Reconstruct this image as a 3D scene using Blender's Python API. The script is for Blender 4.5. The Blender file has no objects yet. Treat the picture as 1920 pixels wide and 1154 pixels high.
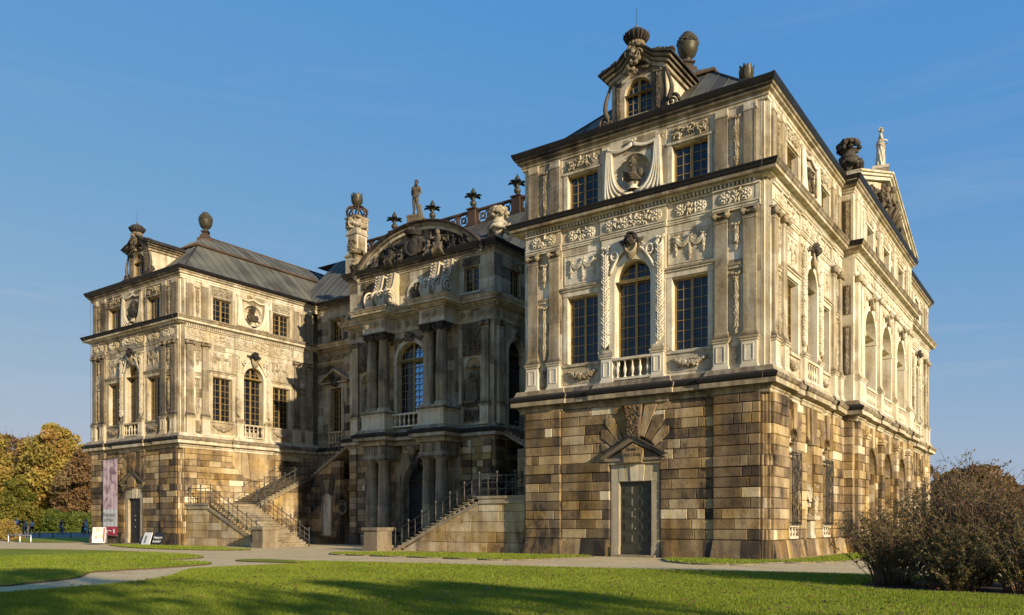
import bpy, bmesh, math, random
import numpy as np
from mathutils import Vector, Matrix

# All numbers below are in survey units; the last block scales everything to metres.
UNIT = 0.69
rad = math.radians
scene = bpy.context.scene
COL = scene.collection

# ------------------------------------------------------------------ camera
cam_data = bpy.data.cameras.new("camera")
cam = bpy.data.objects.new("camera", cam_data)
COL.objects.link(cam)
cam.location = (12.45, -38.5, 1.7)
cam.rotation_euler = (rad(90), 0, rad(35.37))
cam_data.sensor_width = 36
cam_data.lens = 36 * 1521 / 1920
cam_data.shift_y = 407.2 / 1920
cam_data.clip_start = 0.1
cam_data.clip_end = 5000
scene.camera = cam

# ------------------------------------------------------------------ light
SUN_EL, SUN_AZ = 15.5, 106.5          # azimuth clockwise from +Y
world = bpy.data.worlds.new("World")
scene.world = world
world.use_nodes = True
wn = world.node_tree.nodes
wl = world.node_tree.links
sky = wn.new("ShaderNodeTexSky")
sky.sky_type = 'NISHITA'
sky.sun_disc = False
sky.sun_elevation = rad(SUN_EL)
sky.sun_rotation = rad(SUN_AZ)
sky.altitude = 100
sky.air_density = 1.0
sky.dust_density = 0.3
sky.ozone_density = 2.0
wn["Background"].inputs[1].default_value = 0.11
# flatten the sky's brightness towards the horizon a little, as in the clear autumn air of the photograph
EXPO = 0.55
sp_ = wn.new("ShaderNodeSeparateColor"); cb_ = wn.new("ShaderNodeCombineColor")
wl.new(sky.outputs[0], sp_.inputs[0])
for ch, (amp, gam) in enumerate(((.75, .908), (.55, .363), (.625, .0))):
    mx_ = wn.new("ShaderNodeMath"); mx_.operation = 'MAXIMUM'; mx_.inputs[1].default_value = .05
    wl.new(sp_.outputs[ch], mx_.inputs[0])
    ml_ = wn.new("ShaderNodeMath"); ml_.operation = 'MULTIPLY'; ml_.inputs[1].default_value = .11
    wl.new(mx_.outputs[0], ml_.inputs[0])
    pw_ = wn.new("ShaderNodeMath"); pw_.operation = 'POWER'; pw_.inputs[1].default_value = gam
    wl.new(ml_.outputs[0], pw_.inputs[0])
    sc_ = wn.new("ShaderNodeMath"); sc_.operation = 'MULTIPLY'; sc_.inputs[1].default_value = amp / .11 / 2 ** EXPO
    wl.new(pw_.outputs[0], sc_.inputs[0]); wl.new(sc_.outputs[0], cb_.inputs[ch])
# autumn haze low over the horizon and faint streaks of high cloud
wtc = wn.new("ShaderNodeTexCoord"); wxyz = wn.new("ShaderNodeSeparateXYZ"); wl.new(wtc.outputs["Generated"], wxyz.inputs[0])
def wmath(op, a, b):
    x = wn.new("ShaderNodeMath"); x.operation = op; x.use_clamp = False
    for i, q in enumerate((a, b)):
        if isinstance(q, (int, float)): x.inputs[i].default_value = q
        else: wl.new(q, x.inputs[i])
    return x.outputs[0]
wz = wmath('MAXIMUM', wxyz.outputs[2], 0.0)
wf = wmath('MULTIPLY', wmath('POWER', wmath('SUBTRACT', 1.0, wz), 6.5), .85)
whz = wn.new("ShaderNodeMix"); whz.data_type = 'RGBA'
wl.new(wf, whz.inputs[0]); wl.new(cb_.outputs[0], whz.inputs[6])
whz.inputs[7].default_value = (*[c / .11 / 2 ** EXPO for c in (.37, .47, .575)], 1)
wmp = wn.new("ShaderNodeMapping"); wmp.inputs["Scale"].default_value = (1.2, 1.2, 16); wl.new(wtc.outputs["Generated"], wmp.inputs[0])
wnz = wn.new("ShaderNodeTexNoise"); wnz.inputs["Scale"].default_value = 2.2; wnz.inputs["Detail"].default_value = 7; wnz.inputs["Roughness"].default_value = .6; wnz.inputs["Distortion"].default_value = .8
wl.new(wmp.outputs[0], wnz.inputs["Vector"])
wcl = wmath('MULTIPLY', wmath('MAXIMUM', wmath('SUBTRACT', wnz.outputs[0], .52), 0.0), wmath('MULTIPLY', wmath('POWER', wmath('SUBTRACT', 1.0, wz), 3.0), 1.5))
wcm = wn.new("ShaderNodeMix"); wcm.data_type = 'RGBA'
wl.new(wcl, wcm.inputs[0]); wl.new(whz.outputs[2], wcm.inputs[6])
wcm.inputs[7].default_value = (*[c / .11 / 2 ** EXPO for c in (.55, .60, .66)], 1)
wl.new(wcm.outputs[2], wn["Background"].inputs[0])
sd = bpy.data.lights.new("sun", 'SUN')
sd.energy = 5.0
sd.angle = rad(0.5)
sd.color = (1.0, 0.85, 0.63)
sun = bpy.data.objects.new("sun", sd)
COL.objects.link(sun)
tosun = Vector((math.sin(rad(SUN_AZ)) * math.cos(rad(SUN_EL)), math.cos(rad(SUN_AZ)) * math.cos(rad(SUN_EL)), math.sin(rad(SUN_EL))))
sun.rotation_euler = tosun.to_track_quat('Z', 'Y').to_euler()
sun.location = (60, -40, 60)
scene.view_settings.view_transform = 'Standard'
scene.view_settings.look = 'None'
scene.view_settings.exposure = EXPO

# ------------------------------------------------------------------ materials
def newmat(name):
    m = bpy.data.materials.new(name)
    m.use_nodes = True
    nt = m.node_tree
    return m, nt.nodes, nt.links, nt.nodes["Principled BSDF"]

def N(nodes, t, **kw):
    n = nodes.new(t)
    for k, v in kw.items():
        setattr(n, k, v)
    return n

def ramp(nodes, pts):
    r = nodes.new("ShaderNodeValToRGB")
    e = r.color_ramp.elements
    while len(e) < len(pts):
        e.new(0.5)
    for el, (p, c) in zip(e, pts):
        el.position = p
        el.color = (*c, 1)
    return r

STONE = [(0.0, (.020, .018, .016)), (0.2, (.060, .050, .038)), (0.4, (.162, .128, .084)),
         (0.6, (.310, .254, .168)), (0.8, (.51, .445, .320)), (1.0, (.70, .635, .50))]
ASHLAR = [(0.0, (.022, .018, .014)), (0.2, (.064, .047, .031)), (0.4, (.180, .122, .064)),
          (0.6, (.340, .245, .128)), (0.8, (.52, .42, .265)), (1.0, (.66, .57, .40))]

def stone_mat(name, dirt=0.26, bump=0.5, streak=0.28, grain=9.0, cols=STONE, sootk=1.6):
    m, n, l, p = newmat(name)
    at = N(n, "ShaderNodeAttribute", attribute_name="tone")
    oi = N(n, "ShaderNodeObjectInfo")
    sep = N(n, "ShaderNodeSeparateColor")
    l.new(oi.outputs["Color"], sep.inputs[0])
    geo = N(n, "ShaderNodeNewGeometry")
    n1 = N(n, "ShaderNodeTexNoise"); n1.inputs["Scale"].default_value = 1.1; n1.inputs["Detail"].default_value = 6; n1.inputs["Roughness"].default_value = .62
    l.new(geo.outputs["Position"], n1.inputs["Vector"])
    mp = N(n, "ShaderNodeMapping"); mp.inputs["Scale"].default_value = (2.6, 2.6, .22)
    l.new(geo.outputs["Position"], mp.inputs["Vector"])
    n2 = N(n, "ShaderNodeTexNoise"); n2.inputs["Scale"].default_value = 1.4; n2.inputs["Detail"].default_value = 5
    l.new(mp.outputs[0], n2.inputs["Vector"])
    n3 = N(n, "ShaderNodeTexNoise"); n3.inputs["Scale"].default_value = grain; n3.inputs["Detail"].default_value = 7; n3.inputs["Roughness"].default_value = .7
    l.new(geo.outputs["Position"], n3.inputs["Vector"])
    def mth(op, a, b, clamp=False):
        x = N(n, "ShaderNodeMath", operation=op, use_clamp=clamp)
        for i, q in enumerate((a, b)):
            if isinstance(q, (int, float)):
                x.inputs[i].default_value = q
            else:
                l.new(q, x.inputs[i])
        return x.outputs[0]
    a = mth('MULTIPLY', mth('SUBTRACT', n1.outputs[0], .5), dirt * 2.2)
    b = mth('MULTIPLY', mth('SUBTRACT', n2.outputs[0], .5), streak * 2.2)
    c = mth('MULTIPLY', mth('SUBTRACT', n3.outputs[0], .5), .28)
    sh = mth('SUBTRACT', sep.outputs[0], .5)
    n5 = N(n, "ShaderNodeTexNoise"); n5.inputs["Scale"].default_value = .55; n5.inputs["Detail"].default_value = 9; n5.inputs["Roughness"].default_value = .72; n5.inputs["Distortion"].default_value = .5
    mp5 = N(n, "ShaderNodeMapping"); mp5.inputs["Scale"].default_value = (1, 1, .55); mp5.inputs["Location"].default_value = (3.7, 1.2, 8.1)
    l.new(geo.outputs["Position"], mp5.inputs["Vector"]); l.new(mp5.outputs[0], n5.inputs["Vector"])
    soot = mth('MULTIPLY', mth('MAXIMUM', mth('SUBTRACT', n5.outputs[0], .53), 0.0), -sootk)      # black crust patches that run across joints
    t = mth('ADD', mth('ADD', at.outputs["Fac"], sh), mth('ADD', mth('ADD', a, soot), mth('ADD', b, c)), True)
    r = ramp(n, cols)
    l.new(t, r.inputs[0])
    # slight warm / grey hue drift between patches
    hs = N(n, "ShaderNodeHueSaturation")
    n4 = N(n, "ShaderNodeTexNoise"); n4.inputs["Scale"].default_value = .8; n4.inputs["Detail"].default_value = 3
    l.new(geo.outputs["Position"], n4.inputs["Vector"])
    l.new(mth('ADD', mth('MULTIPLY', n4.outputs[0], 1.1), .5), hs.inputs["Saturation"])
    l.new(r.outputs[0], hs.inputs["Color"])
    l.new(hs.outputs[0], p.inputs["Base Color"])
    p.inputs["Roughness"].default_value = .88
    p.inputs["Specular IOR Level"].default_value = .25
    bp = N(n, "ShaderNodeBump"); bp.inputs["Strength"].default_value = bump; bp.inputs["Distance"].default_value = .03
    l.new(mth('ADD', n3.outputs[0], mth('MULTIPLY', n1.outputs[0], .5)), bp.inputs["Height"])
    l.new(bp.outputs[0], p.inputs["Normal"])
    return m

def plain_mat(name, col, rough=.6, metal=0, var=.25, scale=4, bump=.15, spec=.4, bdist=.01):
    m, n, l, p = newmat(name)
    geo = N(n, "ShaderNodeNewGeometry")
    nz = N(n, "ShaderNodeTexNoise"); nz.inputs["Scale"].default_value = scale; nz.inputs["Detail"].default_value = 6
    l.new(geo.outputs["Position"], nz.inputs["Vector"])
    lo = tuple(c * (1 - var) for c in col); hi = tuple(min(1, c * (1 + var)) for c in col)
    r = ramp(n, [(.3, lo), (.7, hi)])
    l.new(nz.outputs[0], r.inputs[0])
    l.new(r.outputs[0], p.inputs["Base Color"])
    p.inputs["Roughness"].default_value = rough
    p.inputs["Metallic"].default_value = metal
    p.inputs["Specular IOR Level"].default_value = spec
    if bump:
        bp = N(n, "ShaderNodeBump"); bp.inputs["Strength"].default_value = bump; bp.inputs["Distance"].default_value = bdist
        l.new(nz.outputs[0], bp.inputs["Height"]); l.new(bp.outputs[0], p.inputs["Normal"])
    return m

M = {}
M['stone'] = stone_mat("sandstone_facade")
M['rust'] = stone_mat("sandstone_ashlar", dirt=.30, bump=1.0, streak=.20, grain=12, cols=ASHLAR, sootk=2.6)
M['carve'] = stone_mat("sandstone_carving", dirt=.20, bump=.5, streak=.16, grain=12)
M['dress'] = stone_mat("sandstone_clean", dirt=.10, bump=.3, streak=.16, grain=16)
M['frame'] = plain_mat("ochre_window_paint", (.25, .165, .05), .45, var=.15)
M['door'] = plain_mat("olive_brown_door_paint", (.046, .043, .026), .45, var=.18)
M['doordark'] = plain_mat("dark_door_and_opening", (.011, .010, .009), .5, var=.2)  # near-black colour also stands for the darkness of the left portal's open doorway
M['iron'] = plain_mat("grey_iron_paint", (.075, .068, .058), .5, .3, var=.2)
M['grille'] = plain_mat("rusty_dark_iron", (.05, .043, .036), .6, .2, var=.3)
M['knob'] = plain_mat("pale_metal_knob", (.30, .28, .24), .35, .5, var=.1)
M['bronze'] = plain_mat("dark_bronze_patina", (.060, .052, .030), .5, .35, var=.4, scale=6)
M['soil'] = plain_mat("dark_mulch_soil", (.035, .024, .016), .95, var=.5, scale=14, bump=.9, bdist=.05)
M['earth'] = plain_mat("bare_earth", (.10, .062, .036), .95, var=.4, scale=20, bump=.8, bdist=.03)
M['bark'] = plain_mat("bark", (.060, .045, .032), .9, var=.4, scale=8, bump=.6, bdist=.03)
M['white'] = plain_mat("white_board", (.72, .70, .66), .5, var=.05)
M['red'] = plain_mat("red_print", (.55, .03, .03), .5, var=.08)
M['crimson'] = plain_mat("crimson_print", (.36, .020, .045), .6, var=.1)
M['black'] = plain_mat("black_board", (.015, .015, .016), .5, var=.2)
M['cane'] = plain_mat("reddish_brown_canes", (.19, .115, .07), .85, var=.4, scale=8)
M['alu'] = plain_mat("aluminium", (.34, .36, .36), .35, .7, var=.08)
M['tar'] = plain_mat("grey_asphalt", (.14, .13, .12), .9, var=.2, scale=3, bump=.3)

def glass_mat():
    m, n, l, p = newmat("old_window_glass")
    geo = N(n, "ShaderNodeNewGeometry")
    vo = N(n, "ShaderNodeTexNoise"); vo.inputs["Scale"].default_value = 1.6; vo.inputs["Detail"].default_value = 2
    l.new(geo.outputs["Position"], vo.inputs["Vector"])
    r = ramp(n, [(.35, (.004, .005, .008)), (.7, (.015, .018, .026))])
    l.new(vo.outputs[0], r.inputs[0]); l.new(r.outputs[0], p.inputs["Base Color"])
    p.inputs["Roughness"].default_value = .04
    p.inputs["IOR"].default_value = 1.5
    p.inputs["Specular IOR Level"].default_value = .5
    bp = N(n, "ShaderNodeBump"); bp.inputs["Strength"].default_value = .12; bp.inputs["Distance"].default_value = .02
    l.new(vo.outputs[0], bp.inputs["Height"]); l.new(bp.outputs[0], p.inputs["Normal"])
    return m
M['glass'] = glass_mat()
M['sky_mirror'] = plain_mat("sky_mirror_pane", (.42, .45, .50), .04, 1.0, var=.1, bump=0)  # added mirror standing in for bright sky seen in the central window

def copper_mat(name, lo, mid, hi):
    m, n, l, p = newmat(name)
    geo = N(n, "ShaderNodeNewGeometry")
    n1 = N(n, "ShaderNodeTexNoise"); n1.inputs["Scale"].default_value = .7; n1.inputs["Detail"].default_value = 6
    l.new(geo.outputs["Position"], n1.inputs["Vector"])
    at = N(n, "ShaderNodeAttribute", attribute_name="tone")
    ad = N(n, "ShaderNodeMath", operation='MULTIPLY_ADD'); ad.inputs[1].default_value = .5; ad.inputs[2].default_value = -.25
    l.new(at.outputs["Fac"], ad.inputs[0])
    a2 = N(n, "ShaderNodeMath", operation='ADD'); l.new(n1.outputs[0], a2.inputs[0]); l.new(ad.outputs[0], a2.inputs[1])
    r = ramp(n, [(.3, lo), (.5, mid), (.72, hi)])
    l.new(a2.outputs[0], r.inputs[0]); l.new(r.outputs[0], p.inputs["Base Color"])
    p.inputs["Roughness"].default_value = .68
    p.inputs["Metallic"].default_value = .08
    p.inputs["Specular IOR Level"].default_value = .3
    bp = N(n, "ShaderNodeBump"); bp.inputs["Strength"].default_value = .2; bp.inputs["Distance"].default_value = .03
    l.new(n1.outputs[0], bp.inputs["Height"]); l.new(bp.outputs[0], p.inputs["Normal"])
    return m
M['roof'] = copper_mat("weathered_copper_sheet", (.060, .052, .038), (.098, .096, .074), (.135, .126, .09))
M['trim'] = copper_mat("brown_copper_trim", (.030, .020, .014), (.060, .036, .022), (.10, .06, .035))
M['gutter'] = plain_mat("dark_copper_gutter", (.020, .017, .014), .45, .4, var=.3)

def grass_mat(name, c0, c1, c2, scale):
    m, n, l, p = newmat(name)
    geo = N(n, "ShaderNodeNewGeometry")
    n1 = N(n, "ShaderNodeTexNoise"); n1.inputs["Scale"].default_value = .55; n1.inputs["Detail"].default_value = 5
    n2 = N(n, "ShaderNodeTexNoise"); n2.inputs["Scale"].default_value = scale; n2.inputs["Detail"].default_value = 4
    for q in (n1, n2):
        l.new(geo.outputs["Position"], q.inputs["Vector"])
    mx = N(n, "ShaderNodeMath", operation='MULTIPLY_ADD'); mx.inputs[1].default_value = .55
    l.new(n2.outputs[0], mx.inputs[0])
    m2 = N(n, "ShaderNodeMath", operation='MULTIPLY'); m2.inputs[1].default_value = .45
    l.new(n1.outputs[0], m2.inputs[0]); l.new(m2.outputs[0], mx.inputs[2])
    r = ramp(n, [(.32, c0), (.5, c1), (.68, c2)])
    l.new(mx.outputs[0], r.inputs[0]); l.new(r.outputs[0], p.inputs["Base Color"])
    p.inputs["Roughness"].default_value = .9
    p.inputs["Specular IOR Level"].default_value = .15
    bp = N(n, "ShaderNodeBump"); bp.inputs["Strength"].default_value = .9; bp.inputs["Distance"].default_value = .05
    l.new(n2.outputs[0], bp.inputs["Height"]); l.new(bp.outputs[0], p.inputs["Normal"])
    return m
M['lawn'] = grass_mat("mown_lawn", (.13, .17, .014), (.20, .235, .02), (.28, .30, .035), 26)

def gravel_mat():
    m, n, l, p = newmat("tan_gravel")
    geo = N(n, "ShaderNodeNewGeometry")
    v = N(n, "ShaderNodeTexVoronoi"); v.inputs["Scale"].default_value = 34
    n1 = N(n, "ShaderNodeTexNoise"); n1.inputs["Scale"].default_value = .8; n1.inputs["Detail"].default_value = 10; n1.inputs["Roughness"].default_value = .75
    for q in (v, n1):
        l.new(geo.outputs["Position"], q.inputs["Vector"])
    r = ramp(n, [(.25, (.43, .305, .145)), (.5, (.60, .45, .225)), (.75, (.74, .58, .31))])
    l.new(n1.outputs[0], r.inputs[0])
    mx = N(n, "ShaderNodeMix", data_type='RGBA', blend_type='MULTIPLY'); mx.inputs[0].default_value = .45
    vs_ = N(n, "ShaderNodeSeparateColor"); l.new(v.outputs["Color"], vs_.inputs[0])
    l.new(r.outputs[0], mx.inputs[6]); l.new(vs_.outputs[0], mx.inputs[7])
    hs = N(n, "ShaderNodeHueSaturation"); hs.inputs["Saturation"].default_value = 1.0; hs.inputs["Value"].default_value = 1.2
    l.new(mx.outputs[2], hs.inputs["Color"]); l.new(hs.outputs[0], p.inputs["Base Color"])
    p.inputs["Roughness"].default_value = .95
    bp = N(n, "ShaderNodeBump"); bp.inputs["Strength"].default_value = .7; bp.inputs["Distance"].default_value = .02
    l.new(v.outputs["Distance"], bp.inputs["Height"]); l.new(bp.outputs[0], p.inputs["Normal"])
    return m
M['gravel'] = gravel_mat()

def leaf_mat(name, cols, trans=.42):
    m, n, l, p = newmat(name)
    at = N(n, "ShaderNodeAttribute", attribute_name="tone")
    k = len(cols)
    r = ramp(n, [(i / (k - 1), c) for i, c in enumerate(cols)])
    l.new(at.outputs["Fac"], r.inputs[0])
    l.new(r.outputs[0], p.inputs["Base Color"])
    p.inputs["Roughness"].default_value = .6
    p.inputs["Specular IOR Level"].default_value = .3
    tr = N(n, "ShaderNodeBsdfTranslucent"); l.new(r.outputs[0], tr.inputs[0])
    mx = N(n, "ShaderNodeMixShader"); mx.inputs[0].default_value = trans
    l.new(p.outputs[0], mx.inputs[1]); l.new(tr.outputs[0], mx.inputs[2])
    l.new(mx.outputs[0], n["Material Output"].inputs[0])
    return m
M['leaf_gold'] = leaf_mat("golden_autumn_leaves", [(.26, .20, .045), (.38, .29, .06), (.43, .30, .07), (.40, .24, .07)])
M['leaf_rust'] = leaf_mat("russet_leaves", [(.15, .09, .04), (.22, .13, .055), (.27, .155, .06), (.25, .19, .09)])
M['leaf_green'] = leaf_mat("dark_green_leaves", [(.06, .085, .014), (.11, .145, .02), (.19, .21, .03)])
M['leaf_olive'] = leaf_mat("olive_yellow_leaves", [(.075, .08, .014), (.16, .155, .02), (.25, .20, .03)])
M['leaf_shrub'] = leaf_mat("shrub_leaves", [(.075, .062, .026), (.12, .10, .034), (.19, .15, .035), (.36, .31, .04)])
M['blade'] = leaf_mat("grass_blades", [(.13, .18, .014), (.22, .27, .02), (.33, .34, .05)], .4)
M['fallen'] = leaf_mat("fallen_leaves", [(.16, .06, .02), (.22, .11, .03), (.10, .05, .02)], .1)

# ------------------------------------------------------------------ mesh builder
def _ico(level):
    bm = bmesh.new()
    bmesh.ops.create_icosphere(bm, subdivisions=level, radius=1)
    v = [tuple(x.co) for x in bm.verts]
    f = [[y.index for y in x.verts] for x in bm.faces]
    bm.free()
    return v, f
ICO = {1: _ico(1), 2: _ico(2), 3: _ico(3)}

class MB:
    """collects geometry in facade coordinates: u to the right, d outwards, z up (mesh x=u, y=-d)"""
    def __init__(s):
        s.v = []; s.f = []; s.t = []; s.s = []
    def raw(s, vs, fs, tone=.7, sm=False):
        b = len(s.v)
        s.v.extend([tuple(v) for v in vs])
        for f in fs:
            s.f.append([b + j for j in f])
        s.t.extend([tone] * len(fs) if not isinstance(tone, (list, tuple)) else list(tone))
        s.s.extend([sm] * len(fs))
    def quad(s, a, b, c, d, tone=.7):
        s.raw([(p[0], -p[1], p[2]) for p in (a, b, c, d)], [(0, 1, 2, 3)], tone)
    def poly(s, pts, d0, d1, tone=.7, c=0):
        """polygon of (u,z) points extruded from d0 to d1, chamfer c"""
        n = len(pts)
        cu = sum(p[0] for p in pts) / n; cz = sum(p[1] for p in pts) / n
        vs = [(u, -d0, z) for u, z in pts] + [(u, -(d1 - c), z) for u, z in pts]
        fs = [(i, (i + 1) % n, n + (i + 1) % n, n + i) for i in range(n)]
        if c:
            e = []
            for u, z in pts:
                L = math.hypot(u - cu, z - cz) or 1
                k = max(0, 1 - c * 1.3 / L)
                e.append((cu + (u - cu) * k, -d1, cz + (z - cz) * k))
            vs += e
            fs += [(n + i, n + (i + 1) % n, 2 * n + (i + 1) % n, 2 * n + i) for i in range(n)]
            fs.append(tuple(range(2 * n, 3 * n)))
        else:
            fs.append(tuple(range(n, 2 * n)))
        s.raw(vs, fs, tone)
    def box(s, u0, u1, z0, z1, d0, d1, tone=.7):
        s.raw([(u0, -d0, z0), (u1, -d0, z0), (u1, -d1, z0), (u0, -d1, z0), (u0, -d0, z1), (u1, -d0, z1), (u1, -d1, z1), (u0, -d1, z1)],
              [(0, 1, 2, 3), (4, 5, 6, 7), (0, 1, 5, 4), (1, 2, 6, 5), (2, 3, 7, 6), (3, 0, 4, 7)], tone)
    def block(s, u0, u1, z0, z1, d0, d1, tone=.7, c=.035):
        m = d1 - c
        vs = [(u0, -d0, z0), (u1, -d0, z0), (u1, -d0, z1), (u0, -d0, z1), (u0, -m, z0), (u1, -m, z0), (u1, -m, z1), (u0, -m, z1),
              (u0 + c, -d1, z0 + c), (u1 - c, -d1, z0 + c), (u1 - c, -d1, z1 - c), (u0 + c, -d1, z1 - c)]
        fs = []
        for k in (0, 4):
            for i in range(4):
                j = (i + 1) % 4
                fs.append((k + i, k + j, k + 4 + j, k + 4 + i))
        fs.append((8, 9, 10, 11))
        s.raw(vs, fs, tone)
    def wall(s, u0, u1, z0, z1, d0, d1, ops=(), tone=.75, jit=.0, cell=0, sides=True, seed=1):
        """wall skin at d1 with rectangular openings (reveals run back to d0); optional ashlar tone cells"""
        rg = random.Random(seed)
        zs = sorted({z0, z1, *[min(max(q, z0), z1) for o in ops for q in (o[2], o[3])]})
        if cell:
            zz = [z0]
            for a, b in zip(zs, zs[1:]):
                k = max(1, round((b - a) / cell))
                zz += [a + (b - a) * (i + 1) / k for i in range(k)]
            zs = zz
        for za, zb in zip(zs, zs[1:]):
            zm = (za + zb) / 2
            iv = [(u0, u1)]
            for o in ops:
                if o[2] <= zm <= o[3]:
                    nv = []
                    for a, b in iv:
                        if o[1] <= a or o[0] >= b:
                            nv.append((a, b)); continue
                        if o[0] > a: nv.append((a, o[0]))
                        if o[1] < b: nv.append((o[1], b))
                    iv = nv
            for a, b in iv:
                cuts = [a, b]
                if cell:
                    x = a + rg.uniform(.3, 1) * cell * 2
                    cuts = [a]
                    while x < b - .4 * cell:
                        cuts.append(x); x += rg.uniform(.8, 2.2) * cell
                    cuts.append(b)
                for ca, cb in zip(cuts, cuts[1:]):
                    t = tone
                    if jit:
                        q = rg.random()
                        t += rg.uniform(-1, 1) * jit + (-.25 if q < .10 else (.12 if q > .9 else 0))
                    s.quad((ca, d1, za), (cb, d1, za), (cb, d1, zb), (ca, d1, zb), t)
        for o in ops:
            a, b, c, e = o[:4]
            s.quad((a, d0, c), (a, d1, c), (a, d1, e), (a, d0, e), tone + .05)
            s.quad((b, d0, c), (b, d1, c), (b, d1, e), (b, d0, e), tone + .05)
            s.quad((a, d0, c), (b, d0, c), (b, d1, c), (a, d1, c), tone)
            if len(o) < 5:
                s.quad((a, d0, e), (b, d0, e), (b, d1, e), (a, d1, e), tone)
        if sides:
            s.quad((u0, d0, z0), (u0, d1, z0), (u0, d1, z1), (u0, d0, z1), tone)
            s.quad((u1, d0, z0), (u1, d1, z0), (u1, d1, z1), (u1, d0, z1), tone)
            s.quad((u0, d0, z1), (u1, d0, z1), (u1, d1, z1), (u0, d1, z1), tone)
            s.quad((u0, d0, z0), (u1, d0, z0), (u1, d1, z0), (u0, d1, z0), tone)
    def spandrel(s, uc, r, zs, zt, d0, d1, tone=.75, n=18, intr=True):
        P = [(uc + r * math.cos(math.pi * i / n), zs + r * math.sin(math.pi * i / n)) for i in range(n + 1)]
        for (a, b), (c, e) in zip(P, P[1:]):
            s.quad((a, d1, b), (c, d1, e), (c, d1, zt), (a, d1, zt), tone)
            if intr:
                s.quad((a, d0, b), (c, d0, e), (c, d1, e), (a, d1, b), tone + .05)
    def ring(s, uc, r0, r1, zs, d0, d1, tone=.8, n=18, a0=0, a1=180):
        A = [rad(a0 + (a1 - a0) * i / n) for i in range(n + 1)]
        for a, b in zip(A, A[1:]):
            p = lambda r, t, d: (uc + r * math.cos(t), d, zs + r * math.sin(t))
            s.quad(p(r0, a, d1), p(r1, a, d1), p(r1, b, d1), p(r0, b, d1), tone)
            s.quad(p(r1, a, d0), p(r1, b, d0), p(r1, b, d1), p(r1, a, d1), tone)
            s.quad(p(r0, a, d0), p(r0, b, d0), p(r0, b, d1), p(r0, a, d1), tone)
    def blob(s, u, d, z, ru, rd, rz, tone=.7, lvl=1, tilt=0, jit=0):
        V, F = ICO[lvl]
        ct, st = math.cos(tilt), math.sin(tilt)
        out = []
        for x, y, w in V:
            k = 1 + (random.uniform(-jit, jit) if jit else 0)
            a, b = x * ru * k, w * rz * k
            out.append((u + a * ct - b * st, -(d - y * rd * k), z + a * st + b * ct))
        s.raw(out, F, tone, lvl > 1)
    def lathe(s, c, prof, seg=16, tone=.7, sm=True, cap=True):
        """profile [(r,z)], axis through (u,d) = c"""
        vs, fs = [], []
        for r, z in prof:
            for i in range(seg):
                a = 2 * math.pi * i / seg
                vs.append((c[0] + r * math.cos(a), -c[1] + r * math.sin(a), z))
        for k in range(len(prof) - 1):
            for i in range(seg):
                j = (i + 1) % seg
                fs.append((k * seg + i, k * seg + j, (k + 1) * seg + j, (k + 1) * seg + i))
        s.raw(vs, fs, tone, sm)
        if cap:
            s.raw([vs[-seg + i] for i in range(seg)], [tuple(range(seg))], tone)
    def tube(s, pts, r, seg=6, tone=.7, r1=None):
        """pts (u,d,z); radius r tapering to r1"""
        P = [Vector((p[0], -p[1], p[2])) for p in pts]
        n = len(P); vs, fs = [], []
        ref = None
        for i, p in enumerate(P):
            t = (P[min(i + 1, n - 1)] - P[max(i - 1, 0)])
            if t.length < 1e-9: t = Vector((0, 0, 1))
            t.normalize()
            if ref is None:
                ref = t.orthogonal().normalized()
            ref = (ref - t * ref.dot(t))
            if ref.length < 1e-6: ref = t.orthogonal()
            ref.normalize()
            bi = t.cross(ref)
            rr = r if r1 is None else r + (r1 - r) * i / max(1, n - 1)
            for k in range(seg):
                a = 2 * math.pi * k / seg
                vs.append(p + ref * math.cos(a) * rr + bi * math.sin(a) * rr)
        for i in range(n - 1):
            for k in range(seg):
                j = (k + 1) % seg
                fs.append((i * seg + k, i * seg + j, (i + 1) * seg + j, (i + 1) * seg + k))
        fs.append(tuple(range(seg))); fs.append(tuple(range((n - 1) * seg, n * seg)))
        s.raw(vs, fs, tone, True)
    def sweep(s, path, prof, tonef, close=False):
        """profile [(d,z)] swept with mitres along plan polyline path [(x,y)] (mesh x,y); outward = right of travel"""
        P = [Vector(p) for p in path]; n = len(P)
        seg = [(P[(i + 1) % n] - P[i]).normalized() for i in range(n if close else n - 1)]
        nor = [Vector((t.y, -t.x)) for t in seg]
        off = []
        for i in range(n):
            a = nor[i - 1] if (i > 0 or close) else nor[0]
            b = nor[i % len(nor)] if (i < len(nor) or close) else nor[-1]
            k = 1 + a.dot(b)
            off.append((a + b) / max(k, .3))
        for i in range(len(seg)):
            j = (i + 1) % n
            for q in range(len(prof) - 1):
                (d0, z0), (d1, z1) = prof[q], prof[q + 1]
                vs = []
                for w, d, z in ((i, d0, z0), (j, d0, z0), (j, d1, z1), (i, d1, z1)):
                    p = P[w] + off[w] * d
                    vs.append((p.x, p.y, z))
                s.raw(vs, [(0, 1, 2, 3)], tonef(nor[i], q) if callable(tonef) else tonef)
    def build(s, name, mat, parent=None, loc=(0, 0, 0), rz=0, shift=.5):
        me = bpy.data.meshes.new(name)
        me.from_pydata(s.v, [], s.f)
        a = me.attributes.new("tone", 'FLOAT', 'FACE')
        a.data.foreach_set("value", s.t)
        me.polygons.foreach_set("use_smooth", s.s)
        me.materials.append(M[mat] if isinstance(mat, str) else mat)
        me.update()
        bm = bmesh.new(); bm.from_mesh(me)
        bmesh.ops.recalc_face_normals(bm, faces=bm.faces)
        bm.to_mesh(me); bm.free()
        o = bpy.data.objects.new(name, me)
        COL.objects.link(o)
        o.parent = parent
        o.location = loc
        o.rotation_euler = (0, 0, rz)
        o.color = (shift, .5, .5, 1)
        return o

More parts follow.
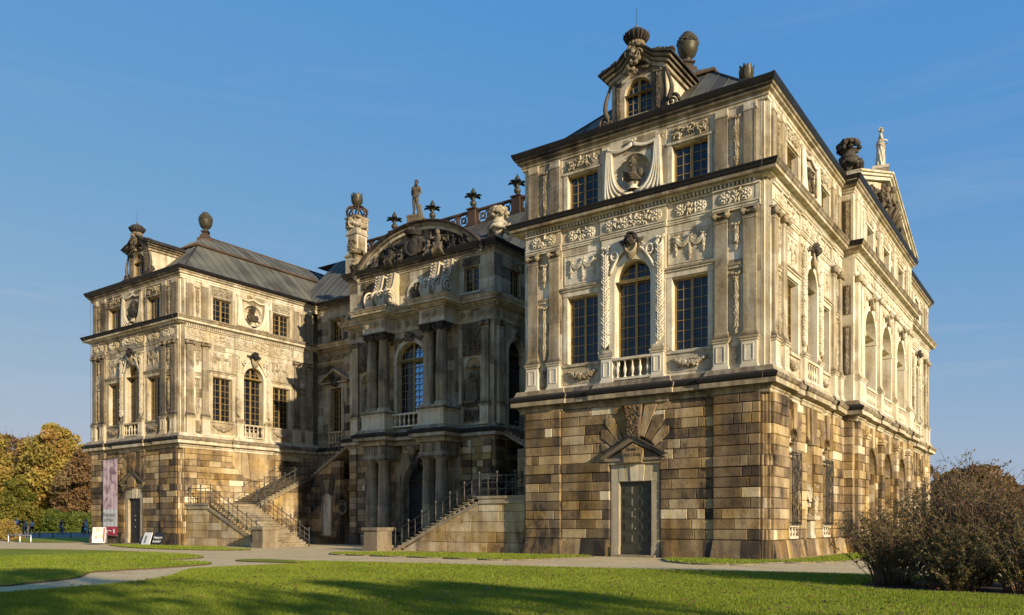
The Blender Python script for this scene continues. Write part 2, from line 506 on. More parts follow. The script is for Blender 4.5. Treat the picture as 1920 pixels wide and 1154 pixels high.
def tag(o, label=None, cat=None, group=None, kind=None):
    for k, v in (('label', label), ('category', cat), ('group', group), ('kind', kind)):
        if v:
            o[k] = v
    return o

def empty(name, loc=(0, 0, 0), rz=0, parent=None):
    o = bpy.data.objects.new(name, None)
    COL.objects.link(o)
    o.location = loc; o.rotation_euler = (0, 0, rz); o.parent = parent
    o.empty_display_size = .3
    return o

def copy_tree(o, parent=None):
    c = o.copy(); COL.objects.link(c); c.parent = parent
    for ch in list(o.children):
        copy_tree(ch, c)
    return c

def stepped(u0, u1, steps):
    """plan offsets of a line from u0 to u1 whose intervals (a,b,d) stand proud: list of (u,d)"""
    out = [(u0, 0)]
    for a, b, d in steps:
        if a <= u0 + 1e-6: out = [(u0, d)]
        else: out += [(a, 0), (a, d)]
        if b >= u1 - 1e-6: out.append((u1, d)); return out
        out += [(b, d), (b, 0)]
    out.append((u1, 0))
    return out
# ------------------------------------------------------------------ carved ornament
rng = random.Random(7)

def bow(mb, u, z, s, d, tone):
    for k in (-1, 1):
        mb.blob(u + k * s * .55, d + s * .2, z + s * .1, s * .5, s * .28, s * .3, tone, 1, k * .5)
        mb.blob(u + k * s * .4, d + s * .12, z - s * .45, s * .2, s * .18, s * .5, tone, 1, k * .35)
    mb.blob(u, d + s * .3, z, s * .28, s * .3, s * .28, tone)

def garland(mb, u, z0, z1, w, d, tone):
    """hanging husk garland"""
    bow(mb, u, z1 - w * .35, w * .8, d, tone)
    z = z1 - w * .9; k = 0
    while z > z0 + w * .3:
        q = w * rng.uniform(.5, .62) * (1 if z > z0 + w else .7)
        for sx, dz, tl in ((0, 0, rng.uniform(-.2, .2)), (-1, -.05, -.38), (1, -.05, .38), (-.5, -.3, -.2), (.5, -.3, .2)):
            mb.blob(u + sx * q * .48 + rng.uniform(-.06, .06) * q, d + q * (.42 - .2 * abs(sx)) + rng.uniform(0, .12) * q, z + dz * q, q * .24, q * .40, q * rng.uniform(.55, .75), tone + rng.uniform(-.12, .07), 1, tl + rng.uniform(-.15, .15))
        z -= w * .40; k += 1
    mb.blob(u, d + w * .1, z0 + w * .2, w * .16, w * .2, w * .34, tone)

def swag(mb, u0, u1, z, sag, r, d, tone, n=9):
    for i in range(n + 1):
        t = i / n
        q = r * (.65 + .6 * math.sin(math.pi * t))
        for k in range(2):
            mb.blob(u0 + (u1 - u0) * t + rng.uniform(-.3, .3) * q, d + q * .4, z - sag * math.sin(math.pi * t) + rng.uniform(-.4, .4) * q, q * .75, q * .8, q * .7, tone + rng.uniform(-.08, .06), 1, rng.uniform(-1, 1))

def triple_swag(mb, uc, zt, w, d, tone):
    for k in (-1, 0, 1):
        u = uc + k * w * .42
        bow(mb, u, zt, .2, d, tone)
        garland(mb, u, zt - 1.08 + (.15 if k else -.1), zt - .1, .24, d, tone)
    for k in (-1, 1):
        for q in range(3):
            a, b = uc + k * w * .42, uc
            mb.tube([(a + (b - a) * t / 8, d + .09, zt - .06 - q * .07 - (.26 + q * .03) * math.sin(math.pi * t / 8)) for t in range(9)], .035, 5, tone)

def scroll(mb, u, z, r, d, tone, hand=1, turns=1.6, th=.3, n=22):
    pts = []
    for i in range(n + 1):
        t = i / n
        a = hand * turns * 2 * math.pi * t
        q = r * (1 - .8 * t)
        pts.append((u + q * math.cos(a), d + .02 + r * .1 * t, z + q * math.sin(a)))
    mb.tube(pts, r * th * .6, 5, tone, r * th * .3)
    mb.blob(u, d + r * .15, z, r * .22, r * .3, r * .22, tone)

def rosette(mb, u, z, r, d, tone):
    for i in range(8):
        a = i * math.pi / 4
        mb.blob(u + r * .62 * math.cos(a), d + r * .12, z + r * .62 * math.sin(a), r * .36, r * .28, r * .26, tone, 1, a)
    mb.blob(u, d + r * .25, z, r * .28, r * .35, r * .28, tone + .04)
    mb.tube([(u + r * .98 * math.cos(i * math.pi / 8), d + .03, z + r * .98 * math.sin(i * math.pi / 8)) for i in range(17)], r * .13, 5, tone)

def foliage_relief(mb, u0, u1, z0, z1, d, tone, n, seed=0, amp=.09):
    rg = random.Random(seed)
    h = z1 - z0
    for i in range(n):
        u = rg.uniform(u0 + h * .08, u1 - h * .08); z = rg.uniform(z0 + h * .1, z1 - h * .1)
        q = rg.uniform(.5, 1.1) * h * .15
        mb.blob(u, d + amp * .3, z, q * 1.35, amp * rg.uniform(.6, 1.3), q * .55, tone + rg.uniform(-.12, .08), 1, rg.uniform(-1.5, 1.5))
    k = max(2, int((u1 - u0) / (h * .9)))
    for i in range(k):
        u = u0 + (i + .5) * (u1 - u0) / k
        scroll(mb, u, (z0 + z1) / 2 + rg.uniform(-.1, .1) * h, h * .32, d + .02, tone, 1 if i % 2 else -1)

def mask_head(mb, u, z, s, d, dark=.12, light=.75, wings=True):
    """projecting keystone head with curls and a draped kerchief below"""
    mb.blob(u, d + s * .55, z, s * .42, s * .5, s * .55, dark, 2)
    mb.blob(u, d + s * 1.02, z - s * .08, s * .08, s * .16, s * .14, dark + .05)
    mb.blob(u, d + s * .92, z + s * .22, s * .34, s * .16, s * .08, dark)
    mb.blob(u, d + s * .95, z - s * .28, s * .15, s * .1, s * .05, dark + .05)
    for k in (-1, 1):
        mb.blob(u + k * s * .16, d + s * .96, z + s * .12, s * .07, s * .06, s * .045, dark - .05)
        mb.blob(u + k * s * .3, d + s * .75, z - s * .12, s * .14, s * .2, s * .2, dark)
    for i in range(26):
        a = math.pi * (i % 13) / 12
        q = s * (.5 + .12 * (i // 13))
        mb.blob(u + q * math.cos(a), d + s * (.35 + .3 * rng.random()), z + s * .12 + q * 1.05 * math.sin(a), s * .16, s * .2, s * .15, dark + rng.uniform(-.04, .04))
    if wings:
        for k in (-1, 1):
            mb.blob(u + k * s * .85, d + s * .3, z - s * .1, s * .42, s * .26, s * .3, dark + (.1 if k > 0 else 0), 1, k * .5, .1)
            mb.blob(u + k * s * 1.2, d + s * .2, z + s * .05, s * .3, s * .18, s * .2, dark + .25, 1, k * .8, .1)
    for q in range(6):
        r = s * (.62 - .02 * q)
        z0 = z - s * (.35 + .13 * q)
        mb.tube([(u + r * math.cos(a), d + s * (.42 - .02 * q) + s * .12 * math.sin(a), z0 - s * .85 * math.sin(a)) for a in [math.pi * i / 10 for i in range(11)]], s * .09, 5, light - .1 - .05 * q)
    mb.poly([(u - s * .62, z - s * .3), (u + s * .62, z - s * .3), (u + s * .35, z - s * 1.4), (u, z - s * 1.75), (u - s * .35, z - s * 1.4)], d, d + s * .3, light - .2)

def bust_geo(mb, u, z, s, d, tone, ped=.8, turn=0):
    """laureate portrait bust on a turned foot; s = head height"""
    mb.lathe((u, d), [(s * .55, z), (s * .6, z + s * .08), (s * .42, z + s * .18), (s * .3, z + s * .35), (s * .42, z + s * .5), (s * .5, z + s * .58)], 14, ped)
    zb = z + s * .55
    mb.blob(u, d, zb + s * .62, s * .78, s * .42, s * .62, tone, 2)
    for k in (-1, 1):
        mb.blob(u + k * s * .62, d, zb + s * .78, s * .36, s * .36, s * .42, tone, 2)
    for q in range(7):
        mb.tube([(u - s * .8 + s * .1 * q + s * 1.1 * t, d + s * (.40 + .08 * math.sin(3 * t)), zb + s * (1.05 - .12 * q) - s * .55 * t + s * .3 * t * t) for t in [i / 8 for i in range(9)]], s * .06, 5, tone + (.05 if q % 2 else -.04))
    mb.lathe((u, d + s * .05), [(s * .3, zb + s * 1.05), (s * .22, zb + s * 1.3), (s * .22, zb + s * 1.5)], 10, tone, cap=False)
    zh = zb + s * 1.78
    mb.blob(u, d + s * .08, zh, s * .33, s * .4, s * .5, tone, 2)
    fx = math.sin(turn)
    mb.blob(u + fx * s * .3, d + s * .46, zh - s * .02, s * .08, s * .14, s * .13, tone)
    mb.blob(u + fx * s * .2, d + s * .38, zh - s * .38, s * .17, s * .14, s * .12, tone)
    mb.blob(u + fx * s * .22, d + s * .4, zh + s * .14, s * .28, s * .1, s * .06, tone)
    for i in range(22):
        a = rng.uniform(0, 6.28); e = rng.uniform(.1, 1.4)
        mb.blob(u + s * .36 * math.cos(a) * math.cos(e), d + s * .02 + s * .36 * math.sin(a) * math.cos(e) * .8, zh + s * .12 + s * .42 * math.sin(e), s * .13, s * .13, s * .1, tone + rng.uniform(-.05, .05))

def drapery(mb, uc, z0, z1, w, d, tone):
    """curtain drawn aside around a round niche: two hanging sides, swags above and a low fold below"""
    h = z1 - z0
    for k in (-1, 1):
        for q in range(11):
            t = q / 10
            P = [(1.56 - .30 * t, z1 - .22 - .08 * t), (1.60 - .46 * t, z1 - .95), (1.62 - .20 * t, z0 + .75 - .40 * t), (1.64 - 1.68 * t ** 1.6, z0 + .10)]
            pts = []
            for i in range(13):
                f = i / 12; g_ = 1 - f
                uu, zz = [g_ ** 3 * P[0][c] + 3 * g_ * g_ * f * P[1][c] + 3 * g_ * f * f * P[2][c] + f ** 3 * P[3][c] for c in (0, 1)]
                pts.append((uc + k * uu, d + .05 + .05 * (q % 2) + .03 * math.sin(f * 3), zz))
            mb.tube(pts, .055, 6, tone + (.05 if q % 2 else -.08), .095)
        bow(mb, uc + k * w * .46, z1 - .1, .22, d + .05, tone)
        for q in range(4):
            a, b = uc + k * w * .45, uc
            mb.tube([(a + (b - a) * t / 10, d + .1, z1 - .10 - q * .08 - (.24 - q * .015) * math.sin(math.pi * t / 10) + .04 * q) for t in range(11)], .06, 5, tone + rng.uniform(-.05, .05))
    bow(mb, uc, z1 - .02, .25, d + .06, tone)

def capital(mb, u0, u1, z, d, tone, h=.5):
    """ionic pilaster capital with volutes and a small swag"""
    uc, w = (u0 + u1) / 2, u1 - u0
    mb.box(u0 - .10, u1 + .10, z + h * .82, z + h, 0, d + .14, tone + .05)
    mb.box(u0 - .02, u1 + .02, z, z + h * .12, 0, d + .05, tone + .1)
    for k in (-1, 1):
        mb.lathe((0, 0), [(0, 0)], 3, tone) if False else None
        mb.blob(uc + k * (w * .5), d + .08, z + h * .52, h * .36, .13, h * .36, tone, 2)
        mb.blob(uc + k * (w * .5), d + .19, z + h * .52, h * .15, .06, h * .15, tone + .1)
    for i in range(6):
        mb.blob(uc + (i - 2.5) * w * .16, d + .10, z + h * (.62 - .18 * math.sin(math.pi * (i + .5) / 6)), w * .11, .09, h * .14, tone + .05)
    mb.box(u0, u1, z + h * .1, z + h * .85, 0, d, tone)

def pilaster(mb, u0, u1, z0, z1, d, tone, base=.36, cap=.5, panel=False):
    for i, (e, a, b) in enumerate(((.09, 0, .34), (.06, .34, .62), (.025, .62, 1))):
        mb.box(u0 - e, u1 + e, z0 + base * a, z0 + base * b, 0, d + e, tone - .22 + .12 * i)
    k = 3
    zs = [z0 + base + (z1 - cap - z0 - base) * i / k for i in range(k + 1)]
    for a, b in zip(zs, zs[1:]):
        mb.box(u0, u1, a, b, 0, d, tone + rng.uniform(-.05, .05))
    mb.box(u0 - .03, u1 + .03, z1 - cap - .07, z1 - cap, 0, d + .03, tone + .08)

def pedestal_geo(mb, u0, u1, z0, z1, d, tone):
    mb.box(u0, u1, z0 + .2, z1 - .2, 0, d, tone)
    mb.box(u0 - .06, u1 + .06, z0, z0 + .13, 0, d + .06, tone)
    mb.box(u0 - .03, u1 + .03, z0 + .13, z0 + .2, 0, d + .03, tone)
    mb.box(u0 - .05, u1 + .05, z1 - .2, z1 - .1, 0, d + .05, tone - .1)
    mb.box(u0 - .09, u1 + .09, z1 - .1, z1, 0, d + .09, tone - .25)
    w = u1 - u0
    if w > .3:
        a, b = u0 + w * .2, u1 - w * .2
        for q in ((a, b, z0 + .36, z0 + .40), (a, b, z1 - .40, z1 - .36), (a, a + .04, z0 + .4, z1 - .4), (b - .04, b, z0 + .4, z1 - .4)):
            mb.box(*q, d, d + .03, tone + .05)

BAL = [(.085, 0), (.085, .07), (.05, .09), (.04, .16), (.095, .38), (.10, .46), (.055, .62), (.045, .70), (.04, .80), (.05, .86), (.085, .89), (.085, .96)]

def balustrade(parent, u0, u1, z0, z1, d, n, tone=.85, loc=(0, 0, 0), rz=0, shift=.5):
    mb = MB()
    mb.box(u0, u1, z0, z0 + .12, d - .13, d + .13, tone)
    mb.box(u0, u1, z1 - .13, z1, d - .14, d + .14, tone - .05)
    b = mb.build("balustrade", 'dress', parent, loc, rz, shift)
    H = z1 - z0 - .25
    bb = MB(); bb.lathe((0, 0), [(r, z / .96 * H) for r, z in BAL], 10, tone)
    first = None
    for i in range(n):
        u = u0 + (u1 - u0) * (i + .5) / n
        if first is None:
            first = bb.build("baluster", 'dress', b, (u, -d, z0 + .12), 0, shift)
        else:
            c = first.copy(); COL.objects.link(c); c.parent = b; c.location = (u, -d, z0 + .12)
    return b

# ------------------------------------------------------------------ windows
def window(parent, u0, u1, z0, z1, d, cols=4, rows=7, arch=False, transom=None, mull=True, mat='frame', name="window", sky=False):
    mb = MB()
    uc, w = (u0 + u1) / 2, u1 - u0
    r = w / 2
    zs = z1 - r if arch else z1
    f, t, m = .09, .10, .032
    inner = lambda u: (math.sqrt(max(0, (r - .05) ** 2 - (u - uc) ** 2)) + zs) if arch else z1
    mb.box(u0, u0 + f, z0, zs, d - t, d, .5); mb.box(u1 - f, u1, z0, zs, d - t, d, .5)
    mb.box(u0, u1, z0, z0 + f, d - t + .002, d - .002, .5)
    if arch:
        mb.ring(uc, r - f, r, zs, d - t, d, .5)
    else:
        mb.box(u0, u1, z1 - f, z1, d - t + .002, d - .002, .5)
    if mull:
        mb.box(uc - .075, uc + .075, z0, inner(uc), d - t, d + .02, .5)
    if transom:
        mb.box(u0, u1, transom - .07, transom + .07, d - t, d + .03, .5)
    hw = w / 2
    per = cols // 2 if mull else cols
    for i in range(1, cols):
        if mull and i * 2 == cols: continue
        u = u0 + w * i / cols
        mb.box(u - m / 2, u + m / 2, z0, inner(u) - .02, d - .07, d - .012, .5)
    zt = zs if not arch else z1
    k = rows
    for i in range(1, k):
        z = z0 + (zt - z0) * i / k
        if transom and abs(z - transom) < .15: continue
        e = w / 2 if z <= zs else math.sqrt(max(.01, r * r - (z - zs) ** 2))
        mb.box(uc - e + .02, uc + e - .02, z - m / 2, z + m / 2, d - .07, d - .016, .5)
    o = mb.build(name, mat, parent)
    g = MB(); g2 = MB()
    def cell(a, b, c, e, top=None):
        bright = sky and (a + b) / 2 > uc
        g = g2 if bright else g1
        cu, cz, ta, tb = (a + b) / 2, (c + e) / 2, rng.gauss(0, .012), rng.gauss(-.17 if bright else 0, .012)
        P = lambda u_, z_: (u_, -(d - .05 + (u_ - cu) * ta + (z_ - cz) * tb), z_)
        g.raw([P(a, c), P(b, c)] + ([P(b, e), P(a, e)] if top is None else [P(q, z_) for q, z_ in top]), [tuple(range(4 if top is None else 2 + len(top)))])
    g1 = g
    for i in range(cols):
        a, b = u0 + w * i / cols, u0 + w * (i + 1) / cols
        for j in range(rows):
            cell(a, b, z0 + (zs - z0) * j / rows, z0 + (zs - z0) * (j + 1) / rows)
        if arch:
            hh = lambda q: zs + math.sqrt(max(0, r * r - (q - uc) ** 2))
            zm = zs + r * .48
            top = [(b + (a - b) * k / 5, hh(b + (a - b) * k / 5)) for k in range(6)]
            if min(hh(a), hh(b)) > zm + .05:
                cell(a, b, zs, zm); cell(a, b, zm, zm, top)
            else:
                cell(a, b, zs, zs, top)
    g.build("pane", 'glass', o)
    if g2.v: g2.build("pane", 'sky_mirror', o)
    return o

# ------------------------------------------------------------------ one standard wing bay, 14.05 wide, floors two and three
W = 14.05
UC = 7.03
WL, WR = (2.98, 4.90), (9.20, 11.12)
PIL = [(.45, 1.08), (1.88, 2.50), (11.55, 12.17), (12.97, 13.60)]
ZB, ZP, ZC, ZE, ZT = 9.22, 10.75, 17.0, 18.9, 22.9
AR = 1.045
AZ = 15.62 - AR

def bay_upper(root):
    """returns the parts of one bay, built at the origin"""
    P = []
    def add(o): P.append(o); return o
    w = MB()
    NR = .99
    ops = [(*WL, 10.55, 14.25), (*WR, 10.55, 14.25), (UC - AR, UC + AR, 9.3, AZ, 1), (UC - AR, UC + AR, AZ, 15.62, 1),
           (*WL, 19.08, 21.0), (*WR, 19.08, 21.0), (UC - NR, UC + NR, 20.2 - NR, 20.2 + NR, 1)]
    w.wall(.13, W - .13, 8.9, 22.9, -.5, 0, ops, .80, .07, .8, sides=False, seed=3)
    w.box(.0, .13, 8.9, 22.4, -.5, -.13, .80); w.box(W - .13, W, 8.9, 22.4, -.5, -.13, .80)
    w.spandrel(UC, AR, AZ, 15.62, -.5, 0, .82)
    # round niche: spandrels of the square opening and a bowl
    n = 24
    C = [(UC + NR * math.cos(2 * math.pi * i / n), 20.2 + NR * math.sin(2 * math.pi * i / n)) for i in range(n)]
    Sq = [(UC + NR * max(-1, min(1, 1.42 * math.cos(2 * math.pi * i / n))), 20.2 + NR * max(-1, min(1, 1.42 * math.sin(2 * math.pi * i / n)))) for i in range(n)]
    for i in range(n):
        j = (i + 1) % n
        w.quad((*C[i][:1], 0, C[i][1]), (C[j][0], 0, C[j][1]), (Sq[j][0], 0, Sq[j][1]), (Sq[i][0], 0, Sq[i][1]), .82)
    rings = [(math.cos(a), math.sin(a)) for a in [k * math.pi / 2 / 5 for k in range(6)]]
    for (r0, h0), (r1, h1) in zip(rings, rings[1:]):
        for i in range(n):
            j = (i + 1) % n
            q = lambda k, r, h: (UC + (C[k][0] - UC) * r, -.75 * h, 20.2 + (C[k][1] - 20.2) * r)
            w.quad(q(i, r0, h0), q(j, r0, h0), q(j, r1, h1), q(i, r1, h1), .93)
    add(w.build("wall", 'stone', root))
    # projecting centre field with the arched surround
    c = MB()
    u0, u1 = 5.17, 8.89
    c.wall(u0, u1, 9.25, 16.95, 0, .12, [(UC - AR, UC + AR, 9.25, AZ, 1), (UC - AR, UC + AR, AZ, 15.7, 1)], .84, .04, .9)
    c.spandrel(UC, AR, AZ, 15.7, 0, .12, .85)
    c.ring(UC, AR, AR + .33, AZ, .12, .19, .90)
    for k in (-1, 1):
        a, b = sorted((UC + k * AR, UC + k * (AR + .33)))
        c.box(a, b, 10.6, AZ, .121, .19, .90)
        a, b = sorted((UC + k * 1.30, UC + k * 1.36))
    c.wall(u0, u1, 18.95, 22.0, 0, .06, [(UC - NR, UC + NR, 20.2 - NR, 20.2 + NR, 1)], .82, .04, .9)
    for i in range(n):
        j = (i + 1) % n
        c.quad((C[i][0], .06, C[i][1]), (C[j][0], .06, C[j][1]), (Sq[j][0], .06, Sq[j][1]), (Sq[i][0], .06, Sq[i][1]), .85)
    add(c.build("centre_surround", 'dress', root))
    # corner strips (quoins) behind the pilaster pairs
    for a, b in ((.27, 2.62), (11.42, W - .27)):
        q = MB()
        q.wall(a, b, 9.25, 16.9, 0, .07, (), .74, .08, .8, seed=int(a * 9) + 1)
        q.wall(a, b, 18.95, 21.95, 0, .05, (), .72, .08, .8, seed=int(a * 9) + 2)
        add(q.build("corner_strip", 'stone', root))
    # windows
    for a, b in (WL, WR):
        add(window(root, a, b, 10.55, 14.25, -.30, 4, 7))
        add(window(root, a, b, 19.08, 21.0, -.26, 4, 4))
    add(window(root, UC - AR, UC + AR, 10.5, 15.62, -.32, 4, 9, True, AZ + .12))
    # frames, lintels and sills of the flat windows
    for a, b in (WL, WR):
        s = MB()
        for x0, x1 in ((a - .26, a), (b, b + .26)):
            s.box(x0, x1, 10.6, 14.3, 0, .06, .80)
        s.box(a - .3, b + .3, 14.3, 14.58, 0, .09, .80); s.box(a - .36, b + .36, 14.58, 14.68, 0, .16, .76); s.box(a - .42, b + .42, 14.68, 14.78, 0, .22, .55)
        s.box(a - .3, b + .3, 10.40, 10.55, 0, .10, .74)
        for q in ((a - .22, b + .22, 14.95, 15.0), (a - .22, b + .22, 16.55, 16.6), (a - .22, a - .17, 15.0, 16.55), (b + .17, b + .22, 15.0, 16.55)):
            s.box(*q, 0, .03, .78)
        add(s.build("window_surround", 'stone', root)); s = MB()
        for x0, x1 in ((a - .24, a), (b, b + .24)):
            s.box(x0, x1, 19.0, 21.05, 0, .06, .74)
        s.box(a - .28, b + .28, 21.05, 21.17, 0, .10, .72)
        s.box(a - .28, b + .28, 18.96, 19.08, 0, .10, .62)
        add(s.build("window_surround", 'stone', root))
        g = MB(); triple_swag(g, (a + b) / 2, 16.28, 1.75, .0, .80)
        add(g.build("swag_relief", 'carve', root))
        g = MB(); g.box(a - .05, b + .05, 21.22, 21.90, 0, .05, .62); foliage_relief(g, a, b, 21.22, 21.90, .05, .74, 46, int(a * 7), .11)
        add(g.build("foliage_panel", 'carve', root))
        g = MB(); g.box(a - .28, b + .28, 9.45, 10.36, 0, .03, .70)
        swag(g, a + .1, b - .1, 10.08, .25, .17, .05, .62, 12); foliage_relief(g, a + .3, b - .3, 9.62, 10.15, .04, .60, 24, int(a * 5), .12)
        add(g.build("swag_panel", 'carve', root))
    # pilasters: pedestal, shaft and capital; attic pilaster above
    for i, (a, b) in enumerate(PIL):
        t = .56
        p = MB(); pilaster(p, a, b, ZP, ZC, .22, t)
        o = add(p.build("pilaster", 'stone', root))
        k = MB(); capital(k, a, b, ZC - .5, .22, .5)
        k.build("capital", 'carve', o)
        k = MB(); pedestal_geo(k, a - .06, b + .06, ZB, ZP, .30, .84)
        k.build("pedestal", 'dress', o)
        p = MB()
        p.box(a, b, 18.95, 21.62, 0, .16, .52); p.box(a - .03, b + .03, 21.62, 21.70, 0, .19, .66); p.box(a, b, 21.70, 22.02, 0, .17, .78)
        add(p.build("attic_pilaster", 'stone', root))
    for k in (-1, 1):
        a, b = sorted((UC + k * 1.14, UC + k * 1.80))
        p = MB(); pedestal_geo(p, a, b, ZB, ZP, .30, .90)
        p.box(a, b, ZP, ZP + .12, .12, .26, .6); p.box(a + .03, b - .03, ZP + .12, ZP + .26, .12, .23, .75)
        add(p.build("pedestal", 'dress', root))
    add(balustrade(root, UC - 1.1, UC + 1.1, 9.34, 10.52, .16, 5))
    # hanging garlands
    for u in (1.48, 12.57):
        g = MB(); garland(g, u, 10.95, 14.0, .36, .07, .66); add(g.build("garland", 'carve', root))
        g = MB(); garland(g, u, 15.05, 16.4, .36, .07, .66); add(g.build("garland", 'carve', root))
        g = MB(); garland(g, u, 19.05, 21.6, .36, .05, .58); add(g.build("garland", 'carve', root))
        g = MB(); g.box(u - .36, u + .36, 14.15, 14.3, 0, .14, .7); g.box(u - .4, u + .4, 14.3, 14.42, 0, .18, .55)
        g.box(u - .26, u + .26, 9.5, 10.4, .07, .10, .6); garland(g, u, 9.55, 10.4, .2, .10, .62)
        add(g.build("string_moulding", 'stone', root))
    for k in (-1, 1):
        g = MB()
        u = UC + k * 1.58
        z = 16.1; q = 0
        while z > 11.2:
            for sx in (-1, 1):
                g.blob(u + sx * .12 + rng.uniform(-.02, .02), .22 + rng.uniform(0, .05), z + rng.uniform(-.03, .03), .065, .13, .21, .93 + rng.uniform(-.10, .04), 1, -sx * rng.uniform(.55, .85))
                g.blob(u + sx * .05, .29, z - .08, .05, .10, .15, .93 + rng.uniform(-.1, .03), 1, -sx * .4)
            z -= .165; q += 1
        bow(g, u, 16.45, .3, .14, .93)
        for j in range(3):
            a, b = u - k * .05, UC + k * .5
            g.tube([(a + (b - a) * t / 10, .22, 16.45 - .07 * j - (.34 + .03 * j) * math.sin(math.pi * t / 10)) for t in range(11)], .05, 5, .88)
        g.tube([(UC + k * (.45 + .85 * t), .26, 16.15 - 1.15 * t ** 1.4) for t in [i / 10 for i in range(11)]], .075, 6, .93)
        g.tube([(UC + k * 1.02 + .2 * math.cos(i * math.pi / 8), .26, 15.95 + .24 * math.sin(i * math.pi / 8)) for i in range(17)], .06, 5, .93)
        add(g.build("leaf_festoon", 'carve', root))
    g = MB(); mask_head(g, UC, 16.55, .52, .16); add(g.build("keystone_mask", 'carve', root))
    # round niche with bust and drapery
    g = MB(); drapery(g, UC, 18.98, 21.85, 3.5, .06, .88); add(g.build("drapery_relief", 'carve', root))
    g = MB(); bust_geo(g, UC, 19.28, .63, .02, .27, .85, -.5); add(g.build("niche_bust", 'carve', root))
    # entablature: architrave, frieze relief, dentils
    e = MB()
    for a, b, d in ((.27, 2.62, .16), (2.62, 5.1, .02), (5.1, 8.96, .14), (8.96, 11.42, .02), (11.42, W - .27, .16)):
        e.box(a, b, 16.98, 17.08, 0, d + .03, .80); e.box(a, b, 17.08, 17.20, 0, d + .06, .84); e.box(a, b, 17.20, 17.26, 0, d + .11, .80)
        e.box(a, b, 17.26, 18.02, 0, d, .76)
        e.box(a, b, 18.02, 18.10, 0, d + .10, .84)
    x = .35
    while x < W - .4:
        dd = .16 if (x < 2.5 or x > 11.42) else (.14 if 5.1 < x < 8.9 else .10)
        e.box(x, x + .11, 18.12, 18.28, 0, dd + .16, .82); x += .205
    add(e.build("entablature", 'stone', root))
    segs = ((.45, 2.5, .16), (2.75, 5.0, .03), (5.2, 8.86, .14), (9.1, 11.3, .03), (11.5, 13.6, .16))
    for i, (a, b, d) in enumerate(segs):
        f = MB()
        k = max(2, round((b - a) / 1.0))
        for j in range(k):
            u = a + (j + .5) * (b - a) / k
            rosette(f, u, 17.64, .28, d, .88)
            if j < k - 1:
                um = a + (j + 1) * (b - a) / k
                for q in range(14):
                    f.blob(um + rng.uniform(-.30, .30), d + .05, 17.64 + rng.uniform(-.30, .30), .045, .09, .14, .86 + rng.uniform(-.12, .05), 1, rng.uniform(-1.3, 1.3))
        add(f.build("frieze_relief", 'carve', root))
    return P
# ------------------------------------------------------------------ the palace
palace = empty("palace")
tag(palace, "baroque sandstone palace with rusticated ground floor, two projecting wings and copper roofs", "palace")

def place(objs, loc, rz, shift):
    for o in objs:
        o.location = Vector(loc) + Matrix.Rotation(rz, 3, 'Z') @ o.location
        o.rotation_euler = (0, 0, rz)
        o.color = (shift, .5, .5, 1)
        for c in o.children:
            c.color = (shift, .5, .5, 1)

def clone(objs, loc, rz, shift):
    out = []
    for o in objs:
        c = o.copy(); COL.objects.link(c); c.parent = palace
        for ch in o.children:
            d = ch.copy(); COL.objects.link(d); d.parent = c
        out.append(c)
    place(out, loc, rz, shift)
    return out

Q = math.pi / 2
XL, XR = -48.2, -14.05            # inner faces of the left and right wing
bay = bay_upper(palace)
FAC = dict(R=((-W, 0, 0), 0, .49), S1=((0, 0, 0), Q, .56), S3=((0, 33.15, 0), Q, .56), L=((XL - W, 0, 0), 0, .35), LI=((XL, 0, 0), Q, .44))
for k in ('S1', 'S3', 'L', 'LI'):
    clone(bay, *FAC[k])
place(bay, *FAC['R'])

# solid inner bodies behind the wall skins
def core(x0, x1, y0, y1, z0, z1, name="inner_wall"):
    m = MB(); m.box(x0, x1, z0, z1, -y0, -y1, .62)
    m.build(name, 'stone', palace)
core(-W + .02, -.95, .95, 46.3, 0, 22.8)
core(XL - W + .02, XL - .95, .95, 46.3, 0, 22.8)
core(-47.3, -14.95, 15.3, 32, 0, 22.8)
core(-38.0, -24.2, 10.75, 15.4, 0, 22.8)
core(-2.0, -.2, 14.95, 32.3, 0, 22.8)

# swept cornices
def plan(segs):
    """segs: list of (origin, direction, [(u,d)...]); returns plan path with steps"""
    pts = []
    for (ox, oy), (dx, dy), us in segs:
        nx, ny = dy, -dx
        for u, d in us:
            pts.append((ox + dx * u + nx * d, oy + dy * u + ny * d))
    return pts

def corner_merge(path_segs):
    """join facade polylines: where two facades meet at a right angle the end points are replaced by their offset corner"""
    out = []
    for i, (o, t, us) in enumerate(path_segs):
        n = (t[1], -t[0])
        P = [(o[0] + t[0] * u + n[0] * d, o[1] + t[1] * u + n[1] * d) for u, d in us]
        out.append([P, us[0][1], us[-1][1], t, n])
    pts = []
    for i, (P, d0, d1, t, n) in enumerate(out):
        if i > 0:
            pt, pn, pd = out[i - 1][3], out[i - 1][4], out[i - 1][2]
            if abs(pt[0] * t[0] + pt[1] * t[1]) < .1:
                c = (P[0][0] + pn[0] * pd, P[0][1] + pn[1] * pd)
                pts[-1] = c
                P = [c] + P[1:]
                P = P[1:]
        pts += P
    # drop duplicates
    r = [pts[0]]
    for p in pts[1:]:
        if math.hypot(p[0] - r[-1][0], p[1] - r[-1][1]) > 1e-4: r.append(p)
    return r

BAYSTEP = stepped(0, W, [(0, 2.62, .12), (5.1, 8.96, .12), (11.42, W, .12)])
def rpath(st):
    return corner_merge([((-W, 46), (0, -1), [(0, 0), (46, 0)]),
                         ((-W, 0), (1, 0), st),
                         ((0, 0), (0, 1), st),
                         ((0, W), (0, 1), [(0, 0), (.02, 0)])])
FLAT = [(0, 0), (W, 0)]

def band_tone(dark_front):
    return lambda n, q: (dark_front if n.y < -.5 else dark_front + .33) + rng.uniform(-.07, .07)

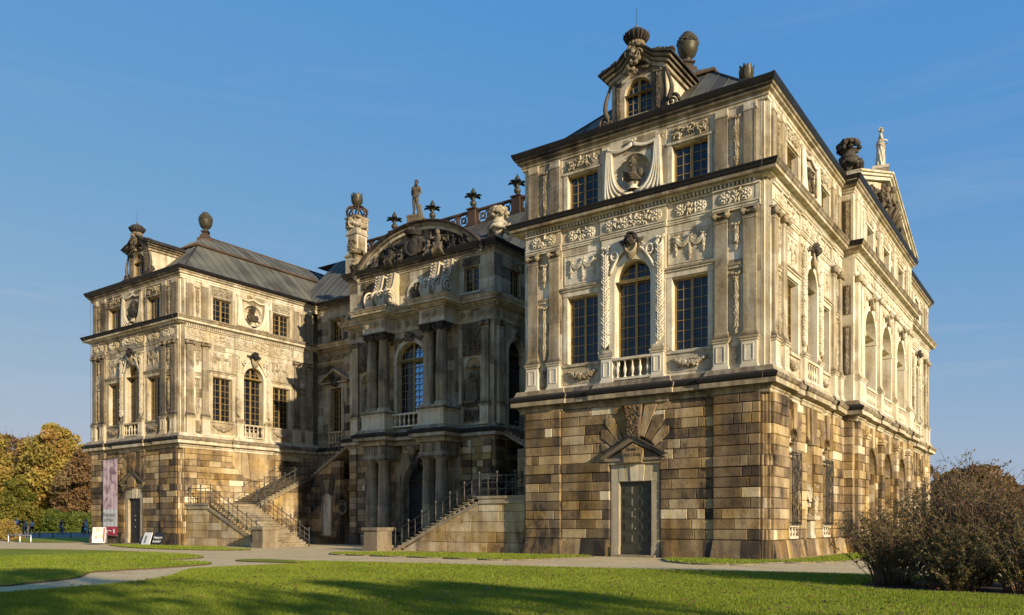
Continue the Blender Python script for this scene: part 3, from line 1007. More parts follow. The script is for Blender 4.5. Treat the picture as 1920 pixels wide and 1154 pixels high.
# profiles: bottom to top
P_BAND = [(0, 7.98), (.10, 8.02), (.10, 8.16), (.18, 8.22), (.18, 8.32), (.34, 8.36), (.50, 8.38), (.50, 8.62), (.57, 8.68), (.62, 8.80), (.62, 8.86), (.36, 9.0), (.26, 9.24), (.26, 9.26), (0, 9.26)]
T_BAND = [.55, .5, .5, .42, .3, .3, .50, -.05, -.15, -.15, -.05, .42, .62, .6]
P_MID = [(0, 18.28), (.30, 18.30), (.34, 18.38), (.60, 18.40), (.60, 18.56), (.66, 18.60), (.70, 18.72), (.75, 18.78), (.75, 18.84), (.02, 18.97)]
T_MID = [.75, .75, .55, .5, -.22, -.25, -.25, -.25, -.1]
P_TOP = [(0, 21.98), (.06, 22.0), (.06, 22.12), (.12, 22.16), (.12, 22.30), (.28, 22.36), (.28, 22.48), (.38, 22.52), (.42, 22.62)]
T_TOP = [.75, .7, .65, .6, .5, .34, .24, .22]
P_GUT = [(.42, 22.60), (.46, 22.66), (.52, 22.80), (.55, 22.90), (.44, 22.96), (.2, 22.9)]
P_PLINTH = [(.30, 0), (.14, .86), (.10, .95), (0, .97)]

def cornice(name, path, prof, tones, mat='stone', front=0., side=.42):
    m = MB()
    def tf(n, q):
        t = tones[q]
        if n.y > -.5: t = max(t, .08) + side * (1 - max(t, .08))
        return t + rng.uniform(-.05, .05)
    # split long runs so that neighbouring stones differ in tone
    m.sweep(path, prof, tf)
    return m.build(name, mat, palace)

def split_path(path, L=1.9):
    out = [path[0]]
    for a, b in zip(path, path[1:]):
        d = math.hypot(b[0] - a[0], b[1] - a[1])
        k = max(1, int(d / L))
        for i in range(k):
            out.append((a[0] + (b[0] - a[0]) * (i + 1) / k, a[1] + (b[1] - a[1]) * (i + 1) / k))
    return out

RIS = .78                     # projection of the side pavilion
RY0, RY1 = 13.95, 33.25
def outer(st, ris_st):
    return corner_merge([((-W, 46), (0, -1), [(0, 0), (46, 0)]), ((-W, 0), (1, 0), st), ((0, 0), (0, 1), [(u, d) for u, d in st if u < RY0 - .1] + [(RY0, 0)]),
                         ((0, RY0), (1, 0), [(0, 0), (RIS, 0)]), ((RIS, RY0), (0, 1), ris_st), ((RIS, RY1), (-1, 0), [(0, 0), (RIS, 0)]),
                         ((0, RY1), (0, 1), [(0, 0)] + [(u - .1, d) for u, d in st if u > .2]), ((0, 47.2), (-1, 0), [(0, 0), (W, 0)])])
RW = RY1 - RY0
RSTEP = stepped(0, RW, [(0, 2.0, .12), (5.9, 7.5, .12), (RW - 7.5, RW - 5.9, .12), (RW - 2.0, RW, .12)])
RFLAT = [(0, 0), (RW, 0)]
rb = outer(BAYSTEP, RSTEP); rf = outer(FLAT, RFLAT)
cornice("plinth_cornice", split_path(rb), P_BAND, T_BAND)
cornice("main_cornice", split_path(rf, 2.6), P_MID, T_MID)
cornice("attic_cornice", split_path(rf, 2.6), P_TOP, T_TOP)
m = MB(); m.sweep(rf, P_GUT, .3); m.build("eaves_gutter", 'gutter', palace)

def lpath(st):
    return corner_merge([((XL - W, 47), (0, -1), [(0, 0), (47, 0)]), ((XL - W, 0), (1, 0), st), ((XL, 0), (0, 1), [(u, d) for u, d in st] + [(14.4, st[-1][1])])])
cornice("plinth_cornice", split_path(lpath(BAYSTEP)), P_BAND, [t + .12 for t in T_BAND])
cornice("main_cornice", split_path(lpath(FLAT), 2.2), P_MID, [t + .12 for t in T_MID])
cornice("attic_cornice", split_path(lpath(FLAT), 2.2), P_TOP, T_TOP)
m = MB(); m.sweep(lpath(FLAT), P_GUT, .3); m.build("eaves_gutter", 'gutter', palace)

# ------------------------------------------------------------------ rusticated ground floor
CH = .511
ROWS = [(.95 + i * CH, .95 + (i + 1) * CH) for i in range(14)]
def stone_tone(rg, bias=0):
    q = rg.random()
    if q < .30: t = rg.uniform(.22, .35)
    elif q < .80: t = rg.uniform(.36, .52)
    elif q < .93: t = rg.uniform(.52, .62)
    else: t = rg.uniform(.72, .84)
    return max(.03, min(.97, t + bias))

def courses(mb, u0, u1, d0, d1, cut=None, seed=0, bias=0, rows=ROWS, string=7, lmin=.9, lmax=2.1, z_bias=True):
    rg = random.Random(seed)
    for i, (a, b) in enumerate(rows):
        iv = [(u0, u1)]
        if cut:
            for c0, c1 in cut(a, b):
                nv = []
                for x, y in iv:
                    if c1 <= x or c0 >= y: nv.append((x, y)); continue
                    if c0 > x: nv.append((x, c0))
                    if c1 < y: nv.append((c1, y))
                iv = nv
        dd = d1 + (.07 if i == string else 0)
        ea = .0 if i == string else .012
        for x, y in iv:
            p = x
            while p < y - .05:
                L = rg.uniform(lmin, lmax) if rg.random() > .15 else rg.uniform(.35, .6)
                q = min(y, p + L)
                if y - q < .35: q = y
                t = stone_tone(rg, bias - (.10 if (z_bias and i in (6, 7)) else 0))
                mb.block(p + .008, q - .008, a + ea, b - ea, d0, dd, t, .03)
                p = q

def plinth(mb, u0, u1, seed=0, bias=0, d=.0, cut=()):
    rg = random.Random(seed + 5)
    iv = [(u0, u1)]
    for c0, c1 in cut:
        nv = []
        for x, y in iv:
            if c1 <= x or c0 >= y: nv.append((x, y)); continue
            if c0 > x: nv.append((x, c0))
            if c1 < y: nv.append((c1, y))
        iv = nv
    for x, y in iv:
        p = x
        while p < y - .05:
            q = min(y, p + rg.uniform(.7, 1.5))
            if y - q < .4: q = y
            t = rg.choice([.08, .14, .2, .26, .3, .36, .5]) + bias
            a, b = p + .006, q - .006
            mb.raw([(a, 0, 0), (b, 0, 0), (b, 0, .93), (a, 0, .93), (a - (.1 if p == x else 0), -d - .30, 0), (b + (.1 if q == y else 0), -d - .30, 0), (b, -d - .16, .90), (a, -d - .16, .90), (a, -d - .12, .93), (b, -d - .12, .93)],
                   [(4, 5, 6, 7), (7, 6, 9, 8), (8, 9, 2, 3), (0, 4, 7, 8, 3), (1, 5, 6, 9, 2)], t)
            p = q

def voussoirs(mb, uc, zs, r, outs, d, seed, key=True, tones=None):
    """fan of wedge stones; outs = list of (angle0, angle1, outer z limit, outer radius)"""
    rg = random.Random(seed)
    for a0, a1, zmax, ro in outs:
        def pt(a, rr): return (uc + rr * math.cos(rad(a)), zs + rr * math.sin(rad(a)))
        def ext(a):
            k = ro
            s_ = math.sin(rad(a))
            if s_ > .05: k = min(k, (zmax - zs) / s_)
            return k
        a0_, a1_ = a0 + .5, a1 - .5
        mid = (a0 + a1) / 2
        pts = [pt(a0_, r), pt(a0_, ext(a0_)), pt(a1_, ext(a1_)), pt(a1_, r)]
        if abs(90 - mid) > 12:      # step the outer end like a course stone
            x = max(abs(pts[1][0] - uc), abs(pts[2][0] - uc)) * (1 if pts[1][0] > uc else -1) + uc
            top = max(pts[1][1], pts[2][1]); low = min(pts[1][1], pts[2][1])
            hi, lo = (pts[1], pts[2]) if pts[1][1] > pts[2][1] else (pts[2], pts[1])
            if pts[1][1] > pts[2][1]:
                pts = [pt(a0_, r), pts[1], (lo[0], hi[1]), pts[2], pt(a1_, r)]
            else:
                pts = [pt(a0_, r), pts[1], (lo[0], hi[1]), pts[2], pt(a1_, r)]
        mb.poly(pts, 0, d, rg.uniform(.36, .50) + (.10 if rg.random() > .8 else 0), .035)

def quoin_gap(mb, u0, u1, d, seed):
    courses(mb, u0, u1, -.2, d, seed=seed, lmin=2, lmax=3)

def base_skin(mb, u0, u1, ops=()):
    mb.wall(u0, u1, 0, 8.4, -.6, 0, ops, .55, sides=False)

def notch(mb, seed, bias, both=True):
    """the stepped corner between two facades, coursed like the piers"""
    rg = random.Random(seed + 50)
    for i, (a, c) in enumerate(ROWS):
        dd = .07 if i == 7 else 0
        for u0, u1, d in ((.02, .135, -.03), (.14, .27, .11)):
            for k in (0, 1) if both else (0,):
                x0, x1 = (u0, u1) if k == 0 else (W - u1, W - u0)
                mb.block(x0, x1, a + .01, c - .01, -.4, d + dd, stone_tone(rg, bias), .02)
    for u0, u1, d in ((.02, .135, .12), (.14, .27, .25)):
        for k in (0, 1) if both else (0,):
            x0, x1 = (u0, u1) if k == 0 else (W - u1, W - u0)
            mb.box(x0, x1, 0, .93, -.4, d, rg.choice([.1, .2, .4]))
            mb.box(x0, x1, 8.0, 8.4, -.4, d - .1, .4)

def base_end(F, name_seed, bias, portal=True, door_dark=False):
    """ground floor of a wing's end face with the pedimented portal"""
    loc, rz, sh = F
    uc = 7.1
    r = 1.46; zs = 4.9
    sk = MB()
    ops = [(uc - r, uc + r, 0, zs, 1), (uc - r, uc + r, zs, zs + r, 1)]
    sk.wall(.14, W - .14, 0, 8.4, -.7, 0, ops, .55, sides=False)
    sk.spandrel(uc, r, zs, zs + r, -.7, 0, .6)
    sk.build("ground_floor_wall", 'rust', palace, loc, rz, .5)
    b = MB()
    notch(b, name_seed, bias)
    def cut(a, c):
        zm = (a + c) / 2
        o = []
        if zm < zs: o.append((uc - r - .02, uc + r + .02))
        elif zm < zs + 2.3: 
            k = math.sqrt(max(.2, 1.72 ** 2 - (zm - zs) ** 2)); o.append((uc - k, uc + k))
        if zm > 6.2: o.append((uc - .75, uc + .75))
        return o
    courses(b, 2.62, 11.44, 0, .10, cut, name_seed, bias)
    courses(b, .27, 2.60, 0, .24, None, name_seed + 1, bias)
    courses(b, 11.46, W - .27, 0, .24, None, name_seed + 2, bias - .10)
    plinth(b, .27, 2.6, name_seed, bias, .12); plinth(b, 2.62, 11.44, name_seed + 3, bias, 0, [(uc - 1.75, uc + 1.75)]); plinth(b, 11.46, W - .27, name_seed + 4, bias, .12)
    voussoirs(b, uc, zs, r, [(20, 34, 8, 2.1), (36, 50, 6.95, 2.45), (51, 65, 7.45, 2.75), (66, 79, 7.95, 3.2), (101, 114, 7.95, 3.2), (115, 129, 7.45, 2.75), (130, 144, 6.95, 2.45), (146, 160, 8, 2.1)], .15, name_seed + 9)
    b.build("rusticated_blocks", 'rust', palace, loc, rz, .5)
    k = MB()
    k.poly([(uc - .34, zs + r - .1), (uc + .34, zs + r - .1), (uc + .50, 7.98), (uc - .50, 7.98)], 0, .30, .34, .03)
    rg = random.Random(5)
    for i in range(150):
        t = rg.random(); hw = .3 + .14 * t
        k.blob(uc + rg.uniform(-hw, hw), .31, zs + r + t * 1.5, .05, .06, .09, .30 + rg.uniform(-.1, .15), 1, rg.uniform(-1.5, 1.5))
    k.build("vermiculated_keystone", 'rust', palace, loc, rz, .5)
    # portal
    p = MB()
    p.quad((uc - r, -.30, 4.0), (uc + r, -.30, 4.0), (uc + r, -.30, zs + r), (uc - r, -.30, zs + r), .72)
    for s in (-1, 1):
        a, c = sorted((uc + s * .95, uc + s * 1.40)); p.box(a, c, .55, 4.0, -.6, .02, .62)
        p.box(a, c, .0, .55, -.6, .07, .62); p.box(a, c, 4.0, 4.9, -.6, .03, .66)
        a, c = sorted((uc + s * 1.40, uc + s * r)); p.box(a, c, 0, 4.9, -.6, -.06, .45)
    for x0, x1, y0, y1, t in ((-.95, -.55, -.95, -.62, .7), (-.53, -.24, -.60, -.30, .66), (-.22, .22, -.28, .28, .84), (.24, .53, .30, .60, .78), (.55, .95, .62, .95, .7)):
        p.poly([(uc + x0, 3.98), (uc + x1, 3.98), (uc + y1 if x0 > -.3 else uc + y1, 4.9), (uc + y0, 4.9)], -.55, .10 if abs(x0) < .3 else .045, t, .02)
    p.box(uc - 1.62, uc + 1.62, 4.9, 5.06, -.3, .16, .6); p.box(uc - 1.7, uc + 1.7, 5.06, 5.2, -.3, .26, .5)
    p.poly([(uc - 1.5, 5.2), (uc + 1.5, 5.2), (uc, 6.0)], -.3, .08, .5)
    for s in (-1, 1):
        p.poly([(uc + s * 1.85, 5.16), (uc + s * 1.85, 5.32), (uc, 6.32), (uc, 6.06)], -.3, .34, .40)
        p.poly([(uc + s * 1.9, 5.32), (uc + s * 1.9, 5.37), (uc, 6.38), (uc, 6.33)], -.3, .42, .22)
    p.box(uc - 1.25, uc + 1.25, 0, .12, -.6, .34, .5)
    p.build("portal", 'dress', palace, loc, rz, .5)
    p = MB(); p.poly([(uc - .52, 4.93), (uc + .52, 4.93), (uc + .64, 5.62), (uc, 5.97), (uc - .64, 5.62)], 0, .33, .50, .03)
    p.build("plaque", 'rust', palace, loc, rz, .5)
    # door leaves
    d = MB(); d.box(uc - .95, uc + .95, .12, 4.0, -.42, -.26, .4)
    dr = d.build("door", 'doordark' if door_dark else 'door', palace, loc, rz)
    for s in (-1, 1):
        l = MB()
        a, c = sorted((uc + s * .015, uc + s * .93))
        l.box(a, c, .14, 3.96, -.26, -.20, .4)
        x0, x1 = a + .18, c - .16
        for i in range(5):
            z0 = .72 + i * .64
            l.box(x0, x1, z0, z0 + .48, -.20, -.175, .4)
            l.block(x0 + .06, x1 - .06, z0 + .06, z0 + .42, -.19, -.145, .4, .03)
        l.box(a, c, .14, .52, -.20, -.17, .4)
        l.build("door_leaf", 'doordark' if door_dark else 'door', dr)
    h = MB()
    for z in (1.5, 2.1, 2.5):
        h.blob(uc - .08, -.15, z, .035, .05, .035, .6)
    h.build("handle", 'knob', dr)

base_end(FAC['R'], 11, 0.05)
base_end(FAC['L'], 41, .03, door_dark=True)  # closed leaves coloured near black in place of the open doorway's darkness

# inscription on the portal plaques
def text_mesh(body, size, mat, parent, loc, rx=Q, rz=0, ext=.006, name="inscription", sx=1):
    cu = bpy.data.curves.new("txt", 'FONT')
    cu.body = body; cu.size = size; cu.extrude = ext; cu.align_x = 'CENTER'; cu.align_y = 'CENTER'
    to = bpy.data.objects.new("txt", cu); COL.objects.link(to)
    bpy.context.view_layer.update()
    me = bpy.data.meshes.new_from_object(to.evaluated_get(bpy.context.evaluated_depsgraph_get()))
    bpy.data.objects.remove(to)
    me.name = name
    me.materials.clear(); me.materials.append(M[mat])
    o = bpy.data.objects.new(name, me); COL.objects.link(o)
    o.location = loc; o.rotation_euler = (rx, 0, rz); o.scale = (sx, 1, 1); o.parent = parent
    return o
M['letter'] = plain_mat("incised_dark_letters", (.03, .022, .014), .9, var=.2)
text_mesh("ANNO", .24, 'letter', palace, (-W + 7.1, -.335, 5.62))
text_mesh("MDCLXXIX", .22, 'letter', palace, (-W + 7.1, -.335, 5.34), sx=.86)

def base_side(F, seed, bias):
    """ground floor of the outer long side: two grilled shell niches either side of a statue niche"""
    loc, rz, sh = F
    sk = MB()
    G = [(3.05, 4.55), (9.5, 11.0)]
    ops = [(a, b, 1.15, 5.9, 1) for a, b in G] + [(a, b, 5.9, 6.65, 1) for a, b in G] + [(6.35, 7.7, 1.0, 6.3)]
    sk.wall(.14, W - .14, 0, 8.4, -.9, 0, ops, .62, sides=False)
    for a, b in G:
        sk.spandrel((a + b) / 2, .75, 5.9, 6.65, -.9, 0, .62)
        sk.quad((a, -.7, 1.1), (b, -.7, 1.1), (b, -.7, 6.7), (a, -.7, 6.7), .50)
        sk.box(a, b, 5.15, 5.35, -.7, .05, .7)
    sk.quad((6.35, -.6, 1), (7.7, -.6, 1), (7.7, -.6, 6.3), (6.35, -.6, 6.3), .74)
    sk.build("ground_floor_wall", 'rust', palace, loc, rz, .52)
    b = MB()
    notch(b, seed, bias)
    def cut(a, c):
        zm = (a + c) / 2
        o = [(6.33, 7.72)] if zm < 6.3 else [(6.1, 7.95)]
        for x, y in G:
            if zm < 5.9: o.append((x - .02, y + .02))
            elif zm < 6.75: o.append((x + .1, y - .1))
        return o
    courses(b, 2.72, 11.34, 0, .12, cut, seed, bias + .06)
    courses(b, .27, 2.70, 0, .26, None, seed + 1, bias)
    courses(b, 11.36, W - .0, 0, .26, None, seed + 2, bias + .08)
    plinth(b, .27, 2.6, seed, bias, .12); plinth(b, 2.62, 11.34, seed + 3, bias + .1, 0); plinth(b, 11.46, W - .2, seed + 4, bias + .2, .12)
    for uc in (3.8, 10.25):
        voussoirs(b, uc, 5.9, .78, [(8, 40, 8, 1.35), (40, 72, 7.95, 1.75), (108, 140, 7.95, 1.75), (140, 172, 8, 1.35)], .19, seed + int(uc))
        b.poly([(uc - .22, 6.6), (uc + .22, 6.6), (uc + .36, 7.98), (uc - .36, 7.98)], 0, .26, .5, .03)
    b.poly([(6.62, 6.0), (7.43, 6.0), (7.6, 7.98), (6.45, 7.98)], 0, .34, .42, .03)
    for s in (-1, 1):
        b.poly([(7.03 + s * .45, 6.2), (7.03 + s * .85, 6.45), (7.03 + s * .95, 7.98), (7.03 + s * .6, 7.98)], 0, .22, .55, .03)
    b.build("rusticated_blocks", 'rust', palace, loc, rz, .5)
    for a, c in G:
        uc = (a + c) / 2
        h = MB()
        for i in range(9):
            t = rad(10 + i * 20)
            h.blob(uc + .32 * math.cos(t), -.35, 5.95 + .30 * math.sin(t) , .11, .3, .40, .86, 1, t - Q)
        h.blob(uc, -.2, 5.55, .2, .25, .2, .8, 2)
        h.build("shell_hood", 'carve', palace, loc, rz, .5)
        g = MB()
        for i in range(7):
            u = a + .05 + (c - a - .1) * i / 6
            g.tube([(u + .05 * math.sin(k * 1.05 + i), .30 + .03 * math.sin(k * 1.3), 1.75 + k * .2) for k in range(19)], .018, 5, .5)
            g.tube([(u - .06 * math.sin(k * 1.05 + i), .31, 1.75 + k * .2) for k in range(19)], .012, 4, .5)
        for z in (1.72, 3.5, 5.38):
            g.tube([(a - .02, .32, z), (c + .02, .32, z)], .035, 5, .5)
        for u in (a, c):
            for z in (1.8, 5.3):
                g.tube([(u, .32, z), (u, -.1, z)], .03, 5, .5)
            g.tube([(u, .32, 1.72), (u, .32, 5.38)], .03, 5, .5)
        g.build("window_grille", 'grille', palace, loc, rz)
        balustrade(palace, a, c, .98, 1.72, .05, 3, .85, loc, rz)
    p = MB(); pedestal_geo(p, 6.65, 7.4, .97, 2.1, .22, .78)
    p.build("pedestal", 'dress', palace, loc, rz)
    g = MB(); garland(g, 7.03, 4.95, 6.0, .3, -.5, .7); g.build("garland", 'carve', palace, loc, rz)

base_side(FAC['S1'], 71, .10)
base_side(FAC['S3'], 91, .12)

def base_inner(F, seed, bias):
    """ground floor of the left wing towards the courtyard: plain blocks and one big keystone fan"""
    loc, rz, sh = F
    sk = MB(); sk.wall(.14, 15, 0, 8.4, -.6, 0, (), .55, sides=False)
    sk.build("ground_floor_wall", 'rust', palace, loc, rz, .5)
    b = MB()
    notch(b, seed, bias, False)
    courses(b, 1.4, 15, 0, .10, lambda a, c: [(5.6, 8.5)] if a > 6.4 else [], seed, bias, z_bias=False)
    courses(b, .27, 1.38, 0, .2, None, seed + 1, bias, lmin=1.0, lmax=1.5)
    plinth(b, .27, 14, seed, bias, .05)
    uc = 7.05
    b.poly([(uc - .35, 5.6), (uc + .35, 5.6), (uc + .62, 7.98), (uc - .62, 7.98)], 0, .24, .5, .03)
    for s in (-1, 1):
        b.poly([(uc + s * .37, 5.75), (uc + s * .95, 5.75), (uc + s * 1.3, 6.25), (uc + s * 1.3, 7.98), (uc + s * .64, 7.98)], 0, .18, .6, .03)
        b.poly([(uc + s * 1.32, 6.25), (uc + s * 1.9, 6.6), (uc + s * 2.2, 7.0), (uc + s * 2.2, 7.98), (uc + s * 1.32, 7.98)], 0, .14, .66, .03)
    b.build("rusticated_blocks", 'rust', palace, loc, rz, .5)
base_inner(FAC['LI'], 131, .14)

# ------------------------------------------------------------------ roofs
def slope(mb, e0, e1, t0, t1, pitch=.95, tone=.5):
    """roof plane eave e0-e1, top t0-t1, with raised standing seams running up the slope"""
    e0, e1, t0, t1 = map(Vector, (e0, e1, t0, t1))
    ex = (e1 - e0); L = ex.length; ex.normalize()
    a0 = (t0 - e0).dot(ex); a1 = (e1 - t1).dot(ex)
    up = (t0 - e0) - ex * a0
    n = ex.cross(up).normalized()
    if n.z < 0: n = -n
    k = max(1, round(L / pitch))
    def top(x):
        f = 1.0
        if a0 > 1e-6: f = min(f, x / a0)
        if a1 > 1e-6: f = min(f, (L - x) / a1)
        return max(0, min(1, f))
    xs = sorted(set([0, L] + [L * i / k for i in range(1, k)] + ([a0] if 0 < a0 < L else []) + ([L - a1] if 0 < a1 < L else [])))
    for x0, x1 in zip(xs, xs[1:]):
        f0, f1 = top(x0), top(x1)
        pts = [e0 + ex * x0, e0 + ex * x1, e0 + ex * x1 + up * f1, e0 + ex * x0 + up * f0]
        mb.raw(pts, [(0, 1, 2, 3)], tone + rng.uniform(-.30, .30))
    for i in range(1, k):
        x = L * i / k
        f = top(x)
        if f < .08: continue
        p0, p1 = e0 + ex * x, e0 + ex * x + up * f
        w = ex * .022; h = n * .04
        mb.raw([p0 - w, p0 + w, p1 + w, p1 - w, p0 - w + h, p0 + w + h, p1 + w + h, p1 - w + h], [(4, 5, 6, 7), (0, 4, 7, 3), (1, 5, 6, 2), (0, 1, 5, 4), (3, 2, 6, 7)], tone - .1)

def wing_roof(x0, x1, y0, y1):
    e = .50
    X0, X1, Y0, Y1 = x0 - e, x1 + e, y0 - e, y1 + e
    b = 5.0; zb = 26.75; z0 = 22.88
    rx = (X0 + X1) / 2; rr = (X1 - X0) / 2; zr = 28.75
    m = MB()
    E = [(X0, Y0, z0), (X1, Y0, z0), (X1, Y1, z0), (X0, Y1, z0)]
    B = [(X0 + b, Y0 + b, zb), (X1 - b, Y0 + b, zb), (X1 - b, Y1 - b, zb), (X0 + b, Y1 - b, zb)]
    kq, zk = 1.5, z0 + .52           # the slope flares out above the eaves
    K = [(X0 + kq, Y0 + kq, zk), (X1 - kq, Y0 + kq, zk), (X1 - kq, Y1 - kq, zk), (X0 + kq, Y1 - kq, zk)]
    for i in range(4):
        j = (i + 1) % 4
        slope(m, E[i], E[j], K[i], K[j]); slope(m, K[i], K[j], B[i], B[j])
    z2 = zb + .14; b2 = b - .12
    B2 = [(X0 + b2, Y0 + b2, z2), (X1 - b2, Y0 + b2, z2), (X1 - b2, Y1 - b2, z2), (X0 + b2, Y1 - b2, z2)]
    R0, R1 = (rx, Y0 + rr, zr), (rx, Y1 - rr, zr)
    slope(m, B2[0], B2[1], R0, R0); slope(m, B2[1], B2[2], R0, R1); slope(m, B2[2], B2[3], R1, R1); slope(m, B2[3], B2[0], R1, R0)
    ro = m.build("roof", 'roof', palace)
    t = MB()
    for i in range(4):
        j = (i + 1) % 4
        a, c = Vector(B2[i]), Vector(B2[j])
        t.tube([(a.x, -a.y, a.z - .06), (c.x, -c.y, c.z - .06)], .11, 6, .5)
        a, c, kk = Vector(E[i]), Vector(B[i]), Vector(K[i])
        t.tube([(a.x, -a.y, a.z + .02), (kk.x, -kk.y, kk.z + .02), (c.x, -c.y, c.z + .02)], .06, 5, .5)
    t.tube([(R0[0], -R0[1], zr + .02), (R1[0], -R1[1], zr + .02)], .09, 6, .5)
    t.build("roof_trim", 'trim', ro)
    p = MB()
    for y in (R0[1], R1[1]):
        p.lathe((rx, -y), [(.95, zr - .75), (.90, zr - .3), (.62, zr - .15), (.60, zr + .10), (.42, zr + .16), (.36, zr + .34), (.52, zr + .42), (.52, zr + .50)], 4, .5, False)
    p.build("urn_base", 'trim', ro)
    return ro, R0, R1
wing_roof(-W, 0, 0, 47.2)
wing_roof(XL - W, XL, 0, 47.2)

# roof of the middle block, with the terrace and its pierced parapet
m = MB()
slope(m, (XL - 3, 14.0, 22.88), (XR + 3, 14.0, 22.88), (XL - 3, 19.6, 28.9), (XR + 3, 19.6, 28.9))
slope(m, (XR + 3, 33.2, 22.88), (XL - 3, 33.2, 22.88), (XR + 3, 27.6, 28.9), (XL - 3, 27.6, 28.9))
m.raw([(XL - 6, 19.6, 28.9), (XR + 6, 19.6, 28.9), (XR + 6, 27.6, 28.9), (XL - 6, 27.6, 28.9)], [(0, 1, 2, 3)], .5)
m.build("roof", 'roof', palace)

def parapet():
    pr = empty("terrace_parapet", (0, 0, 0)); pr.parent = palace
    xs = [-48.2 + .0 + i * 4.96 for i in range(8)]
    xs = [-28.5 + 4.93 * k for k in (2, 1, 0, -1, -2, -3, -4)]
    f = MB()
    y = 20.0
    f.box(xs[-1], xs[0], 28.9, 29.2, -y - .12, -y + .12, .5); f.box(xs[-1], xs[0], 30.28, 30.46, -y - .16, -y + .16, .5)
    for a, b in zip(xs[1:], xs):
        n = 3
        cell = (b - a - .9) / n
        for i in range(n + 1):
            x = a + .45 + i * cell
            f.box(x - .17, x + .17, 29.2, 30.28, -y - .09, -y + .09, .5)
        for i in range(n):
            xc = a + .45 + (i + .5) * cell
            f.ring(xc, .17, .30, 29.74, -y - .07, -y + .07, .5, 12, 0, 360)
            for sx in (-1, 1):
                for sz in (-1, 1):
                    f.tube([(xc + sx * .2, -y, 29.74 + sz * .2), (xc + sx * (cell / 2 - .14), -y, 29.74 + sz * .5)], .05, 4, .5)
                    f.poly([(xc + sx * (cell / 2 - .17), 29.74 + sz * .54), (xc + sx * (cell / 2 - .17), 29.74 + sz * .30), (xc + sx * (cell / 2 - .45), 29.74 + sz * .54)], -y - .07, -y + .07, .5)
    f.build("pierced_panel", 'trim', pr)
    for x in xs:
        p = MB(); p.box(x - .42, x + .42, 28.9, 30.5, -y - .3, -y + .3, .5); p.box(x - .52, x + .52, 30.5, 30.62, -y - .4, -y + .4, .4); p.box(x - .5, x + .5, 28.9, 29.2, -y - .36, -y + .36, .4)
        p.build("pier", 'trim', pr)
    return xs
finial_x = parapet()
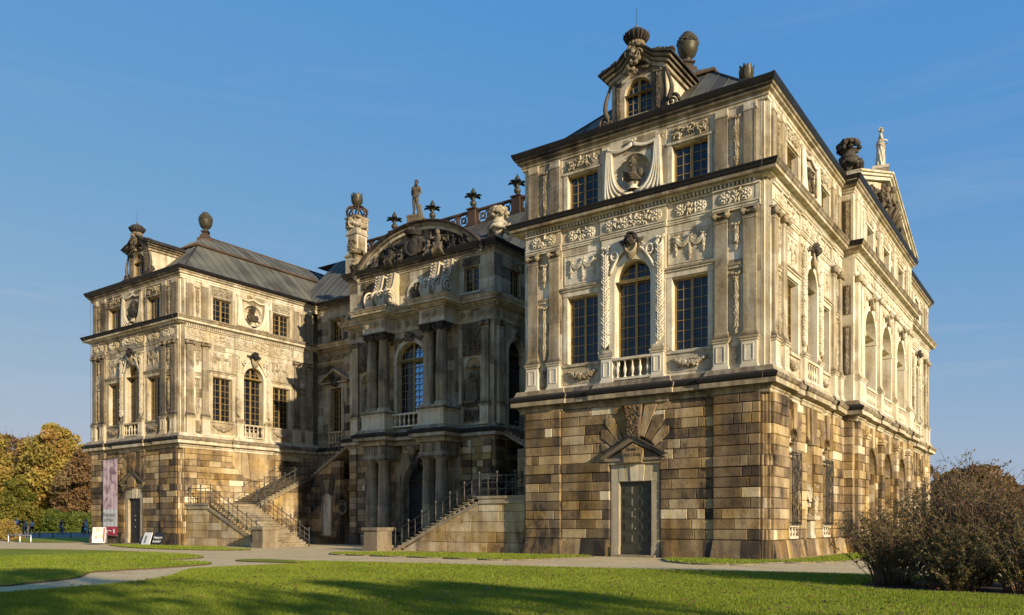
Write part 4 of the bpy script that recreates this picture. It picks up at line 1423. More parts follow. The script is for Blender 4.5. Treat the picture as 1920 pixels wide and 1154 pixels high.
# ------------------------------------------------------------------ dormers on the end faces
def dormer(x0, shift):
    """carved stone dormer standing on the front eaves; x0 = left end of the facade"""
    uc = x0 + 7.03
    root = MB()
    zb, D = 23.0, -.45
    # front wall with the window, long cheeks running back into the roof
    ops = [(uc - .78, uc + .78, 23.5, 24.65, 1), (uc - .78, uc + .78, 24.65, 25.45, 1)]
    root.wall(uc - 1.55, uc + 1.55, zb, 26.0, D - .3, D, ops, .68, .05, .8)
    root.spandrel(uc, .78, 24.65, 25.45, D - .3, D, .7)
    for s in (-1, 1):
        a, b = sorted((uc + s * 1.55, uc + s * 1.25))
        root.box(a, b, zb, 26.0, -5.4, D - .3, .86)
    root.box(uc - 1.3, uc + 1.3, zb, 25.9, -5.4, D - .34, .3)
    o = root.build("dormer", 'stone', palace, (0, 0, 0), 0, shift)
    # moulded hood: arched middle rising from sloping shoulders, carried back as a gable roof
    def hood(t): # profile of the hood along u
        a = abs(t)
        return 26.95 - .55 * (a / 1.0) ** 2 if a < 1.0 else 26.40 - .32 * (a - 1.0)
    h = MB()
    us = [-2.15 + 4.3 * i / 36 for i in range(37)]
    for lay, (dz, th, d) in enumerate(((-.62, .2, .10), (-.42, .16, .22), (-.26, .16, .36), (-.10, .10, .46))):
        w = 1 - .07 * (3 - lay)
        for a, b in zip(us, us[1:]):
            za, zc = hood(a), hood(b)
            h.raw([(uc + a * w, 5.6, za + dz), (uc + b * w, 5.6, zc + dz), (uc + b * w, -(D + d), zc + dz), (uc + a * w, -(D + d), za + dz),
                   (uc + a * w, 5.6, za + dz + th), (uc + b * w, 5.6, zc + dz + th), (uc + b * w, -(D + d), zc + dz + th), (uc + a * w, -(D + d), za + dz + th)],
                  [(0, 1, 2, 3), (4, 5, 6, 7), (2, 3, 7, 6)] + ([(0, 3, 7, 4)] if a == us[0] else []) + ([(1, 2, 6, 5)] if b == us[-1] else []), [.62, .45, .35, .16][lay])
    h.build("hood", 'stone', o, (0, 0, 0), 0, shift)
    q = MB()
    for s in (-1, 1):
        garland(q, uc + s * 1.16, 23.1, 25.5, .36, D, .34)
        scroll(q, uc + s * 1.95, 23.55, .42, D - .02, .36, s, 1.7, .42)
        q.tube([(uc + s * (1.62 + .45 * math.sin(t * 2.6) * (1 - t) + .14 * (1 - t)), D + .02, 23.7 + t * 1.75) for t in [i / 10 for i in range(11)]], .15, 6, .36, .07)
        for i in range(30):
            t = rng.uniform(1.0, 2.1) * s
            q.blob(uc + t, D + rng.uniform(0, .3), hood(t) + rng.uniform(.0, .14), .14, .16, .1, .18 + rng.uniform(-.05, .1), 1, -s * .3, .2)
        swag(q, uc + s * .2, uc + s * 1.0, 25.95, .2, .1, D + .05, .4, 6)
    # cartouche
    for i in range(26):
        q.blob(uc + rng.uniform(-.3, .3), D + .45 + rng.uniform(-.1, .1), 26.9 - i * .055, .16 - .003 * i, .16, .14, .45 + rng.uniform(-.15, .2), 1, rng.uniform(-1, 1))
    scroll(q, uc + .22, 26.35, .3, D + .5, .5, 1); scroll(q, uc - .3, 26.55, .26, D + .5, .45, -1)
    q.build("carving", 'carve', o, (0, 0, 0), 0, shift)
    c = MB()
    k0 = len(c.v)
    c.lathe((uc, D + .15), [(.5, 26.85), (.55, 27.0), (.42, 27.12), (.5, 27.25)], 16, .4)
    for i in range(16):
        a = i * math.pi / 8
        c.blob(uc + .52 * math.cos(a), D + .15 + .52 * math.sin(a), 27.12, .14, .14, .18, .5)
    c.lathe((uc, D + .15), [(.55, 27.2), (.86, 27.55), (.92, 27.7), (.82, 27.82), (.60, 28.0), (.28, 28.12), (.0, 28.15)], 20, .16)
    for i in range(18):
        a = i * math.pi / 9
        c.tube([(uc + r * math.cos(a), D + .15 + r * math.sin(a), z) for r, z in ((.58, 27.22), (.90, 27.58), (.95, 27.72))], .06, 5, .12)
    c.blob(uc, D + .15, 28.26, .13, .13, .2, .45, 2)
    c.tube([(uc, D + .15, 28.4), (uc, D + .15, 29.6)], .014, 4, .2)
    c.v = [(uc + (x - uc) * .72, -(D + .15) + (y + D + .15) * .72, 26.85 + (z - 26.85) * .80) for x, y, z in c.v]
    c.build("crown", 'carve', o, (0, 0, 0), 0, shift)
    w = window(o, uc - .78, uc + .78, 23.45, 25.45, D - .22, 4, 5, True, None, True, name="dormer_window")
    # pane is folded into the window so that nothing sits deeper than a sub-part
    for ch in list(w.children):
        ch.parent = o; ch.name = "dormer_pane"
dormer(-W, .44)
dormer(XL - W, .40)

# chimney tower with crown and tulip behind the middle block's roof
def tower():
    t = MB(); x, y = -46.45, 18.0; d = -y
    w = .78
    t.box(x - w, x + w, 24.0, 28.3, d - w, d + w, .70); t.box(x - w - .1, x + w + .1, 28.0, 28.2, d - w - .1, d + w + .1, .6)
    t.box(x - .68, x + .68, 28.3, 30.15, d - .68, d + .68, .74)
    for k in (-1, 1):
        t.box(x - .45, x + .45, 28.5, 30.0, d + k * .68 - .03, d + k * .68 + .03, .45)
        t.box(x + k * .68 - .03, x + k * .68 + .03, 28.5, 30.0, d - .45, d + .45, .5)
    t.box(x - .8, x + .8, 30.15, 30.3, d - .8, d + .8, .55); t.box(x - .7, x + .7, 30.3, 30.8, d - .7, d + .7, .6)
    o = t.build("chimney_tower", 'stone', palace)
    c = MB()
    foliage_relief(c, x - .4, x + .4, 28.6, 29.9, d + .71, .4, 18, 2, .07)
    c.lathe((x, d), [(.98, 30.8), (1.15, 31.05), (1.2, 31.3), (1.05, 31.6), (.95, 31.8)], 4, .6, False)
    for i in range(60):
        a = rng.uniform(0, 6.28); z = rng.uniform(30.9, 31.6)
        c.blob(x + .95 * math.cos(a), d + .95 * math.sin(a), z, .2, .2, .22, .55 + rng.uniform(-.2, .15))
    c.box(x - .85, x + .85, 31.75, 31.95, d - .85, d + .85, .5)
    c.build("carved_capital", 'carve', o)
    k = MB()
    for i in range(10):
        a = i * math.pi / 5
        P = lambda r, z: (x + r * math.cos(a), d + r * math.sin(a), z)
        k.tube([P(.75, 31.95), P(1.0, 32.3), P(1.05, 32.7), P(.8, 32.95), P(.3, 33.05)], .08, 5, .5)
        k.tube([(x + 1.0 * math.cos(a + q * .63), d + 1.0 * math.sin(a + q * .63), 32.35 + .3 * math.sin(math.pi * q)) for q in [j / 6 for j in range(7)]], .06, 5, .5)
    k.lathe((x, d), [(.85, 31.93), (.9, 32.0), (.85, 32.08)], 20, .5)
    k.lathe((x, d), [(.35, 33.0), (.4, 33.1), (.2, 33.2)], 12, .5)
    k.build("crown", 'trim', o)
    u = MB(); tulip(u, x, d, 33.15, .62, 1.15)
    u.build("tulip", 'bronze', o)

def tulip(mb, x, d, z, r, h):
    mb.lathe((x, d), [(.1, z), (r * .55, z + h * .08), (r * .8, z + h * .3), (r * .82, z + h * .55), (r * .7, z + h * .8)], 14, .5, True)
    for ring, (n, rr, hh) in enumerate(((6, .92, 1.0), (6, .8, 1.12))):
        for i in range(n):
            a = (i + ring * .5) * 2 * math.pi / n
            P = []
            for t, wv, ro in ((0, .30, .55), (.3, .46, .95), (.6, .46, 1.0), (.85, .26, .98), (1.0, .05, 1.12)):
                P.append((t, wv, ro * rr))
            vs, fs = [], []
            for t, wv, ro in P:
                for s in (-1, 0, 1):
                    q = a + s * wv
                    k = ro * r * (1.04 if s == 0 else 1)
                    vs.append((x + k * math.cos(q), -(d + k * math.sin(q)), z + h * .05 + hh * h * .92 * t))
            for i2 in range(4):
                for s in range(2):
                    b = i2 * 3 + s
                    fs.append((b, b + 1, b + 4, b + 3))
            mb.raw(vs, fs, .5, True)
tower()

# lightning conductors run down the corners and stand on the ridges
lw = MB()
for x, y in ((-.2, -.16), (XL - .2, -.12), (XL - W + .2, -.14)):
    s_ = 1 if x > XL - W + 1 else -1
    lw.tube([(x, -y + .03, 0), (x, -y + .03, 8.0), (x + .3 * s_, -y + .75, 8.9), (x, -y + .1, 9.3), (x, -y + .1, 18.2), (x + .3 * s_, -y + .85, 18.9), (x, -y + .12, 19.2), (x, -y + .12, 22.0)], .013, 4, .5)
lw.build("lightning_conductor", 'iron', palace)

# ------------------------------------------------------------------ side pavilion on the long side
def pavilion():
    F = ((RIS, RY0, 0), Q); sh = .58
    loc, rz = F
    uc3 = [RW / 2 - 5.25, RW / 2, RW / 2 + 5.25]
    r = 1.62; r2 = 1.62
    g = MB()
    ops = []
    for u in uc3: ops += [(u - r, u + r, 0, 5.05, 1), (u - r, u + r, 5.05, 5.05 + r, 1)]
    g.wall(.0, RW, 0, 8.4, -1.3, 0, ops, .62, sides=False)
    for u in uc3: g.spandrel(u, r, 5.05, 5.05 + r, -1.3, 0, .66)
    g.quad((0, -1.2, 0), (RW, -1.2, 0), (RW, -1.2, 8), (0, -1.2, 8), .6)
    for s, e in ((0, -1), (RW, 1)): g.box(min(s, s + e * .0), max(s, s + e * .0) + .001, 0, 8.4, -RIS, 0, .6)
    g.build("ground_floor_wall", 'rust', palace, loc, rz, .5)
    b = MB()
    def cut(a, c):
        zm = (a + c) / 2; o = []
        for u in uc3:
            if zm < 5.05: o.append((u - r - .02, u + r + .02))
            elif zm < 5.05 + r + .3: o.append((u - math.sqrt(max(.05, (r + .28) ** 2 - (zm - 5.05) ** 2)), u + math.sqrt(max(.05, (r + .28) ** 2 - (zm - 5.05) ** 2))))
        return o
    courses(b, .3, RW - .3, 0, .10, cut, 301, .16)
    for u in (1.1, RW - 1.1):
        courses(b, u - .85, u + .85, 0, .26, None, int(u * 10), .14)
    for u in [(uc3[0] + uc3[1]) / 2, (uc3[1] + uc3[2]) / 2, 2.25, RW - 2.25]:
        courses(b, u - .42, u + .42, 0, .36, None, int(u * 10) + 3, .18, rows=ROWS[:13])
        b.box(u - .5, u + .5, 7.1, 7.25, .05, .44, .75); b.box(u - .56, u + .56, 7.25, 7.42, .05, .50, .75)
        plinth(b, u - .5, u + .5, 3, .2, .22)
    for u in uc3:
        rg = random.Random(int(u))
        for i in range(8):                       # rusticated jamb stones inside the arch
            z0 = .2 + i * .6
            for s in (-1, 1):
                x0, x1 = sorted((u + s * r, u + s * (r - .05)))
                b.box(x0, x1, z0 + .01, z0 + .59, -1.15, -.02, stone_tone(rg, .2))
            b.block(u - r, u + r, z0, z0 + .59, -1.2, -1.13, stone_tone(rg, .2), .03)
        voussoirs(b, u, 5.05, r + .02, [(a, a + 20, 7.9, r + .5) for a in (0, 20, 40, 60, 100, 120, 140, 160)], .18, 7)
        b.poly([(u - .25, 5.05 + r), (u + .25, 5.05 + r), (u + .4, 7.95), (u - .4, 7.95)], 0, .3, .66, .03)
    plinth(b, 0, RW, 77, .2, .1, [(u - r, u + r) for u in uc3])
    b.build("rusticated_blocks", 'rust', palace, loc, rz, .5)
    # upper floors
    w = MB()
    ops = []
    zs = 15.65 - r2
    for u in uc3: ops += [(u - r2, u + r2, 9.3, zs, 1), (u - r2, u + r2, zs, 15.7, 1), (u - .9, u + .9, 19.1, 21.0)]
    ops += [(u - .62, u + .62, 19.3, 20.5, 1) for u in ((uc3[0] + uc3[1]) / 2, (uc3[1] + uc3[2]) / 2)]
    w.wall(0, RW, 8.9, 22.9, -1.2, 0, ops, .82, .05, .85, sides=False, seed=8)
    for u in uc3: w.spandrel(u, r2, zs, 15.7, -1.2, 0, .85)
    for u in ((uc3[0] + uc3[1]) / 2, (uc3[1] + uc3[2]) / 2):
        w.spandrel(u, .62, 20.5 - .0, 20.5, -.6, 0, .85) if False else None
        w.quad((u - .62, -.6, 19.3), (u + .62, -.6, 19.3), (u + .62, -.6, 20.5), (u - .62, -.6, 20.5), .9)
    w.box(-.001, .3, 8.9, 22.9, -RIS - .05, -.002, .72); w.box(RW - .3, RW + .001, 8.9, 22.9, -RIS - .05, -.002, .72)
    w.build("wall", 'stone', palace, loc, rz, sh)
    for u in uc3:
        s = MB()
        s.ring(u, r2, r2 + .28, zs, 0, .10, .92)
        for k in (-1, 1):
            a, c = sorted((u + k * r2, u + k * (r2 + .28))); s.box(a, c, 10.6, zs - .3, 0, .08, .9); s.box(a - .05, c + .05, zs - .3, zs, -.9, .14, .9)
        s.build("window_surround", 'dress', palace, loc, rz, sh); s = MB()
        s.box(u - 1.15, u + 1.15, 21.05, 21.17, 0, .1, .8); s.box(u - 1.2, u + 1.2, 18.96, 19.08, 0, .1, .7)
        for x0, x1 in ((u - 1.1, u - .9), (u + .9, u + 1.1)): s.box(x0, x1, 19.08, 21.05, 0, .06, .8)
        s.build("window_surround", 'dress', palace, loc, rz, sh)
    def put(o):
        o.location = Vector(loc) + Matrix.Rotation(rz, 3, 'Z') @ o.location
        o.rotation_euler = (0, 0, rz); o.color = (sh, .5, .5, 1)
        for c in o.children: c.color = (sh, .5, .5, 1)
    for u in uc3:
        put(window(palace, u - r2, u + r2, 10.5, 15.65, -.95, 6, 9, True, zs + .1))
        put(window(palace, u - .9, u + .9, 19.1, 21.0, -.26, 4, 4))
        put(balustrade(palace, u - r2 + .05, u + r2 - .05, 9.34, 10.52, .08, 7))
        g = MB(); mask_head(g, u, 16.4, .42, .12, .62, .82); put(g.build("keystone_mask", 'carve', palace))
        g = MB(); g.box(u - .95, u + .95, 21.22, 21.9, 0, .05, .75); foliage_relief(g, u - .95, u + .95, 21.22, 21.9, .05, .8, 40, 9, .1)
        put(g.build("foliage_panel", 'carve', palace))
        g = MB()
        for k in (-1, 1):
            swag(g, u + k * .5, u + k * 1.9, 16.6, .35, .14, .08, .8, 8); garland(g, u + k * 1.95, 15.2, 16.7, .28, .08, .78)
        put(g.build("swag_relief", 'carve', palace))
    pil = [(.35, 1.0), (1.25, 1.85), (RW - 1.85, RW - 1.25), (RW - 1.0, RW - .35)]
    for u in ((uc3[0] + uc3[1]) / 2, (uc3[1] + uc3[2]) / 2): pil.append((u - .33, u + .33))
    for a, c in pil:
        p = MB(); pilaster(p, a, c, ZP, ZC, .22, .82); o = p.build("pilaster", 'stone', palace)
        k = MB(); capital(k, a, c, ZC - .5, .22, .62); k.build("capital", 'carve', o)
        k = MB(); pedestal_geo(k, a - .08, c + .08, ZB, ZP, .32, .9); k.build("pedestal", 'dress', o); put(o)
        p = MB(); p.box(a, c, 18.95, 21.62, 0, .16, .76); p.box(a - .03, c + .03, 21.62, 21.7, 0, .19, .72); p.box(a, c, 21.7, 22.02, 0, .17, .82)
        put(p.build("attic_pilaster", 'stone', palace))
    e = MB()
    e.box(0, RW, 16.98, 17.26, 0, .12, .84); e.box(0, RW, 17.26, 18.02, 0, .10, .8); e.box(0, RW, 18.02, 18.1, 0, .2, .84)
    x = .1
    while x < RW - .1:
        e.box(x, x + .11, 18.12, 18.28, 0, .27, .84); x += .205
    put(e.build("entablature", 'stone', palace))
    f = MB()
    for j in range(18):
        u = .7 + j * (RW - 1.4) / 17
        rosette(f, u, 17.64, .28, .10, .86)
        for q in range(8): f.blob(u + .52 + rng.uniform(-.18, .18), .13, 17.64 + rng.uniform(-.24, .24), .05, .09, .15, .85, 1, rng.uniform(-.9, .9))
    put(f.build("frieze_relief", 'carve', palace))
    for u in ((uc3[0] + uc3[1]) / 2, (uc3[1] + uc3[2]) / 2):
        f = MB(); bust_geo(f, u, 19.3, .45, -.1, .5, .85, .3); put(f.build("niche_bust", 'carve', palace))
        f = MB(); foliage_relief(f, u - .8, u + .8, 20.9, 21.8, 0, .8, 30, 4, .14); put(f.build("foliage_panel", 'carve', palace))
    for u in (2.2, RW - 2.2):
        f = MB(); garland(f, u, 11, 15, .3, .03, .75); put(f.build("garland", 'carve', palace))
        f = MB(); garland(f, u, 19.05, 21.6, .3, .02, .72); put(f.build("garland", 'carve', palace))
    # carved panels on the return facing the front
    rt = MB()
    o2 = (0, RY0, 0)
    for z0, z1 in ((10.9, 13.9), (14.6, 16.4), (19.1, 21.6)):
        rt.box(.14, RIS - .14, z0, z1, 0, .05, .4); garland(rt, RIS / 2, z0, z1, .3, .05, .5)
    rt.build("garland", 'carve', palace, o2, 0, .5)
    rb_ = MB(); courses(rb_, .0, RIS, 0, .10, None, 55, .04, lmin=2, lmax=3); rb_.build("rusticated_blocks", 'rust', palace, o2, 0, .5)
    # pediment
    pm = MB()
    zc, H = 22.62, 3.35
    mid = RW / 2; hw = mid + .45
    pm.poly([(.0, 22.9), (RW, 22.9), (mid, 22.9 + H - .5)], -.3, .05, .66)
    for s in (-1, 1):
        for d0, d1, o1, o2_, t in ((-.3, .30, .0, .24, .84), (-.3, .44, .24, .42, .80), (-.3, .55, .42, .56, .70)):
            pm.poly([(mid + s * hw, zc + o1), (mid + s * hw, zc + o2_), (mid, zc + H + o2_), (mid, zc + H + o1)], d0, d1, t)
    po = pm.build("pediment", 'stone', palace, loc, rz, sh)
    rel = MB()
    for i in range(9):
        t = (i - 4) / 4
        hh = (1 - abs(t)) * 2.2 + .35
        relief_figure(rel, mid + t * 6.4, 22.95, hh, .15, .22 + rng.uniform(-.05, .2), i)
    for i in range(160):
        t = rng.uniform(-1, 1); hh = (1 - abs(t)) * 2.7
        rel.blob(mid + t * 7.6, .1, 22.95 + rng.uniform(0, max(.1, hh)), rng.uniform(.1, .3), .2, rng.uniform(.1, .25), .3 + rng.uniform(-.15, .25), 1, rng.uniform(-1, 1), .15)
    rel.build("pediment_relief", 'carve', po)
    rf_ = MB()
    ap = (RIS + .5, RY0 + mid, zc + H + .5)
    for s, y in ((-1, RY0 - .4), (1, RY1 + .4)):
        e0, e1 = ((RIS + .5, y, zc + .53), (-5.0, y, zc + .53)) if s > 0 else ((-5.0, y, zc + .53), (RIS + .5, y, zc + .53))
        t0, t1 = ((ap[0], ap[1], ap[2]), (-5.0, ap[1], ap[2])) if s > 0 else ((-5.0, ap[1], ap[2]), (ap[0], ap[1], ap[2]))
        slope(rf_, e0, e1, t0, t1)
    rf_.v = [(y - RY0, -(x - RIS), z) for x, y, z in rf_.v]
    rf_.build("pediment_roof", 'roof', po)

def relief_figure(mb, u, z, h, d, tone, k):
    """a draped figure in high relief: head, trunk, arms, bent legs and folds"""
    rg = random.Random(k)
    ln = rg.uniform(-.25, .25)
    mb.blob(u + ln * h * .5, d + h * .15, z + h * .88, h * .085, h * .1, h * .11, tone + .06, 2)
    mb.blob(u + ln * h * .3, d + h * .1, z + h * .62, h * .16, h * .13, h * .2, tone, 2, -ln)
    mb.blob(u + ln * h * .12, d + h * .1, z + h * .42, h * .15, h * .14, h * .14, tone, 2)
    for s in (-1, 1):
        a = (u + ln * h * .35 + s * h * .15, d + h * .1, z + h * .72)
        e = (a[0] + s * h * rg.uniform(.05, .2), d + h * .16, z + h * rg.uniform(.45, .75))
        w = (e[0] + s * h * rg.uniform(-.12, .15), d + h * .22, z + h * rg.uniform(.4, .85))
        mb.tube([a, e, w], h * .055, 6, tone + .04, h * .035)
        hip = (u + s * h * .08, d + h * .1, z + h * .38)
        kn = (u + s * h * rg.uniform(.1, .25), d + h * .28, z + h * rg.uniform(.2, .3))
        ft = (kn[0] + s * h * .05, d + h * .12, z + h * .02)
        mb.tube([hip, kn, ft], h * .085, 6, tone, h * .045)
    for i in range(6):
        mb.tube([(u - h * .2 + h * .08 * i, d + h * .2, z + h * .5 - .02 * i), (u - h * .05 + h * .05 * i, d + h * .26, z + h * .25), (u - h * .25 + h * .1 * i, d + h * .12, z)], h * .035, 5, tone + rg.uniform(-.08, .08))
pavilion()

# ------------------------------------------------------------------ middle block: recessed wall and frontispiece
CX = -31.1
YC, YF = 14.5, 9.85
FX0, FX1 = CX - 7.7, CX + 7.6
FW = FX1 - FX0

def recess():
    loc = (XL, YC, 0)
    w = MB(); L = XR - XL
    wins = [2.7, 6.75]
    ops = [(u - .72, u + .72, 10.5, 14.5) for u in wins] + [(u - .75, u + .75, 19.15, 21.1) for u in wins]
    w.wall(0, L, 0, 22.9, -.6, 0, ops, .58, .14, .75, sides=False, seed=21)
    w.build("wall", 'stone', palace, loc, 0, .50)
    for u in wins:
        s = MB()
        for x0, x1 in ((u - 1.05, u - .72), (u + .72, u + 1.05)): s.box(x0, x1, 9.6, 14.6, 0, .12, .72)
        s.box(u - 1.1, u + 1.1, 14.6, 15.0, 0, .14, .72); s.box(u - 1.75, u + 1.75, 15.05, 15.18, 0, .4, .7)
        for k in (-1, 1):
            s.poly([(u + k * 1.95, 15.18), (u + k * 1.95, 15.36), (u, 16.45), (u, 16.2)], 0, .5, .66)
            s.poly([(u + k * 1.5, 13.2), (u + k * 1.1, 13.2), (u + k * 1.1, 15.0), (u + k * 1.5, 15.0)], 0, .09, .7)
        s.poly([(u - 1.6, 15.2), (u + 1.6, 15.2), (u, 16.2)], 0, .1, .55)
        for i in range(16): s.blob(u + rng.uniform(-.45, .45), .35, 15.35 + rng.uniform(-.6, .4), .2, .15, .22, .16, 1, rng.uniform(-1, 1), .1)
        s.build("window_surround", 'stone', palace, loc, 0, .46); s = MB()
        for x0, x1 in ((u - .95, u - .75), (u + .75, u + .95)): s.box(x0, x1, 19.1, 21.15, 0, .08, .62)
        s.box(u - 1.1, u + 1.1, 21.15, 21.35, 0, .14, .5); s.box(u - 1.1, u + 1.1, 18.95, 19.12, 0, .16, .3)
        s.build("window_surround", 'stone', palace, loc, 0, .46)
    for u in wins:
        o = window(palace, u - .72, u + .72, 10.5, 14.5, -.3, 4, 8); o.location = loc
        o = window(palace, u - .75, u + .75, 19.15, 21.1, -.26, 4, 4); o.location = loc
        balustrade(palace, u - 1.0, u + 1.0, 9.4, 10.5, .12, 5, .8, loc, 0, .46)
    f = MB()
    f.box(0, L, 17.0, 17.26, 0, .06, .66); f.box(0, L, 18.02, 18.1, 0, .1, .7)
    x = .2
    while x < L:
        if x < 9.6 or x > 24.8: f.box(x, x + .11, 18.12, 18.28, 0, .26, .7)
        x += .205
    for a in (.6, 25.5):
        for j in range(9): rosette(f, a + j * .95, 17.62, .24, .03, .66); scroll(f, a + .48 + j * .95, 17.62, .2, .03, .6)
    f.build("frieze_relief", 'carve', palace, loc, 0, .48)
recess()
pth = [(XL + .1, YC), (FX0, YC), (FX0, YF), (FX1, YF), (FX1, YC), (XR - .1, YC)]
CP = .75                     # the field between the column pairs stands forward
_m = CX - FX0
FST = [(0, 0), (_m - 4.35, 0), (_m - 4.35, 1.9), (_m - 1.75, 1.9), (_m - 1.75, CP), (_m + 1.75, CP), (_m + 1.75, 1.9), (_m + 4.35, 1.9), (_m + 4.35, 0), (FW, 0)]
pth2 = [(XL + .1, YC), (FX0, YC)] + [(FX0 + u, YF - d) for u, d in FST] + [(FX1, YC), (XR - .1, YC)]
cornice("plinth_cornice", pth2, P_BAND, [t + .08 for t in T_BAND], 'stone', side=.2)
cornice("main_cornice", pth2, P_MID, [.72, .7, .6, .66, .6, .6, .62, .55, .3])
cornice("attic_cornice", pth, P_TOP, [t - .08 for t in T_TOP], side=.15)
m = MB(); m.sweep(pth, P_GUT, .3); m.build("eaves_gutter", 'gutter', palace)

def column(mb, u, d, z0, z1, r, tone, doric=False):
    mb.box(u - r * 1.35, u + r * 1.35, z0, z0 + .14, d - r * 1.35, d + r * 1.35, tone + .2)
    mb.lathe((u, d), [(r * 1.32, z0 + .14), (r * 1.35, z0 + .22), (r * 1.18, z0 + .3), (r * 1.22, z0 + .36), (r * 1.05, z0 + .42)], 22, tone + .2)
    H = z1 - z0
    zt = z1 - (.3 if doric else .55)
    cut = z0 + .42 + (zt - z0 - .42) * .38
    mb.lathe((u, d), [(r, z0 + .42), (r * 1.01, cut)], 22, tone + .08, cap=False)
    mb.lathe((u, d), [(r * 1.01, cut), (r * .97, z0 + H * .6), (r * .86, zt - .1), (r * .93, zt - .06), (r * .93, zt)], 22, tone, cap=False)
    if doric:
        mb.lathe((u, d), [(r * .9, zt), (r * 1.15, zt + .1), (r * 1.2, zt + .16)], 22, tone + .05)
        mb.box(u - r * 1.25, u + r * 1.25, zt + .16, z1, d - r * 1.25, d + r * 1.25, tone - .05)

def comp_capital(mb, u, d, z0, r, tone):
    mb.lathe((u, d), [(r * .86, z0), (r * .95, z0 + .1), (r * 1.0, z0 + .35), (r * 1.2, z0 + .5)], 14, tone)
    for a in range(4):
        q = rad(45 + 90 * a)
        mb.blob(u + r * 1.25 * math.cos(q), d + r * 1.25 * math.sin(q), z0 + .32, .2, .2, .2, tone, 2)
    for i in range(12):
        q = rad(30 * i)
        mb.blob(u + r * 1.05 * math.cos(q), d + r * 1.05 * math.sin(q), z0 + .12 + .1 * (i % 2), .12, .12, .16, tone + rng.uniform(-.05, .08))
    mb.box(u - r * 1.35, u + r * 1.35, z0 + .5, z0 + .6, d - r * 1.35, d + r * 1.35, tone)

